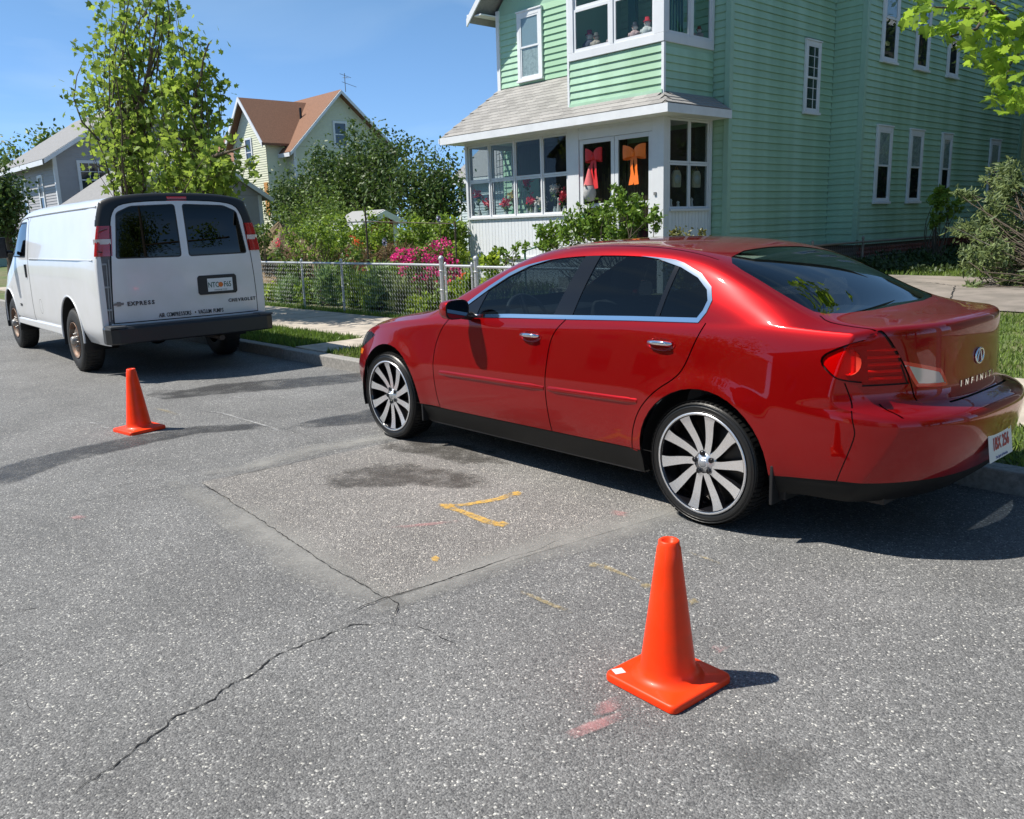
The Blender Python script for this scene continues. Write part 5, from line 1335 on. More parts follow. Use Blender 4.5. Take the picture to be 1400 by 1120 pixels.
    mb = MB(); zB = zE+s_*(Yp+.0-yE); slab([(e0, yE, zE), (-11.79, yE, zE), (-11.79, Ym, zT), (e0-.20, Ym, zT)], .04); slab([(-11.79, yE, zE), (e1, yE, zE), (-9.50, Yp+.02, zB), (-11.79, Yp+.02, zB)], .04); slab([(e1, yE, zE), (e1, Ym-.01, zE), (-9.50, Ym-.01, zB), (-9.50, Yp+.02, zB)], .04)
    pr = part('porch_roof', mb, mat('roof_felt', (.20, .195, .19), .9))
    nrm = Vector((0, -(zT-zE), (Ym-yE))).normalized(); up_ = Vector((0, Ym-yE, zT-zE)).normalized(); slope = math.hypot(Ym-yE, zT-zE)
    rows = 14; ex = slope/rows; mb = MB(); w = .295; mb.box((.002, 0, 0), (w-.002, ex+.03, .007)); proto = None; cnt = 0
    Rm = Matrix((Vector((1, 0, 0)), up_, nrm)).transposed().to_4x4()
    tilt = Matrix.Rotation(R(-2.0), 4, 'X')
    for r in range(rows):
        zz = r/rows; x0 = e0-.20*zz; x1 = e1-(yE+(Ym-yE)*zz-yE)/.42*.38-.02
        if yE+(Ym-yE)*zz > Yp-.05: x1 = -11.8
        x = x0+(w/2 if r % 2 else 0)-.14
        while x < x1-.05 and cnt < 298:
            if x < x0-.05: x += w; continue
            if x+w > x1+.12: break
            if proto is None: proto = mb.build('shingle', shg, pr); o = proto
            else: o = proto.copy(); COL.objects.link(o)
            p = Vector((x, yE, zE))+up_*(r*ex-.01)+nrm*.010; o.matrix_local = Matrix.Translation(p)@Rm@tilt; cnt += 1; x += w
    mb = MB(); ys_ = np.linspace(yE, Ym-.05, 9)
    for r in range(4):
        for i in range(8):
            y0, y1 = ys_[i], ys_[i+1]; ff = r/4; za, zb_ = zE+ff*(zB-zE), zE+(ff+.25)*(zB-zE)+.008; x0, x1 = e1-r*.095+.01, e1-(r+1)*.095-.01
            if y0 < Yp and r*.095 > (y0-yE)*.9+.02: continue
            mb.add([(x0, y0+.003, za+.02), (x0, y1-.003, za+.02), (x1, y1-.003, zb_+.01), (x1, y0+.003, zb_+.01), (x0, y0+.003, za+.008), (x0, y1-.003, za+.008)], [(0, 1, 2, 3), (0, 4, 5, 1)])
    o = mb.build('side_shingles', shg, pr); o['kind'] = 'stuff'
    mb = MB(); mb.box((e0, yE-.02, zE-.15), (e1+.02, yE+.012, zE-.005)); mb.box((e1-.012, yE+.013, zE-.15), (e1+.02, Ym-.02, zE-.005)); mb.box((e0-.2, yE+.1, zE-.10), (e0-.17, Ym, zE-.0)); part('fascia', mb, white_s)
    mb = MB(); mb.box((e0-.02, yE+.013, zE-.145), (e1-.013, Ym-.03, zE-.12)); part('porch_ceiling', mb, white_s)
    mb = MB(); a, b = Vector((XL, Yp+.05, zE-.1)), None
    mb.add([(XL+.02, yE+.2, zE-.1), (XL+.02, Ym, zE-.1), (XL+.02, Ym, zT-.1)], [(0, 1, 2)]); part('porch_gable', mb, white_s)
    # porch frame
    fr = white
    def FB(name, boxes, m=fr, bev=.004): 
        mb = MB()
        for b in boxes: mb.box(*b)
        return part(name, mb, m, bev)
    FB('porch_post', [((XL, Yp-.012, .2), (XL+.07, Yp+.10, 3.40))]); FB('porch_post', [((-9.64, Yp-.014, .2), (-9.50, Yp+.10, 3.40))]); FB('porch_post', [((-11.84, Yp-.010, .2), (-11.54, Yp+.08, 3.40))])
    FB('porch_post', [((-9.60, Ym-.12, .2), (-9.505, Ym-.03, 3.40))]); FB('porch_post', [((-9.60, Yp+.11, .2), (-9.505, 12.66, 3.38))])
    FB('porch_beam', [((XL+.07, Yp, 3.33), (-9.64, Yp+.08, 3.41)), ((-9.585, 12.66, 3.37), (-9.51, Ym-.12, 3.40)), ((XL+.0, Yp+.1, 3.33), (XL+.08, Ym, 3.40))])
    FB('porch_header', [((-11.54, Yp-.006, 3.16), (-9.76, Yp+.07, 3.329)), ((-9.76, Yp-.006, 1.06), (-9.64, Yp+.07, 3.329))])
    FB('porch_floor', [((XL+.05, Yp+.09, .98), (-9.62, Ym, 1.06))], mat('porch_floor', (.2, .2, .2), .8))
    FB('sill', [((XL+.07, Yp-.035, 1.755), (-11.84, Yp+.12, 1.80))]); FB('sill', [((-9.6, 12.66, 1.755), (-9.455, Ym-.12, 1.80))]); FB('sill', [((XL+.0, Yp+.1, 1.755), (XL+.1, Ym, 1.80))])
    FB('base_rail', [((XL+.07, Yp-.03, .90), (-11.84, Yp+.06, .955))])
    FB('porch_side_panel', [((XL+.02, Yp+.1, .2), (XL+.06, Ym, 1.755))])
    bd = mat('beadboard', (.70, .73, .77), .5, var=.04); objrand(bd, .03)
    panel = part('beadboard_panel', MB().box((XL+.07, Yp+.02, .2), (-11.84, Yp+.06, 1.754)), bd)
    def vboards(par, axis, a0, a1, z0, z1, pl):
        w_ = .105; n = int((a1-a0)/w_+.5); w2 = (a1-a0)/n; mb = MB(); t = .013
        if axis == 'y': mb.box((.004, 0, 0), (w2-.004, t, z1-z0))
        else: mb.box((-t, .004, 0), (0, w2-.004, z1-z0))
        pt = mb.build('board', bd, par)
        for i in range(n):
            o = pt if i == 0 else pt.copy()
            if i: COL.objects.link(o)
            o.location = (a0+i*w2, pl, z0) if axis == 'y' else (pl, a0+i*w2, z0)
    vboards(panel, 'y', XL+.07, -11.84, .956, 1.754, Yp+.006); vboards(panel, 'y', XL+.07, -11.84, .25, .899, Yp+.006)
    p2 = part('side_panel', MB().box((-9.58, 12.66, .2), (-9.53, Ym-.12, 1.754)), bd); vboards(p2, 'x', 12.66, Ym-.12, .25, 1.754, -9.516)
    PG = glass('porch_glass', (.84, .87, .87), 0, .55, 1.4)
    def lite(par, axis, a0, a1, z0, z1, pl, m=PG, fr_=.028):
        """one glazed sash: frame with a pane as its sub-part"""
        mb = MB()
        if axis == 'y':
            for b in (((a0, pl, z0), (a0+fr_, pl+.03, z1)), ((a1-fr_, pl, z0), (a1, pl+.03, z1)), ((a0+fr_, pl, z0), (a1-fr_, pl+.03, z0+fr_)), ((a0+fr_, pl, z1-fr_), (a1-fr_, pl+.03, z1))): mb.box(*b)
        else:
            for b in (((pl-.03, a0, z0), (pl, a0+fr_, z1)), ((pl-.03, a1-fr_, z0), (pl, a1, z1)), ((pl-.03, a0+fr_, z0), (pl, a1-fr_, z0+fr_)), ((pl-.03, a0+fr_, z1-fr_), (pl, a1-fr_, z1))): mb.box(*b)
        o = mb.build('sash', white, par) if par is not root else part('sash', mb, white)
        mb = MB()
        if axis == 'y': mb.box((a0+fr_, pl+.012, z0+fr_), (a1-fr_, pl+.016, z1-fr_))
        else: mb.box((pl-.016, a0+fr_, z0+fr_), (pl-.012, a1-fr_, z1-fr_))
        mb.build('pane', m, o); return o
    xs = [-14.885, -14.175, -13.385, -12.575, -11.845]
    for i in range(4):
        for (z0, z1) in ((1.803, 2.565), (2.57, 3.325)): lite(root, 'y', xs[i]+.012, xs[i+1]-.012, z0, z1, Yp+.02, fr_=.038)
    for x in xs[1:4]: FB('mullion', [((x-.0118, Yp+.0, 1.801), (x+.0118, Yp+.07, 3.329))])
    for i in (2, 3): mb = MB(); mb.box((xs[i]+.03, Yp+.052, 2.60), (xs[i+1]-.03, Yp+.056, 3.30)); part('insect_screen', mb, glass('screen', (.45, .45, .45), .6, .05, 1.2))
    mb = MB(); mb.box((-9.60, 12.68, 3.37), (-9.56, 13.86, 3.38)); 
    for (y0, y1) in ((12.665, 13.27), (13.28, 13.875)):
        for (z0, z1) in ((1.803, 2.60), (2.605, 3.365)): lite(root, 'x', y0, y1, z0, z1, -9.52, fr_=.035)
    for (y0, y1) in ((12.62, 13.25), (13.27, 13.9)): lite(root, 'x', y0, y1, 1.803, 3.325, XL+.06, fr_=.04)
    # entrance: two storm doors
    for x0, x1 in ((-11.53, -10.655), (-10.645, -9.77)):
        mb = MB()
        for b in (((x0, Yp+.01, 1.08), (x0+.085, Yp+.045, 3.155)), ((x1-.085, Yp+.01, 1.08), (x1, Yp+.045, 3.155)), ((x0+.085, Yp+.01, 3.075), (x1-.085, Yp+.045, 3.155)), ((x0+.085, Yp+.01, 1.88), (x1-.085, Yp+.045, 1.96)), ((x0+.085, Yp+.01, 1.08), (x1-.085, Yp+.045, 1.30))): mb.box(*b)
        d = part('storm_door', mb, white, .004)
        mb = MB(); mb.box((x0+.085, Yp+.025, 1.96), (x1-.085, Yp+.029, 3.075)); mb.build('pane', PG, d)
        mb = MB(); mb.box((x0+.085, Yp+.025, 1.30), (x1-.085, Yp+.029, 1.88)); mb.build('pane', PG, d)
    mb = MB(); mb.tube([(-10.70, Yp-.03, 2.02), (-10.70, Yp-.03, 2.14)], .012, 6); part('door_handle', mb, chrome)
    mb = MB(); mb.box((-9.71, Yp-.03, 2.05), (-9.66, Yp-.008, 2.10)); part('door_bell', mb, mat('bell', (.2, .2, .2), .5))
    mb = MB(); mb.box((-14.1, Ym-.055, 1.06), (-11.55, Ym-.03, 3.30)); mb.box((-10.55, Ym-.055, 1.06), (-9.62, Ym-.03, 3.30)); part('porch_shade_panel', mb, mat('porch_shade', (.05, .045, .04), .9))  # dark panels over the green wall; porch shade put in as colour
    # louvre shade behind doors, inner green door
    dark = mat('porch_dark', (.035, .035, .035), .9)
    mb = MB(); mb.box((-11.5, Ym-.06, 1.06), (-10.6, Ym-.03, 3.15)); part('inner_door', mb, mat('door_brown', (.10, .045, .03), .6))
    bl = mat('bamboo_blind', (.16, .12, .07), .8, island=.3)
    mb = MB()
    for k in range(46): mb.box((-11.5+k*.037, Yp+.22, 1.5), (-11.485+k*.037, Yp+.225, 2.62-.25*abs(math.sin(k*.9))))
    o = part('bead_curtain', mb, bl); o['kind'] = 'stuff'
    # bay
    bx0, bx1 = -11.80, -9.52
    mb = MB(); mb.box((bx0+.02, Yp+.02, 3.55), (bx1-.02, Yp+.06, 4.60)); mb.box((bx1-.06, Yp+.06, 3.55), (bx1-.02, Ym, 4.62)); mb.box((bx0+.02, Yp+.06, 3.55), (bx0+.06, Ym, 7.0)); mb.box((bx0, Yp+.06, 4.52), (bx1-.06, Ym, 4.60)); mb.box((bx0, Yp, 6.45), (bx1, Ym, 7.1)); wb = part('bay', mb, back)
    boards(wb, 'y', Yp+.02, bx0+.05, bx1-.05, 3.80, 4.60, -1); boards(wb, 'x', bx1-.02, Yp+.05, Ym-.02, 3.76, 4.60, 1)
    mb = MB(); mb.box((bx0, Yp-.01, 3.70), (bx0+.05, Yp+.04, 6.5)); part('corner_board', mb, white_s)
    mb = MB(); mb.box((bx1-.045, Yp-.01, 3.70), (bx1+.01, Yp+.045, 4.60)); part('corner_board', mb, white_s)
    mb = MB(); mb.box((bx0+.05, Yp-.028, 3.66), (bx1-.02, Yp+.018, 3.83)); part('skirt_board', mb, green)
    FB('bay_casing', [((bx0+.05, Yp-.02, 4.61), (bx1+.012, Yp+.07, 4.75)), ((bx0+.05, Yp-.02, 4.751), (bx0+.17, Yp+.06, 6.44)), ((-10.73, Yp-.018, 4.751), (-10.65, Yp+.06, 6.44)), ((bx1-.20, Yp-.02, 4.751), (bx1+.012, Yp+.06, 6.44)), ((bx1-.06, Yp+.071, 4.61), (bx1+.012, Ym-.02, 4.76)), ((bx1-.05, Ym-.10, 4.761), (bx1+.012, Ym-.02, 6.44)), ((bx1-.05, 13.25, 4.761), (bx1+.010, 13.33, 6.44)), ((bx1-.05, Yp+.061, 4.761), (bx1+.01, Yp+.12, 6.44)), ((bx0+.17, Yp-.018, 6.35), (-9.72, Yp+.06, 6.45))])
    for x0, x1 in ((-11.63, -10.73), (-10.65, -9.72)):
        lite(root, 'y', x0+.002, x1-.002, 4.755, 5.50, Yp+.0, fr_=.05); lite(root, 'y', x0+.002, x1-.002, 5.505, 6.348, Yp+.02, fr_=.05)
    for y0, y1 in ((12.622, 13.248), (13.332, 13.898)): lite(root, 'x', y0, y1, 4.765, 6.34, bx1-.01, fr_=.04)
    mb = MB(); mb.box((-11.05, Yp+.9, 4.6), (-10.88, Yp+1.0, 6.5)); part('curtain', mb, mat('teal_cloth', (.02, .13, .11), .8))
    mb = MB()
    for k in range(14): mb.box((bx1-.16, 12.68+k*.042, 4.8), (bx1-.14-.02*(k % 2), 12.71+k*.042, 6.4))
    part('curtain', mb, mat('teal_cloth', (.02, .13, .11), .8))
    # double hung windows
    WG = glass('window_glass', (.8, .85, .85), 0, 1, 1.5)
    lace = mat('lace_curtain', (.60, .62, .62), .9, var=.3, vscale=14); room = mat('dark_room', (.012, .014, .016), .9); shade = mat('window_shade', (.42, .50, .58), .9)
    def win(axis, pl, a0, a1, z0, z1, grid=False, up='shade', lo='room', cas=.095):
        def bx(mb, u0, u1, w0, w1, d0, d1):
            if axis == 'y': mb.box((u0, pl-d1, w0), (u1, pl-d0, w1))
            else: mb.box((pl+d0, u0, w0), (pl+d1, u1, w1))
        mb = MB(); bx(mb, a0, a0+cas, z0, z1, 0, .045); bx(mb, a1-cas, a1, z0, z1, 0, .045); bx(mb, a0+cas, a1-cas, z1-cas, z1, 0, .045); bx(mb, a0-.02, a1+.02, z0-.05, z0-.001, 0, .075); bx(mb, a0+cas, a1-cas, z0, z0+.04, 0, .05); bx(mb, a0-.015, a1+.015, z1+.001, z1+.03, 0, .065)
        o = part('window', mb, white_s, .003); b0, b1, c0, c1 = a0+cas, a1-cas, z0+.04, z1-cas; zm = (c0+c1)/2; f = .035
        for (q0, q1, d, mt) in ((c0, zm+.015, .022, lo), (zm-.015, c1, .030, up)):
            mb = MB(); bx(mb, b0, b0+f, q0, q1, d-.006, d+.010); bx(mb, b1-f, b1, q0, q1, d-.006, d+.010); bx(mb, b0+f, b1-f, q0, q0+f, d-.006, d+.010); bx(mb, b0+f, b1-f, q1-f, q1, d-.006, d+.010)
            if grid:
                u = b0+f+(b1-b0-2*f)*.62; bx(mb, u-.007, u+.007, q0+f, q1-f, d-.004, d+.007)
                for g_ in (1, 2): u = q0+(q1-q0)*g_/3; bx(mb, b0+f, b1-f, u-.006, u+.006, d-.004, d+.006)
            mb.build('sash', white_s, o)
            mb = MB(); bx(mb, b0+f, b1-f, q0+f, q1-f, d, d+.002); mb.build('pane', WG, o)
            mb = MB(); bx(mb, b0+f*.5, b1-f*.5, q0+f*.5, q1-f*.5, d-.008, d-.006); mb.build('curtain', {'shade': shade, 'lace': lace, 'room': room}[mt], o)  # the room backing is a flat dark sheet painted as unlit interior
        return o
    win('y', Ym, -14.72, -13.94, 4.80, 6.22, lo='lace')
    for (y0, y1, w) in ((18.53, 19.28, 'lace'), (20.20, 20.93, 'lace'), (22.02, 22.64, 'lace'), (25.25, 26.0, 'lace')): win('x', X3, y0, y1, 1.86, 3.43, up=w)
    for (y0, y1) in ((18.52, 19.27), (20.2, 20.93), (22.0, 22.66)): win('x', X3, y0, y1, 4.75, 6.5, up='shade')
    win('x', X2, 16.64, 17.25, 3.68, 5.04, grid=True, up='room', cas=.07)
    # steps and rail
    for k in range(4):
        mb = MB(); mb.box((-11.3, Yp-.03-.28*(k+1), .1), (-10.0, Yp-.031-.28*k, 1.02-.2*k-.0)); part('step', mb, mat('step_grey_c', (.35, .34, .32), .85))
    mb = MB(); mb.tube([(-11.55, 11.0, .4), (-11.55, 11.0, 1.13), (-11.35, 11.25, 1.22), (-11.1, 12.2, 1.75)], .02, 8); part('handrail', mb, mat('green_rail', (.02, .16, .10), .4))
    return root
green_house()
sedan(); cargo_van()

# ------------------------------------------------------------------ traffic cones
def cones():
    om = mat('cone_orange', (1.0, .042, .001), .42, coat=.12, var=.05, vscale=6, spec=.3, vary2=((.86, .05, .006), 7))
    sc = mat('cone_scuff', (.62, .10, .04), .6)
    root = None
    for i, (c, rz, lean, lab) in enumerate(((at_z(913, 931), R(-3), (0, 0), 'bright orange traffic cone nearest the camera with a white sticker on its base'), (at_z(191, 588), R(8), (0, 0), 'bright orange traffic cone standing behind the white van'))):
        if i == 0:
            r = empty('traffic_cone', (c.x, c.y, 0), rz); mb = MB()
            prof = [(0.0, .515), (.017, .515), (.021, .508), (.0205, .500), (.033, .522), (.0375, .518), (.038, .505), (.036, .497), (.046, .42), (.092, .075), (.097, .045), (.112, .030), (.14, .026)]
            prof = [(.0, .490), (.018, .490), (.022, .520), (.030, .524), (.0355, .520), (.0365, .503), (.040, .497), (.047, .44), (.094, .075), (.098, .052), (.110, .036), (.132, .029), (.15, .027)]
            mb.lathe(prof, 48); mb.build('cone_body', om, r)
            h = .158; cr = .030; P = roundp([(-h, -h), (h, -h), (h, h), (-h, h)], cr, 5); n = len(P); V = []; lv = [(.997, .003), (1.0, .006), (1.0, .020), (.985, .028), (.94, .031)]
            for k, z in lv: V += [(p[0]*k, p[1]*k, z) for p in P]
            V.append((0, 0, .030)); F = [(a*n+i2, a*n+(i2+1) % n, (a+1)*n+(i2+1) % n, (a+1)*n+i2) for a in range(4) for i2 in range(n)]+[(4*n+i2, 4*n+(i2+1) % n, 5*n) for i2 in range(n)]
            mb = MB(); mb.add(V, F, True); mb.build('base', om, r)
            mb = MB(); mb.prism([(-.148, -.128), (-.115, -.140), (-.100, -.105), (-.133, -.093)], Matrix.Translation((0, 0, .0312)), .0008)
            st = mb.build('sticker', mat('pale_sticker', (.75, .6, .62), .5), r); root = r
            tag(r, lab, 'traffic cone', 'traffic cones on the road')
        else:
            r = copy_tree(root); r.location = (c.x, c.y, 0); r.rotation_euler = (R(1), 0, rz); tag(r, lab)
            for k in KIDS(r):
                if k.name.startswith('sticker'): bpy.data.objects.remove(k)
cones()

# ------------------------------------------------------------------ chain link fences
def fence(name, label, x0, x1, y, z0, h, posts, gate=None, axis='x', pitch=.076, wr=.0022, m=steel, zf=None):
    L0 = Vector((x0, y, z0)); root = empty(name, L0); tag(root, label, 'fence')
    W = lambda u, z: Vector((u-x0, 0, z)) if axis == 'x' else Vector((0, u-y, z))
    a, b = (x0, x1) if axis == 'x' else (y, x1)
    mb = MB(); mb.tube([W(a, h-.02), W(b, h-.02)], .021, 8); mb.build('top_rail', m, root)
    for p, r, hh in posts:
        mb = MB(); mb.tube([W(p, -.1), W(p, hh)], r, 10); mb.lathe([(r*1.25, hh-.02), (r*1.3, hh+.005), (r*.8, hh+.03), (0, hh+.042)], 10, Matrix.Translation(W(p, 0)))
        for q in (.2, .5, .8): mb.lathe([(r, hh*q-.012), (r*1.22, hh*q-.010), (r*1.22, hh*q+.010), (r, hh*q+.012)], 10, Matrix.Translation(W(p, 0)))
        mb.build('post', m, root)
    # mesh: zigzag wires
    V = []; F = []; n = int((b-a)/(pitch/2)); st = pitch/2; k = int(h/st); off = Vector((0, -.012, 0)) if axis == 'x' else Vector((-.012, 0, 0))
    mb = MB()
    for i in range(0, n, 2):
        u = a+i*st; pts = []
        for j in range(k+1):
            q = W(u+(st*1.02 if j % 2 else -.02*st), .02+j*st); pts.append(q+off*(1+(.25 if j % 2 else -.25)))
        mb.tube(pts, wr, 3, cap=False, smooth=False)
    for i in range(1, n, 2):
        u = a+i*st; pts = []
        for j in range(k+1):
            q = W(u+(st*1.02 if (j+1) % 2 == 0 else -.02*st)+0, .02+j*st) if False else W(u+(st*1.02 if j % 2 == 0 else -.02*st)-0*st, .02+j*st); pts.append(q+off*(1+(.25 if j % 2 else -.25)))
    o = mb.build('chain_link_mesh', m, root); o['kind'] = 'stuff'; return root
def fences():
    fence('chain_link_fence', 'silver chain link fence along the sidewalk in front of the garden', -30.0, -10.60, 8.28, .14, .90, [(-30+3.0*i, .022, .92) for i in range(6)]+[(-13.55, .024, .93), (-10.60, .036, .99)])
    g = fence('garden_gate', 'narrow chain link gate between the two thick posts', -10.50, -9.86, 8.28, .17, .86, [(-10.50, .019, .86), (-9.86, .019, .86)]); g['category'] = 'gate'
    fence('chain_link_fence', 'chain link fence right of the gate running behind the red car', -9.76, -6.8, 8.28, .14, .88, [(-9.76, .036, .99), (-6.8, .03, .95)])
    rusty = mat('old_wire', (.22, .20, .18), .6, metal=.5)
    g = fence('chain_link_fence', 'low rusty wire fence beside the brick foundation of the green house', -7.75, 20.1, 14.6, .42, .66, [(16.6, .022, .72), (20.1, .02, .74), (14.6, .02, .7)], axis='y', m=rusty, pitch=.08, wr=.003)
fences()

# ------------------------------------------------------------------ things in the porch and bay windows
def petals(mb_name, c, r, n, m, parent, size=.07):
    C = np.array(c)+RNG.normal(size=(n, 3))*r*.5; V, F = leaf_cloud(C, size, 'petal', .2, out=None); return link(mb_name, mesh_arrays(mb_name, V, F), m, parent)
def porch_things():
    pk = leafmat('pink_petal', (.75, .08, .12), .25, .2); rd = leafmat('red_petal', (.65, .02, .03), .25, .2); yl = leafmat('cream_petal', (.65, .6, .25), .2, .2); wt = leafmat('white_petal', (.75, .75, .72), .1, .2)
    sets = [(-14.73, 2.30, pk, 'white', 'pink silk flowers in a vase, leftmost in the porch windows'), (-14.42, 2.12, rd, 'glass', 'red silk flowers low in the leftmost porch window'),
            (-13.85, 2.08, pk, 'white', 'pink silk flowers in the second porch window'), (-13.60, 2.22, yl, 'green', 'pale yellow flowers in the second porch window'),
            (-13.16, 2.50, rd, 'glass', 'tall dark red flowers in the third porch window'), (-13.05, 2.10, pk, 'white', 'small pink flower bunch low in the third porch window'), (-12.72, 2.06, wt, 'white', 'white flowers at the right of the third porch window'),
            (-12.36, 2.30, wt, 'glass', 'white and blue flowers at the left of the fourth porch window'), (-12.10, 2.14, pk, 'white', 'large coral pink flower bunch in the fourth porch window')]
    vm = {'white': mat('vase_white', (.7, .7, .68), .3), 'glass': mat('vase_glass', (.4, .45, .45), .2), 'green': mat('vase_green', (.1, .3, .15), .3)}
    for x, z, m, vk, lab in sets:
        r = empty('flower_vase', (x, 12.66, 1.765)); tag(r, lab, 'flowers', 'flower vases on the porch sill')
        mb = MB(); mb.lathe([(0, 0), (.04, 0), (.055, .06), (.045, .13), (.03, .17), (.036, .19)], 14); mb.build('vase', vm[vk], r)
        mb = MB(); 
        for k in range(4): mb.tube([(0, 0, .15), (random.uniform(-.04, .04), random.uniform(-.03, .03), z-1.8)], .004, 4)
        mb.build('stalks', mat('stalk', (.05, .12, .03), .7), r)
        petals('blossoms', (0, 0, z-1.765), .085, 80, m, r, .07); petals('leaves', (0, 0, z-1.88), .07, 30, MIDTREE, r, .07)
    # figurines
    for x, h, lab in ((-12.24, .36, 'slim white figurine between the flowers in the fourth porch window'), (-11.97, .22, 'low white figurine at the right end of the porch sill'), (-14.30, .25, 'small white figurine beside the red flowers'), (-12.90, .30, 'pale candle figure in the third porch window')):
        mb = MB(); mb.lathe([(0, 0), (.05, 0), (.045, .3*h), (.03, .62*h), (.022, .72*h), (.035, .80*h), (.036, .9*h), (.02, .98*h), (0, h)], 14)
        tag(mb.build('figurine', vm['white'], None, (x, 12.64, 1.765)), lab, 'figurine', 'figurines on the porch sill')
    # bows
    def bow(x, z, m, lab, w, tail):
        r = empty('ribbon_bow', (x, 12.485, z)); tag(r, lab, 'bow', 'bows on the porch doors')
        for s_ in (-1, 1):
            mb = MB(); V = []; n = 12
            for i in range(n+1):
                a = i/n*math.pi*2; lx = s_*(w*.5*(1-math.cos(a))/2*1.9); wv = .05+.075*math.sin(a/2)
                for k in (-1, 0, 1): V.append((lx, -.02-.045*math.sin(a)+.008*k*k, .055*math.sin(a/2)*.6+k*wv+.02*math.sin(a)))
            F = [(i*3+k, (i+1)*3+k, (i+1)*3+k+1, i*3+k+1) for i in range(n) for k in (0, 1)]; mb.add(V, F, True); mb.build('loop', m, r)
            mb = MB(); V = []
            for i in range(9):
                t = i/8; xx = s_*(.02+.05*t+.015*math.sin(t*6)); zz = -.03-tail*t; ww = .045+.05*t
                V += [(xx-ww*.6, -.02-.012*math.sin(t*9), zz), (xx+ww*.6, -.03+.012*math.sin(t*9+1), zz+.01)]
            mb.add(V, [(2*i, 2*i+1, 2*i+3, 2*i+2) for i in range(8)], True); mb.build('tail', m, r)
        mb = MB(); mb.lathe([(0, -.05), (.035, -.04), (.042, 0), (.035, .04), (0, .05)], 12, Matrix.Translation((0, -.03, 0))); mb.build('knot', m, r)
    bow(-11.13, 2.82, mat('red_ribbon', (.62, .02, .025), .6, var=.1), 'big red ribbon bow on the left porch door', .22, .56)
    bow(-10.15, 2.80, mat('orange_ribbon', (.85, .17, .01), .55, var=.1), 'orange ribbon bow on the right porch door', .28, .52)
    # gnome with a grey beard, hung under the red bow
    r = empty('gnome_ornament', (-11.24, 12.47, 2.0)); tag(r, 'grey bearded gnome ornament hanging low on the left porch door', 'ornament')
    mb = MB(); mb.lathe([(0, 0), (.09, .02), (.13, .14), (.12, .28), (.05, .40), (0, .44)], 14); mb.build('beard', mat('beard', (.42, .42, .42), .95, bump=1, bscale=60), r)
    mb = MB(); mb.lathe([(.12, .30), (.10, .36), (.03, .6), (0, .68)], 14); mb.build('hat', mat('pink_felt', (.55, .12, .13), .9), r)
    mb = MB(); mb.lathe([(0, -.03), (.028, 0), (0, .03)], 10, Matrix.Translation((0, -.13, .30))); mb.build('nose', mat('nose', (.6, .4, .33), .7), r)
    # lanterns in the side window
    for y, lab in ((12.97, 'cream lantern ornament in the left half of the porch side window'), (13.58, 'cream lantern ornament in the right half of the porch side window')):
        r = empty('lantern_ornament', (-9.60, y, 2.18)); tag(r, lab, 'lantern', 'lanterns in the porch side window')
        mb = MB(); mb.prism(roundp([(-.11, 0), (.11, 0), (.12, .22), (.07, .30), (-.07, .30), (-.12, .22)], .03, 3), TM(Vector((0, 0, 0)), (0, 1, 0), (0, 0, 1), (1, 0, 0)), .04); mb.build('lantern_frame', mat('cream', (.42, .39, .28), .6), r)
        mb = MB(); mb.lathe([(0, .012), (.08, .012), (.085, 0)], 18, TM(Vector((.042, 0, .14)), (0, 1, 0), (0, 0, 1), (1, 0, 0))); mb.build('lantern_face', mat('pale_face', (.42, .45, .43), .5), r)
        mb = MB(); mb.tube([(.02, -.05, .30), (.02, 0, .38), (.02, .05, .30)], .006, 6); mb.build('lantern_handle', mat('brass', (.4, .25, .08), .4, metal=.7), r)
    for y, h in ((12.86, .22), (13.08, .18), (13.5, .24)):
        mb = MB(); mb.lathe([(0, 0), (.035, 0), (.03, .4*h), (.02, .7*h), (.03, .85*h), (0, h)], 10)
        tag(mb.build('figurine', vm['white'], None, (-9.62, y, 1.765)), {12.86: 'pale figurine nearest the corner post in the porch side window', 13.08: 'short pale figurine under the left cream lantern', 13.5: 'tall pale figurine under the right cream lantern'}[y], 'figurine', 'figurines in the porch side window')
    # wind chime and hanging beads in the left porch windows
    for x, lab in ((-14.55, 'string of white lace hanging in the leftmost porch window'), (-13.78, 'white lace trellis hanging in the second porch window')):
        mb = MB()
        for i in range(4):
            mb.tube([(x+.10*i-.15, 13.2, 2.0), (x+.10*i-.15, 13.2, 3.25)], .009, 4)
        for k in range(9): mb.tube([(x-.16, 13.2, 2.05+.14*k), (x+.16, 13.2, 2.08+.14*k)], .007, 4)
        tag(mb.build('lace_hanging', vm['white']), lab, 'curtain', 'lace hangings in the porch')
    # plush toys on the bay sill
    toys = [(-11.45, 12.75, .34, (.10, .11, .16), (.35, .05, .10), 'dark blue plush toy with a plum hat at the left of the upstairs bay'), (-11.22, 12.68, .26, (.50, .42, .36), (.12, .12, .12), 'beige plaid plush snowman in the left bay window'), (-10.86, 12.72, .24, (.55, .42, .42), (.45, .38, .38), 'pink plush toy at the right end of the left bay window'),
            (-10.30, 12.68, .27, (.62, .42, .42), (.03, .04, .06), 'pink plush toy with a black cap in the right bay window'), (-10.02, 12.68, .30, (.72, .72, .70), (.60, .03, .05), 'white plush snowman with a red top hat in the right bay window'), (-9.80, 12.70, .24, (.70, .6, .6), (.65, .04, .08), 'small plush toy with a red hat at the bay corner')]
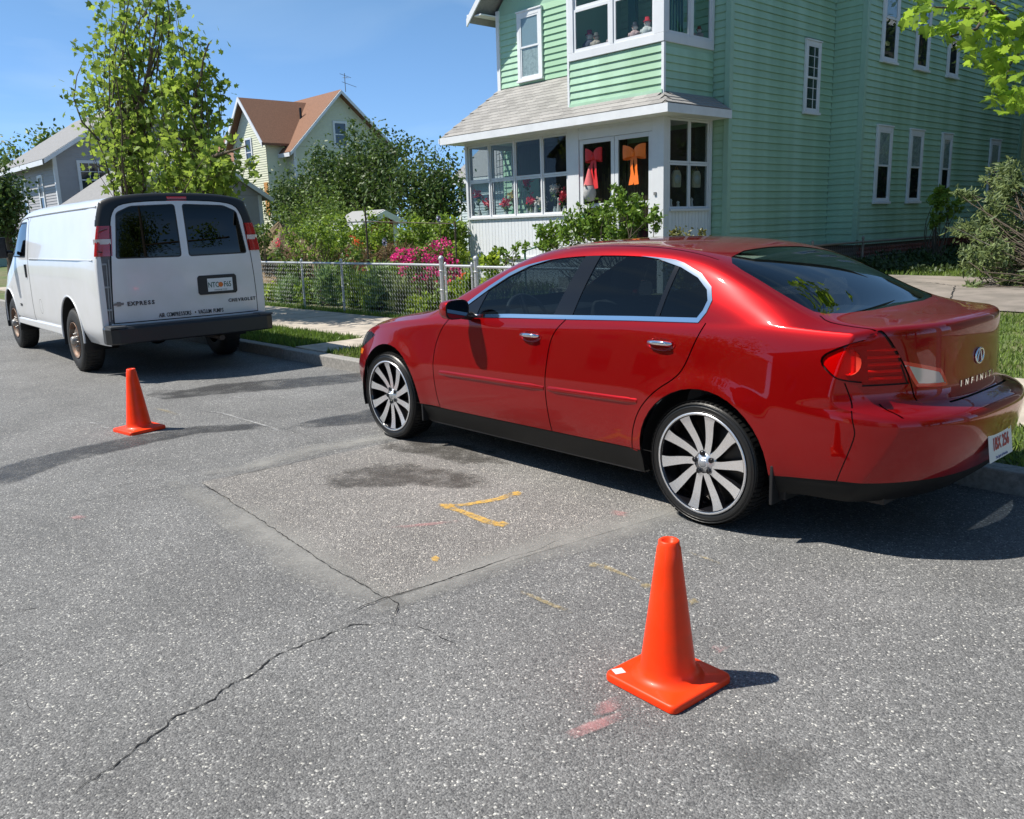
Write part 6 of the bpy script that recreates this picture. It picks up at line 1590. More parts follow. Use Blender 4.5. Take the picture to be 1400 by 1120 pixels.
    for x, y, h, cb, ch, lab in toys+[(-9.66, 13.5, .18, (.5, .4, .4), (.3, .05, .05), 'small plush toy in the bay side window'), (-9.66, 13.72, .22, (.7, .7, .7), (.02, .02, .02), 'black and white plush penguin in the bay side window')]:
        r = empty('plush_toy', (x, y, 4.765)); tag(r, lab, 'plush toy', 'plush toys on the bay window sill')
        bm_ = mat('plush_%d' % int(x*100), cb, .95, bump=.6, bscale=60, var=.25, vscale=30); mb = MB()
        mb.lathe([(0, 0), (.07, .0), (.10, .05), (.105, .11), (.08, .17), (.045, .19)], 14, Matrix.Scale(h/.30, 4)); mb.lathe([(0, -.045), (.035, -.035), (.045, .0), (.035, .035), (0, .045)], 12, Matrix.Translation((.09*h/.3, -.03, .11*h/.3))); mb.lathe([(0, -.045), (.035, -.035), (.045, .0), (.035, .035), (0, .045)], 12, Matrix.Translation((-.09*h/.3, -.03, .11*h/.3)))
        mb.build('torso', bm_, r)
        hm = mat('plush_face', (.68, .66, .64), .95, bump=.5, bscale=60) if ch[0] > .3 or ch[0] < .05 else bm_
        mb = MB(); mb.lathe([(0, -.062), (.045, -.045), (.062, 0), (.045, .045), (0, .062)], 14, Matrix.Translation((0, 0, .235*h/.3))@Matrix.Scale(h/.30, 4)); hd = mb.build('head', hm, r)
        mb = MB(); mb.lathe([(.075, .0), (.072, .012), (.044, .016), (.042, .075), (0, .08)], 14, Matrix.Translation((0, 0, .265*h/.3))@Matrix.Scale(h/.30, 4)); mb.build('hat', mat('hat_%d' % int(x*100), ch, .9), r)
        mb = MB(); mb.lathe([(0, -.02), (.012, 0), (0, .012)], 8, Matrix.Translation((0, -.065*h/.3, .235*h/.3))); mb.build('nose', mat('toy_nose', (.5, .12, .04), .8), hd)
porch_things()

# ------------------------------------------------------------------ other houses
def siding(mb, axis, plane, a0, a1, z0, z1, sg=1, apex=None, pitch=.12, t=.018):
    """lapped siding as real steps; axis 'y' faces sg*Y, 'x' faces sg*X; apex (a, z) narrows it to a gable above z1"""
    def row(za, zb_, l, r, l2, r2):
        P = lambda a, d, z: (a, plane+sg*d, z) if axis == 'y' else (plane+sg*d, a, z)
        mb.add([P(l, t, za), P(r, t, za), P(r2, 0, zb_), P(l2, 0, zb_), P(l, 0, za), P(r, 0, za)], [(0, 1, 2, 3), (4, 5, 1, 0)])
    z = z0
    while z < z1-.01: row(z, min(z+pitch, z1), a0, a1, a0, a1); z += pitch
    if apex:
        az_, hz = apex; z = z1; H = hz-z1
        while z < hz-.02:
            zb_ = min(z+pitch, hz); k = (z-z1)/H; k2 = (zb_-z1)/H
            row(z, zb_, a0+(az_-a0)*k, a1+(az_-a1)*k, a0+(az_-a0)*k2, a1+(az_-a1)*k2); z += pitch
def simple_window(root, L0, axis, plane, sg, a0, a1, z0, z1, cas=.10, grid=0, wm=None):
    wm = wm or white_s
    def bx(mb, u0, u1, w0, w1, d0, d1):
        d0, d1 = sorted((sg*d0, sg*d1))
        if axis == 'y': mb.box((u0, plane+d0, w0), (u1, plane+d1, w1))
        else: mb.box((plane+d0, u0, w0), (plane+d1, u1, w1))
    mb = MB(); zm = (z0+z1)/2
    bx(mb, a0, a0+cas, z0, z1, 0, .06); bx(mb, a1-cas, a1, z0, z1, 0, .06); bx(mb, a0+cas, a1-cas, z1-cas, z1, 0, .06); bx(mb, a0+cas, a1-cas, z0, z0+cas, 0, .065); bx(mb, a0+cas, a1-cas, zm-.025, zm+.025, 0, .05)
    if grid:
        for g_ in (1, 2): u = a0+cas+(a1-a0-2*cas)*g_/3; bx(mb, u-.012, u+.012, zm+.025, z1-cas, .02, .045)
        u = (zm+z1-cas)/2; bx(mb, a0+cas, a1-cas, u-.012, u+.012, .02, .044)
    o = mb.build('window', wm, root, -L0); mb = MB(); bx(mb, a0+cas*.9, a1-cas*.9, z0+cas*.9, z1-cas*.9, .024, .028)
    mb.build('pane', mat('far_pane', (.03, .04, .045), .05, spec=.8), o); return o
def gable_house(name, label, x0, x1, y0, y1, zb_, ze, zr, wallm, roofm, ridge='x', over=.35, trim=None, pitch=.12, yr=None):
    trim = trim or white_s
    L0 = Vector(((x0+x1)/2, (y0+y1)/2, zb_)); root = empty(name, L0); tag(root, label, 'house')
    ym = yr if yr is not None else (y0+y1)/2; xm = (x0+x1)/2
    mb = MB(); ap = (ym, zr) if ridge == 'x' else None; apx = (xm, zr) if ridge == 'y' else None
    siding(mb, 'y', y0, x0, x1, zb_, ze, -1, apx, pitch); o1 = mb.build('front_wall', wallm, root, -L0)
    mb = MB(); siding(mb, 'x', x1, y0, y1, zb_, ze, 1, ap, pitch); mb.build('side_wall', wallm, root, -L0)
    mb = MB(); siding(mb, 'y', y1, x0, x1, zb_, ze, 1, apx, pitch*4); siding(mb, 'x', x0, y0, y1, zb_, ze, -1, ap, pitch*4); mb.build('rear_wall', wallm, root, -L0)
    for (x, y) in ((x1, y0), (x0, y0), (x1, y1)):
        mb = MB(); mb.box((x-.11, y-.11 if y > y0 else y-.035, zb_), (x+.035, y+.035 if y > y0 else y+.11, ze)); mb.build('corner_board', trim, root, -L0)
    def slab(P, t=.12):
        mb = MB(); P = [Vector(p) for p in P]; n = (P[1]-P[0]).cross(P[2]-P[0]).normalized()
        if n.z < 0: n = -n
        V = P+[p-n*t for p in P]; mb.add(V, [(0, 1, 2, 3), (7, 6, 5, 4), (0, 4, 5, 1), (1, 5, 6, 2), (2, 6, 7, 3), (3, 7, 4, 0)]); bm = bmesh.new()
        o = mb.build('roof', roofm, root, -L0); bm.from_mesh(o.data); bmesh.ops.recalc_face_normals(bm, faces=bm.faces); bm.to_mesh(o.data); bm.free()
    def board(a, b, w=.18):
        mb = MB(); a, b = Vector(a), Vector(b); u = Vector((0, 0, w)); d = (b-a).normalized(); s_ = d.cross(Vector((0, 0, 1))).normalized()*.04
        mb.add([a, b, b-u, a-u, a+s_, b+s_, b+s_-u, a+s_-u], [(0, 1, 2, 3), (7, 6, 5, 4), (0, 4, 5, 1), (3, 2, 6, 7)]); mb.build('rake_board', trim, root, -L0)
    if ridge == 'x':
        s1 = (zr-ze)/(ym-y0); s2 = (zr-ze)/(y1-ym)
        slab([(x0-over, y0-over, ze-over*s1+.12), (x1+over, y0-over, ze-over*s1+.12), (x1+over, ym, zr+.12), (x0-over, ym, zr+.12)]); slab([(x0-over, y1+over, ze-over*s2+.12), (x1+over, y1+over, ze-over*s2+.12), (x1+over, ym, zr+.125), (x0-over, ym, zr+.125)])
        board((x1+over+.01, y0-over, ze-over*s1+.10), (x1+over+.01, ym, zr+.10)); board((x1+over+.01, ym, zr+.10), (x1+over+.01, y1+over, ze-over*s2+.10)); board((x0-over, y0-over-.02, ze-over*s1+.08), (x1+over, y0-over-.02, ze-over*s1+.08), .2)
    else:
        s1 = (zr-ze)/(xm-x0)
        slab([(x0-over, y0-over, ze-over*s1+.12), (x0-over, y1+over, ze-over*s1+.12), (xm, y1+over, zr+.12), (xm, y0-over, zr+.12)]); slab([(x1+over, y0-over, ze-over*s1+.12), (x1+over, y1+over, ze-over*s1+.12), (xm, y1+over, zr+.125), (xm, y0-over, zr+.125)])
        board((x0-over, y0-over-.01, ze-over*s1+.10), (xm, y0-over-.01, zr+.10)); board((xm, y0-over-.01, zr+.10), (x1+over, y0-over-.01, ze-over*s1+.10))
    return root, L0
def far_houses():
    gs = mat('grey_siding', (.36, .36, .38), .7, var=.04); rg = mat('grey_roof', (.22, .22, .225), .9, var=.15, vscale=8); rb = mat('brown_roof', (.20, .10, .06), .9, var=.22, vscale=14)
    ys = mat('cream_siding', (.62, .64, .50), .7, var=.05); yl = mat('yellow_siding', (.55, .48, .28), .7); ts = mat('teal_siding', (.25, .42, .42), .7)
    r, L = gable_house('house', 'grey two storey house with a gable window far behind the white van', -48.5, -40.6, 11.1, 18.2, .2, 5.2, 7.5, gs, rg, 'x', .5)
    simple_window(r, L, 'x', -40.6, 1, 12.0, 13.35, 3.35, 5.0, .12, 1)
    for x0 in (-46.2, -43.3): simple_window(r, L, 'y', 11.1, -1, x0, x0+.8, 2.6, 4.5, .12, 1)
    r, L = gable_house('house', 'low grey garage with a gable roof behind the young maple trees', -38.0, -31.6, 10.8, 15.9, .2, 3.1, 4.75, gs, rg, 'x', .35)
    r, L = gable_house('house', 'cream house with a brown shingled roof and cross gable above the dark trees', -52.5, -41.6, 23.05, 29.3, .2, 6.1, 8.95, ys, rb, 'x', .45, yr=25.9)
    simple_window(r, L, 'x', -41.6, 1, 25.5, 26.4, 6.1, 7.5, .12); simple_window(r, L, 'x', -41.6, 1, 23.6, 24.4, 2.5, 4.2, .12)
    mb = MB(); mb.tube([(-43.3, 24.6, 7.6), (-43.3, 24.6, 8.3)], .07, 8); mb.build('vent_pipe', black, r, -L)
    mb = MB(); mb.tube([(-41.3, 26.3, 9.0), (-41.3, 26.3, 9.95)], .02, 5); mb.tube([(-41.3, 26.0, 9.9), (-41.3, 26.7, 9.75)], .012, 4); mb.tube([(-41.5, 26.3, 9.75), (-41.1, 26.4, 9.7)], .012, 4); mb.tube([(-41.3, 26.1, 9.5), (-41.3, 27.0, 9.3)], .012, 4); mb.build('antenna', mat('antenna', (.12, .12, .12), .5), r, -L)
    # its front cross gable
    mb = MB(); siding(mb, 'y', 21.9, -46.2, -42.4, .2, 6.4, -1, (-44.3, 8.5)); siding(mb, 'x', -42.4, 21.9, 23.2, .2, 6.4, 1); mb.build('cross_gable', ys, r, -L)
    simple_window(r, L, 'y', 21.9, -1, -44.7, -43.9, 5.2, 6.7, .1); simple_window(r, L, 'y', 21.9, -1, -44.2, -43.4, 2.4, 4.1, .1)
    mb = MB(); mb.box((-42.9, 21.85, 2.6), (-42.5, 21.875, 4.3)); mb.build('boarded_panel', mat('plywood', (.5, .25, .08), .8), r, -L)
    for sx in (-1, 1):
        mb = MB(); xe = -44.3+sx*2.3; P = [Vector(p) for p in ((xe, 21.5, 6.25), (-44.3, 21.5, 8.75), (-44.3, 25.8, 8.75), (xe, 23.3, 6.25))]
        mb.add(P+[p-Vector((0, 0, .12)) for p in P], [(0, 1, 2, 3), (7, 6, 5, 4), (0, 4, 5, 1), (2, 6, 7, 3), (3, 7, 4, 0)]); o = mb.build('roof', rb, r, -L)
        mb = MB(); a, b = P[0]+Vector((0, -.02, .02)), P[1]+Vector((0, -.02, .02)); u = Vector((0, 0, .24)); y = Vector((0, .05, 0)); mb.add([a, b, b-u, a-u, a+y, b+y, b-u+y, a-u+y], [(0, 1, 2, 3), (7, 6, 5, 4), (0, 4, 5, 1), (3, 2, 6, 7)]); mb.build('rake_board', white_s, r, -L)
    r, L = gable_house('house', 'pale teal house at the far left edge behind the maple', -66, -55.5, 10.5, 15.5, .2, 3.9, 5.6, ts, rg, 'x', .4)
    r, L = gable_house('house', 'yellow house with white lower wall beyond the green house at the right edge', -9.6, -6.9, 29.0, 38, .2, 6.4, 7.6, yl, rg, 'y', .4)
    mb = MB(); mb.box((-9.62, 28.95, .2), (-6.88, 28.99, 2.75)); mb.build('lower_wall', white_s, r, -L)
    # sliver of a white shed eave between the trees and the porch
    r, L = gable_house('shed', 'small garden shed with a pale roof behind the hedge', -22.2, -20.9, 13.7, 14.7, .3, 1.84, 2.06, mat('red_shed', (.30, .04, .03), .8), mat('pale_roof', (.28, .28, .28), .7), 'x', .2); r['category'] = 'shed'
    r, L = gable_house('house', 'blue-white house glimpsed between the trees and the porch corner', -30.6, -26.0, 25.2, 31, .2, 3.9, 6.0, mat('blue_white', (.5, .58, .62), .7), rg, 'x', .35)
    gable_house('house', 'unseen dark house added right of the green house for window reflections', -6.6, 2.5, 30.5, 38, .2, 6.2, 8.6, mat('dark_siding', (.07, .075, .07), .8), rg, 'y', .3, pitch=.3)  # added out of view so the side windows reflect something dark
    # neighbours outside the frame, seen in reflections and shading the side yard
    r, L = gable_house('house', 'unseen dark house added beside the driveway to cut sky light', .6, 9.5, 16.6, 29, .2, 6.2, 9.5, mat('dark_siding', (.07, .075, .07), .8), rg, 'y', .4, pitch=.3)  # added to block sky fill on the side wall and darken reflections
    for i, (x, m_, hz) in enumerate(((-34, gs, 6.0), (-20, yl, 6.4), (-6, mat('brick_house', (.28, .12, .08), .8), 6.0), (8, ys, 6.6), (22, gs, 6.0))):
        rr, LL = gable_house('house', ('grey', 'yellow', 'brick coloured', 'cream', 'pale grey')[i]+' house across the street behind the camera', x-4.5, x+4.5, -24, -14.5, .1, hz, hz+3, m_, (rg, rb)[i % 2], 'y', .4, pitch=.3)
        rr['group'] = 'houses across the street'
        for wx in (-3, 0, 2.2): mb = MB(); mb.box((x+wx, -14.48, 1.5), (x+wx+1, -14.45, 3.1)); mb.box((x+wx, -14.48, 4.2), (x+wx+1, -14.45, 5.6)); mb.build('window', mat('far_pane', (.03, .04, .045), .05, spec=.8), rr, -LL)
far_houses()

# ------------------------------------------------------------------ trees and plants
def px_blob(px, py, Y, rx, rz, ry=None):
    c = at_y(px, py, Y); D = (c-Vector((0, 0, CAM_H))).dot(_f); k = D/F_PX; return (tuple(c), (rx*k, (ry or rx)*k, rz*k))
def greenery():
    g1 = at_y(176, 300, 5.9); g1 = Vector((g1.x, 5.9, .13)); g2 = at_y(247, 300, 6.1); g2 = Vector((g2.x, 6.1, .13))
    B1 = [px_blob(190, 20, 5.9, 55, 75), px_blob(140, 60, 5.9, 34, 30), px_blob(140, 150, 5.9, 40, 52), px_blob(195, 120, 5.9, 42, 60), px_blob(190, 212, 5.9, 52, 34)]
    top = at_y(165, -70, 5.9)
    tree('maple_tree', 'young maple tree with a straight dark trunk behind the van, left of the pair', 'tree', g1, B1, 84, 36, .112, MAPLE, 'maple', .085, BARK, [[g1, at_y(176, 180, 5.9), at_y(168, 90, 5.9), at_y(162, -10, 5.9), top], [at_y(174, 200, 5.9), at_y(200, 120, 5.9), at_y(215, 20, 5.9)]], 'street maples', .145, 11, .3, .2)
    B2 = [px_blob(250, 50, 6.1, 40, 55), px_blob(262, 115, 6.1, 42, 48), px_blob(245, 205, 6.1, 52, 48), px_blob(315, 212, 6.1, 38, 28), px_blob(290, 235, 6.1, 45, 24)]
    tree('maple_tree', 'young maple tree with branches fanning to the right behind the van', 'tree', g2, B2, 84, 34, .112, MAPLE, 'maple', .07, BARK, [[g2, at_y(243, 200, 6.1), at_y(232, 100, 6.1), at_y(228, -30, 6.1)], [at_y(245, 250, 6.1), at_y(262, 160, 6.1), at_y(285, 60, 6.1)], [at_y(246, 258, 6.1), at_y(290, 215, 6.1), at_y(335, 200, 6.1)]], 'street maples', .14, 12, .3, .2)
    # distant trees at left
    for i, (px, py, D, rx, rz, lab) in enumerate(((28, 222, 58, 34, 34, 'round green tree far away at the left edge'), (72, 196, 62, 12, 10, 'small treetop showing above the grey house roof'), (-2, 245, 30, 22, 34, 'dark maple crown cut by the left edge of the picture'))):
        c = at_d(px, py, D); k = D/F_PX; b = (c.x, c.y, .2)
        tree('broadleaf_tree', lab, 'tree', b, [(tuple(c), (rx*k, rx*k, rz*k)), ((c.x, c.y, c.z-rz*k), (rx*k*.9, rx*k*.9, rz*k))], 50, 60, .30 if D > 40 else .16, DKTREE if i == 2 else MIDTREE, 'oval', .2, BARK, None, None, .75 if D > 40 else .35, 30+i)
    # dark trees in the garden behind
    def T(lab, Y, bl, ntip, lpt, ls, m, seed, tr=.12, cl=.4, inner=.3, stx=None):
        B = [px_blob(a, b, Y, c, d) for a, b, c, d in bl]; x = stx if stx is not None else sum(b[0][0] for b in B)/len(B)
        tree('broadleaf_tree', lab, 'tree', (x, Y, ht(x, Y)), B, ntip, lpt, ls, m, 'oval', tr, BARK, None, 'trees in the back gardens', cl, seed, .25, .3, inner)
    T('large dark green tree in front of the cream house', 17.5, [(505, 215, 42, 45), (460, 235, 45, 45), (540, 225, 36, 40), (420, 262, 48, 42), (500, 270, 60, 40), (385, 280, 26, 28)], 210, 110, .13, DKTREE, 41, .15, .33)
    T('thin dark tree at the right of the big one with sky showing through', 17.0, [(580, 225, 38, 34), (612, 245, 24, 36), (560, 260, 42, 34), (600, 275, 36, 30)], 84, 76, .125, DKTREE, 42, .10, .32)
    T('lighter small tree under the big dark tree', 14.5, [(440, 275, 34, 22), (470, 290, 30, 18), (405, 300, 30, 24)], 44, 80, .10, MIDTREE, 43, .06, .3)
    # hedge of vines
    for i, (px, w, lab) in enumerate(((455, 34, 'left end of the leafy vine hedge below the small shed'), (510, 32, 'leafy vine hedge below the pale shed roof'), (565, 34, 'vine hedge behind the metal flower'), (615, 28, 'vine hedge beside the white porch'))):
        b = px_blob(px, 318, 12.3, w+4, 26, 20); bush('hedge', lab, 'hedge', (b[0][0], b[0][1], ht(b[0][0], 12.3)), [b, ((b[0][0], b[0][1], b[0][2]-.45), (b[1][0], b[1][1], .5))], 2600, .085, HEDGE, 'oval', 'vine hedge sections', None, 50+i, 10)
    # mound of earth
    c = at_y(385, 350, 11.8); V = []; F = []; n = 44; rg = np.random.default_rng(5); ph = rg.uniform(0, 6, 8)
    for j in range(20):
        t = j/19
        for i in range(n):
            a = 2*math.pi*i/n; w = 1+.10*math.sin(2*a+ph[0])+.07*math.sin(5*a+ph[1])+.04*math.sin(9*a+ph[2]); rr = 2.3*t*w
            z = 1.45*(1-t)**1.15*(1+.10*math.sin(3*a+ph[3]+t*5))+.05*math.sin(11*a+7*t+ph[4])+rg.normal()*.02
            V.append((rr*math.cos(a), rr*math.sin(a), max(z, -.1) if t < 1 else -.1))
    F = [(j*n+i, j*n+(i+1) % n, (j+1)*n+(i+1) % n, (j+1)*n+i) for j in range(19) for i in range(n)]
    earth = mat('dry_earth', (.22, .155, .10), .95, var=.35, vscale=6, bump=1, bscale=25, vary2=((.15, .12, .06), 3))
    mo = link('earth_mound', mesh_arrays('earth_mound', V, F, True), earth, None, (c.x, 11.8, ht(c.x, 11.8))); tag(mo, 'mound of dry brown earth with tufts behind the fence beside the van', 'mound')
    C = []; 
    for k in range(420):
        a = rg.uniform(0, 6.28); t = rg.uniform(0, 1)**.6; C.append((c.x+2.2*t*math.cos(a), 11.8+2.2*t*math.sin(a), ht(c.x, 11.8)+1.42*(1-t)**1.15))
    C = np.repeat(np.array(C), 9, axis=0)+rg.normal(size=(420*9, 3))*.06
    V_, F_ = leaf_cloud(C, .12, 'blade', .0, dirs=np.tile([0, 0, .7], (len(C), 1)), jit=.6); tag(link('dry_weeds', mesh_arrays('dry_weeds', V_, F_), leafmat('dry_weed', (.17, .14, .065), .4, .2, .8)), kind='stuff')
    for i, (px, py, lab) in enumerate(((357, 322, 'small green bush on the left flank of the earth mound'), (352, 345, 'low green bush at the foot of the earth mound'))):
        b = px_blob(px, py, 10.6, 14, 14); bush('bush', lab, 'bush', (b[0][0], b[0][1], ht(b[0][0], 10.6)), [b], 500, .08, MIDTREE, 'oval', None, None, 57+i, 5)
    # open bush right of the mound
    b = [px_blob(415, 322, 10.4, 28, 20), px_blob(455, 312, 10.4, 26, 20), px_blob(430, 345, 10.4, 34, 22), px_blob(478, 335, 10.4, 18, 22)]
    bush('bush', 'loose green bush with thin stems right of the earth mound', 'bush', (at_y(440, 370, 10.4).x, 10.4, ht(-16, 10.4)), b, 2100, .075, HEDGE, 'oval', None, None, 60, 22, .35, .2)
    brown = leafmat('brown_brush', (.17, .12, .07), .4, .1, .8)
    for i, (px, lab) in enumerate(((400, 'tangle of dry brown brush behind the fence beside the mound'), (545, 'tangle of dry brown stems below the vine hedge'), (480, 'dry brown brush under the loose green bush'))):
        b = px_blob(px, 352, 11.2, 40, 18, 20); bush('dry_brush', lab, 'brush', (b[0][0], b[0][1], ht(b[0][0], 11.2)), [b], 1500, .12, brown, 'blade', None, None, 64+i, 16)
    # azalea
    mg = leafmat('magenta_blossom', (.62, .045, .26), .3, .3, .5)
    b = [px_blob(600, 345, 9.5, 20, 18), px_blob(575, 362, 9.5, 30, 22), px_blob(610, 370, 9.5, 22, 20), px_blob(553, 350, 9.5, 16, 11), px_blob(585, 392, 9.5, 26, 20)]
    bush('azalea', 'azalea bush covered in magenta blossoms behind the fence', 'bush', (at_y(590, 420, 9.5).x, 9.5, ht(-12, 9.5)), b, 1500, .055, MIDTREE, 'oval', None, (mg, 60, .05, b[:4]), 70, 16)
    b = px_blob(622, 350, 10.8, 16, 16); bush('bush', 'small yellow green bush in front of the white porch corner', 'bush', (b[0][0], b[0][1], ht(b[0][0], 10.8)), [b], 600, .07, LIME, 'oval', None, None, 71, 5)
    # bed of plants right behind the fence
    spec = [(372, 402, 18, 16, LIME, 'oval', .085, 'bright green low plant at the left end of the garden bed'), (395, 398, 22, 22, BLUEG, 'blade', .22, 'grey green leafy clump in the garden bed left of the fence post'), (420, 400, 20, 24, HEDGE, 'oval', .08, 'mid green clump in the garden bed beside the fence post'), (445, 395, 20, 30, BLUEG, 'blade', .25, 'tall blue green clump just left of the fence post'),
            (487, 400, 24, 32, MIDTREE, 'blade', .26, 'dark green clump just right of the fence post'), (518, 396, 24, 34, BLUEG, 'blade', .26, 'large feathery clump in the middle of the bed'), (512, 420, 18, 12, LIME, 'oval', .08, 'yellow green seedling at the foot of the fence'), (548, 404, 22, 28, GREYG, 'blade', .2, 'grey green clump under the azalea'), (568, 420, 20, 14, LIME, 'oval', .08, 'low yellow green plant under the azalea'), (592, 418, 18, 16, HEDGE, 'oval', .08, 'leafy plant beside the thick gate post'),
            (625, 415, 18, 26, LIME, 'oval', .085, 'bright green plant behind the garden gate'), (668, 375, 16, 30, LIME, 'oval', .09, 'yellow green plant right of the gate beside the porch steps'), (640, 395, 16, 20, HEDGE, 'oval', .08, 'green plant at the right end of the gate')]
    for i, (px, py, w, h, m, sh, ls, lab) in enumerate(spec):
        b = px_blob(px, py, 8.95, w, h, 14); bush('garden_plant', lab, 'plant', (b[0][0], b[0][1], ht(b[0][0], 8.95)), [b, ((b[0][0], b[0][1], ht(b[0][0], 9)+.12), (b[1][0], b[1][1], .14))], 900 if sh == 'oval' else 620, ls, m, sh, 'plants in the garden bed', None, 80+i, 4, .2, .2, .9 if sh == 'blade' else .2)
    # more greenery further back, filling the bed
    for i, (px, py, w, h, m, lab) in enumerate(((400, 372, 36, 14, MIDTREE, 'row of leafy plants further back at the left of the bed'), (465, 375, 34, 16, MIDTREE, 'row of leafy plants further back behind the fence post'), (525, 372, 36, 16, HEDGE, 'row of leafy plants further back at the azalea'))):
        b = px_blob(px, py, 10.0, w, h, 14); bush('garden_plant', lab, 'plant', (b[0][0], b[0][1], ht(b[0][0], 10)), [b, ((b[0][0], b[0][1], ht(b[0][0], 10)+.2), (b[1][0], b[1][1], .3))], 1500, .09, m, 'oval', 'plants in the garden bed', None, 100+i, 6)
    og = leafmat('orange_petal', (.75, .16, .05), .3, .3); pk = leafmat('pink_petal', (.75, .08, .12), .25, .2)
    for i, (px, py, Y, m, lab) in enumerate(((615, 390, 9.2, pk, 'salmon pink flowers behind the garden gate'), (632, 378, 9.3, og, 'orange flowers at the top of the garden gate'), (379, 333, 10.0, pk, 'pink flowers on a thin stem above the fence beside the van'), (487, 331, 9.9, og, 'peach coloured flowers on a thin stem above the fence'))):
        c = at_y(px, py, Y); g = ht(c.x, Y); r = empty('flowering_plant', (c.x, Y, g)); tag(r, lab, 'flowers')
        mb = MB(); 
        for k in range(4): limb(mb, (0, 0, 0), (random.uniform(-.1, .1), random.uniform(-.08, .08), c.z-g), .007, .003, .05, 4, 4)
        mb.build('stalk', mat('stalk', (.05, .12, .03), .7), r); petals('blossoms', (0, 0, c.z-g), .085, 34, m, r, .05); petals('leaves', (0, 0, (c.z-g)*.75), .2, 90, MIDTREE, r, .08)
    # trellis post with wire, metal flowers
    a = at_y(500, 300, 10.6); g = ht(a.x, 10.6); r = empty('wire_trellis', (a.x, 10.6, g)); tag(r, 'thin brown post with a wire line above the garden', 'trellis'); b = at_y(622, 306, 10.6)
    rm = mat('rust_pipe', (.07, .05, .04), .7)
    mb = MB(); mb.tube([(0, 0, 0), (0, 0, at_y(500, 284, 10.6).z-g)], .022, 6); mb.build('post', rm, r); mb = MB(); mb.tube([(b.x-a.x, 0, 0), (b.x-a.x, 0, b.z-g+.05)], .018, 6); mb.build('post', rm, r)
    mb = MB(); mb.tube([(0, 0, at_y(500, 303, 10.6).z-g), (b.x-a.x, 0, b.z-g)], .010, 5); mb.build('wire', rm, r)
    for i, (px, py, rad, lab) in enumerate(((527, 331, .10, 'blue grey metal flower on a stake above the fence'), (601, 299, .075, 'small dark metal disc on a stake beside the porch'), (568, 348, .06, 'small bluish metal flower among the azalea blossoms'))):
        c = at_y(px, py, 9.8); g = ht(c.x, 9.8); r = empty('metal_flower', (c.x, 9.8, g)); tag(r, lab, 'garden ornament', 'metal garden flowers')
        mb = MB(); mb.tube([(0, 0, 0), (0, 0, c.z-g)], .007, 5); mb.build('stake', rm, r)
        mb = MB(); T0 = TM(Vector((0, -.02, c.z-g)), (1, 0, 0), (0, 0, 1), (0, -1, 0))
        for k in range(10):
            q = 2*math.pi*k/10; cq, sq = math.cos(q), math.sin(q); mb.add([T0@Vector(p) for p in ((0, 0, 0), (rad*.6*cq-rad*.25*sq, rad*.6*sq+rad*.25*cq, .012), (rad*cq, rad*sq, 0), (rad*.6*cq+rad*.25*sq, rad*.6*sq-rad*.25*cq, .012))], [(0, 1, 2, 3)])
        mb.build('petals', mat('blue_metal', (.22, .24, .33), .35, metal=.6), r); mb = MB(); mb.lathe([(rad*.3, .01), (rad*.25, .02), (0, .03)], 12, T0); mb.build('centre', mat('dark_metal', (.05, .04, .08), .4), r)
    # porch shrub and small bush
    b = [px_blob(768, 322, 10.7, 38, 20), px_blob(812, 300, 10.7, 42, 20), px_blob(850, 282, 10.7, 32, 16), px_blob(882, 298, 10.7, 28, 15), px_blob(840, 318, 10.7, 40, 16), px_blob(740, 335, 10.7, 14, 8), px_blob(846, 264, 10.7, 12, 10)]
    bush('porch_shrub', 'bright green leafy shrub growing in front of the porch doors', 'shrub', (at_y(865, 350, 10.7).x, 10.7, ht(-10, 10.7)), b, 4300, .075, SHRUB, 'oval', None, None, 120, 26, .45, .15)
    b = px_blob(941, 322, 12.0, 27, 9); b2 = ((b[0][0], 12.0, .9), (.5, .4, .5)); bush('bush', 'small reddish green bush below the porch side window', 'bush', (b[0][0], 12.0, ht(b[0][0], 12)), [b, b2], 900, .07, leafmat('red_green', (.13, .15, .05), .5, .3), 'oval', None, None, 121, 6)
    b = [px_blob(690, 345, 10.9, 12, 8), px_blob(712, 338, 10.9, 14, 8)]; bush('bush', 'small leafy plant beside the green handrail', 'bush', (b[0][0][0], 10.9, ht(-11, 11)), b+[((b[0][0][0], 10.9, .8), (.25, .25, .4))], 420, .08, SHRUB, 'oval', None, None, 122, 5)
    # right side: willow-like shrub, sapling, ivy
    def DB(px, py, D, rx, rz): c = at_d(px, py, D); k = D/F_PX; return (tuple(c), (rx*k, rx*k, rz*k))
    b = [DB(1340, 300, 13.5, 34, 34), DB(1378, 262, 13.5, 34, 36), DB(1398, 330, 13.5, 46, 50), DB(1352, 352, 13.0, 38, 34), DB(1322, 268, 13.6, 14, 14), DB(1395, 380, 12.6, 30, 18), DB(1325, 392, 12.8, 22, 8), DB(1360, 238, 13.8, 16, 16)]
    base = Vector((-3.0, 14.3, ht(-3, 14.3))); bush('willow_shrub', 'grey green narrow leaved shrub hanging over the driveway at the right edge', 'shrub', base, b, 5200, .11, GREYG, 'oval', None, None, 130, 60, .3, .05, -.1, .5, 60, .17)
    mb = MB(); rr = empty('dead_branch', base+Vector((.1, -.6, 0))); tag(rr, 'bare grey twigs sticking out of the shrub over the driveway', 'branch')
    for (a, b_) in (((1400, 425), (1300, 405)), ((1400, 400), (1310, 392)), ((1395, 360), (1300, 310)), ((1390, 410), (1330, 345)), ((1400, 432), (1340, 372))): limb(mb, at_d(*a, 12.6)-rr.location, at_d(*b_, 12.9)-rr.location, .012, .004, .05, 5, 6)
    mb.build('twigs', BARKG, rr)
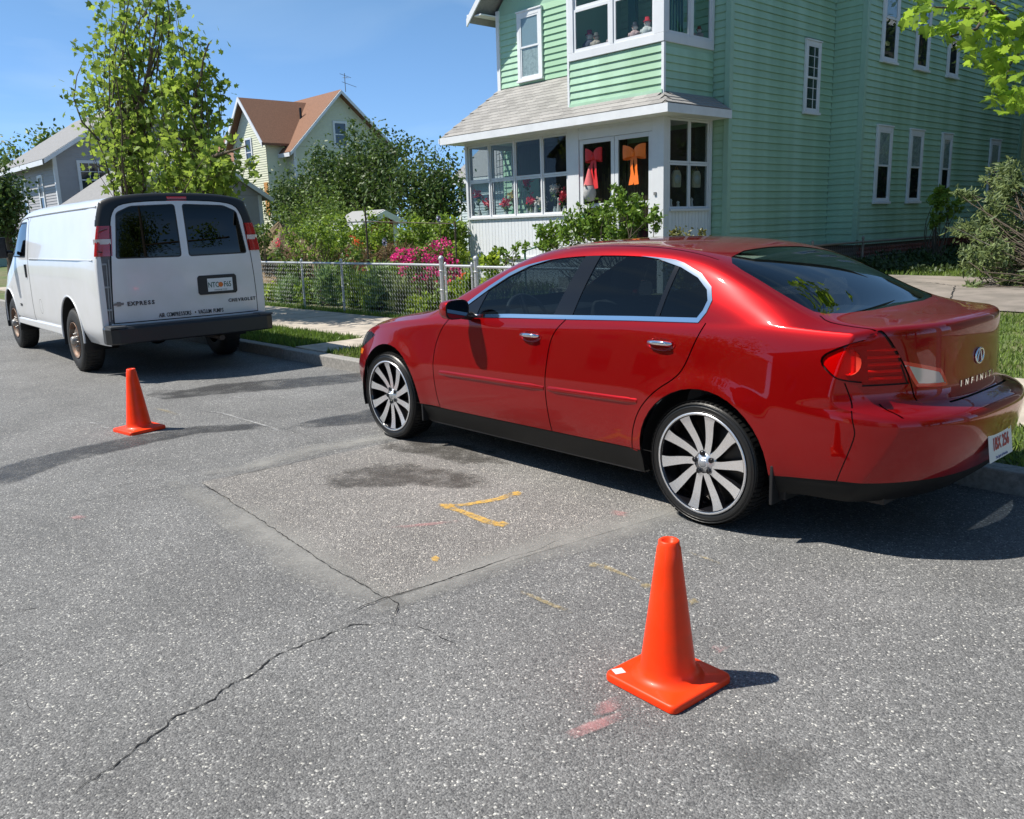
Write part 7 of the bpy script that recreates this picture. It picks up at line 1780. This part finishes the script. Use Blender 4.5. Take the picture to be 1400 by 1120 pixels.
    c = at_x(1284, 345, -7.3); b = [DB(1284, 290, 17.6, 16, 22), DB(1293, 262, 17.6, 16, 10), DB(1275, 300, 17.6, 12, 10), DB(1303, 282, 17.6, 12, 10), DB(1286, 268, 17.6, 10, 12)]
    bush('sapling', 'thin young maple sapling against the green house wall', 'sapling', (b[0][0][0], b[0][0][1], ht(b[0][0][0], b[0][0][1])), b, 420, .10, MAPLE, 'maple', None, None, 131, 8)
    iv = leafmat('ivy_leaf', (.035, .065, .02), .4, .2, .5)
    C = []; rg = np.random.default_rng(9)
    n = 16000; X = -7.9+rg.uniform(-.5, 1.9, n); Y = rg.uniform(15.8, 27, n); Z = np.array([ht(x, y) for x, y in zip(X, Y)])+rg.uniform(0, 1, n)*(.10+.14*np.abs(np.sin(Y*1.7+X)))*np.clip((-5.9-X)/1.2, .15, 1)
    V_, F_ = leaf_cloud(np.stack([X, Y, Z], 1), .085, 'oval', .5); tag(link('ground_cover', mesh_arrays('ground_cover', V_, F_), iv), kind='stuff')
    # grass
    grass_patch('grass', [(-18, 5.30), (-9.98, 5.30), (-9.98, 6.33), (-18, 6.33)], 1900, .075, GL, lambda x, y: .115)
    grass_patch('grass', [(-9.2, 5.30), (2.5, 5.30), (2.5, 6.33), (-9.2, 6.33)], 1500, .07, GL2, lambda x, y: .115, seed=6)
    grass_patch('grass', [(-5.6, 8.2), (2.2, 8.2), (2.2, 11.72), (-5.2, 11.72)], 1100, .06, GL2, lambda x, y: ht(x, y)-.015, seed=7)
    grass_patch('grass', [(-8.0, 15.45), (1.5, 15.45), (0, 17.5), (-8.0, 17.5)], 500, .09, GL2, lambda x, y: ht(x, y)-.015, seed=8)
    grass_patch('grass', [(-30, 8.15), (-10.6, 8.15), (-10.6, 8.45), (-30, 8.45)], 900, .09, GL, lambda x, y: .115, seed=9)
    grass_patch('grass', [(-26, 9.4), (-10.6, 9.4), (-10.6, 14), (-26, 14)], 130, .16, GL, lambda x, y: ht(x, y)-.015, seed=10)
    # overhanging maple branch, top right, with separate leaves
    base = Vector((.9, 5.85, .13)); r = empty('maple_tree', base); tag(r, 'maple tree whose leafy branch hangs into the top right corner', 'tree'); random.seed(4)
    mb = MB(); J = at_d(1480, -60, 6.6); mb.tube([Vector((0, 0, -.05)), Vector((.02, .02, 1.5)), Vector((-.05, 0, 3.0)), Vector((-.02, .05, 5.5)), Vector((.05, .0, 7.5))], [.15, .12, .105, .07, .02], 12)
    mb.build('trunk', BARKG, r)
    main = [Vector((-.04, .0, 2.9))+base, at_d(1500, 60, 6.6), at_d(1400, 50, 6.3), at_d(1362, 10, 6.2)]
    brs = [[at_d(1500, 60, 6.6), at_d(1399, 48, 6.3), at_d(1362, 10, 6.2)], [at_d(1399, 48, 6.3), at_d(1352, 12, 6.25), at_d(1310, 11, 6.2), at_d(1262, 10, 6.15)], [at_d(1500, 60, 6.6), at_d(1400, 62, 6.4), at_d(1380, 90, 6.3), at_d(1372, 130, 6.3)], [at_d(1362, 10, 6.2), at_d(1330, -20, 6.2), at_d(1270, -30, 6.3)], [at_d(1352, 12, 6.25), at_d(1335, 40, 6.1), at_d(1300, 50, 6.1)]]
    mb = MB(); mb.tube([Vector((-.04, 0, 2.9)), at_d(1600, 40, 6.7)-base, at_d(1500, 60, 6.6)-base], [.05, .035, .02], 8)
    for k, q in enumerate(brs): mb.tube([p-base for p in q], [.014-.003*min(i, 3) for i in range(len(q))], 6)
    bo = mb.build('branch', BARK, r)
    # leaf mesh with lobes
    half = [(0, 0), (.10, -.06), (.34, -.10), (.30, .06), (.56, .20), (.42, .28), (.50, .52), (.30, .44), (.18, .50), (.20, .74), (.09, .70), (0, 1.0)]
    V = []; F = []; mid = [(0, t) for t in np.linspace(0, 1, len(half))]
    for sx in (1, -1):
        o = len(V)
        for (x, y) in half: V.append((sx*x, y, .12*abs(x)-.16*y*y))
        for (x, y) in mid: V.append((0, min(y, 1), -.16*y*y))
        n = len(half)
        for i in range(n-1):
            q = [o+i, o+i+1, o+n+i+1, o+n+i]; F.append(q if sx > 0 else q[::-1])
    lme = bpy.data.meshes.new('leaf'); lme.from_pydata(V, [], F); lme.materials.append(MAPLE2)
    spots = [(1258, 18, 24), (1300, 20, 26), (1290, 45, 16), (1335, 28, 28), (1365, 20, 30), (1390, 25, 26), (1330, 60, 26), (1350, 80, 26), (1385, 75, 30), (1372, 112, 22), (1375, 140, 20), (1395, 130, 18), (1360, 100, 18), (1395, 50, 24), (1420, 100, 30), (1320, 5, 30), (1275, -10, 30), (1350, -20, 40), (1420, 20, 40)]
    cnt = 0
    for (px, py, rad) in spots:
        for k in range(15 if px < 1410 else 8):
            a = random.uniform(0, 6.28); q = rad*math.sqrt(random.random()); p = at_d(px+q*math.cos(a), py+q*.8*math.sin(a), 6.2+random.gauss(0, .22))
            o = bpy.data.objects.new('leaf', lme); COL.objects.link(o); o.parent = r; o.location = p-base
            s_ = random.uniform(.07, .125); o.scale = (s_, s_, s_)
            o.rotation_euler = (random.gauss(-.55, .45), random.gauss(0, .5), random.uniform(0, 6.28)); cnt += 1
    for i, (x, y) in enumerate(((-3.9, 23.5), (-4.7, 27.3))):  # added outside the view to block bright reflections in the side windows
        tree('reflection_blocker_tree', ('nearer', 'farther')[i]+' unseen tree added right of the green house to block reflections', 'tree', (x, y, .4), [((x, y, 3.4), (1.8, 2.0, 2.2)), ((x, y, 6.4), (1.6, 1.8, 2.0))], 60, 90, .2, DKTREE, 'oval', .15, BARK, None, 'added reflection blocking trees', .6, 160+i)
    # trees across the street, for reflections and shade
    for i, (x, y) in enumerate(((-27, -10.5), (-13, -11.5), (2.5, -10), (16, -11), (30, -9))):
        tree('unseen_street_tree', ('first', 'second', 'third', 'fourth', 'last')[i]+' broad street tree across the road, counted from the left', 'tree', (x, y, .1), [((x, y, 5.2), (2.6, 2.6, 2.0)), ((x+.8, y, 7.2), (1.9, 1.9, 1.6))], 34, 70, .22, MIDTREE, 'oval', .16, BARK, None, 'street trees across the road', .7, 140+i)
    for i, (x, y) in enumerate(((7.5, 6.6), (13, 6.2), (22, 6.0), (34, 6.4))):  # added beyond the view to give the car's rear dark reflections
        tree('unseen_street_tree', ('nearest', 'second', 'third', 'farthest')[i]+' unseen street tree added right of the red car for dark reflections', 'tree', (x, y, .1), [((x, y, 4.2), (2.6, 2.6, 2.4)), ((x+.5, y, 6.6), (1.7, 1.7, 1.4))], 44, 80, .22, MIDTREE, 'oval', .16, BARK, None, 'added street trees to the right', .7, 150+i)
greenery()
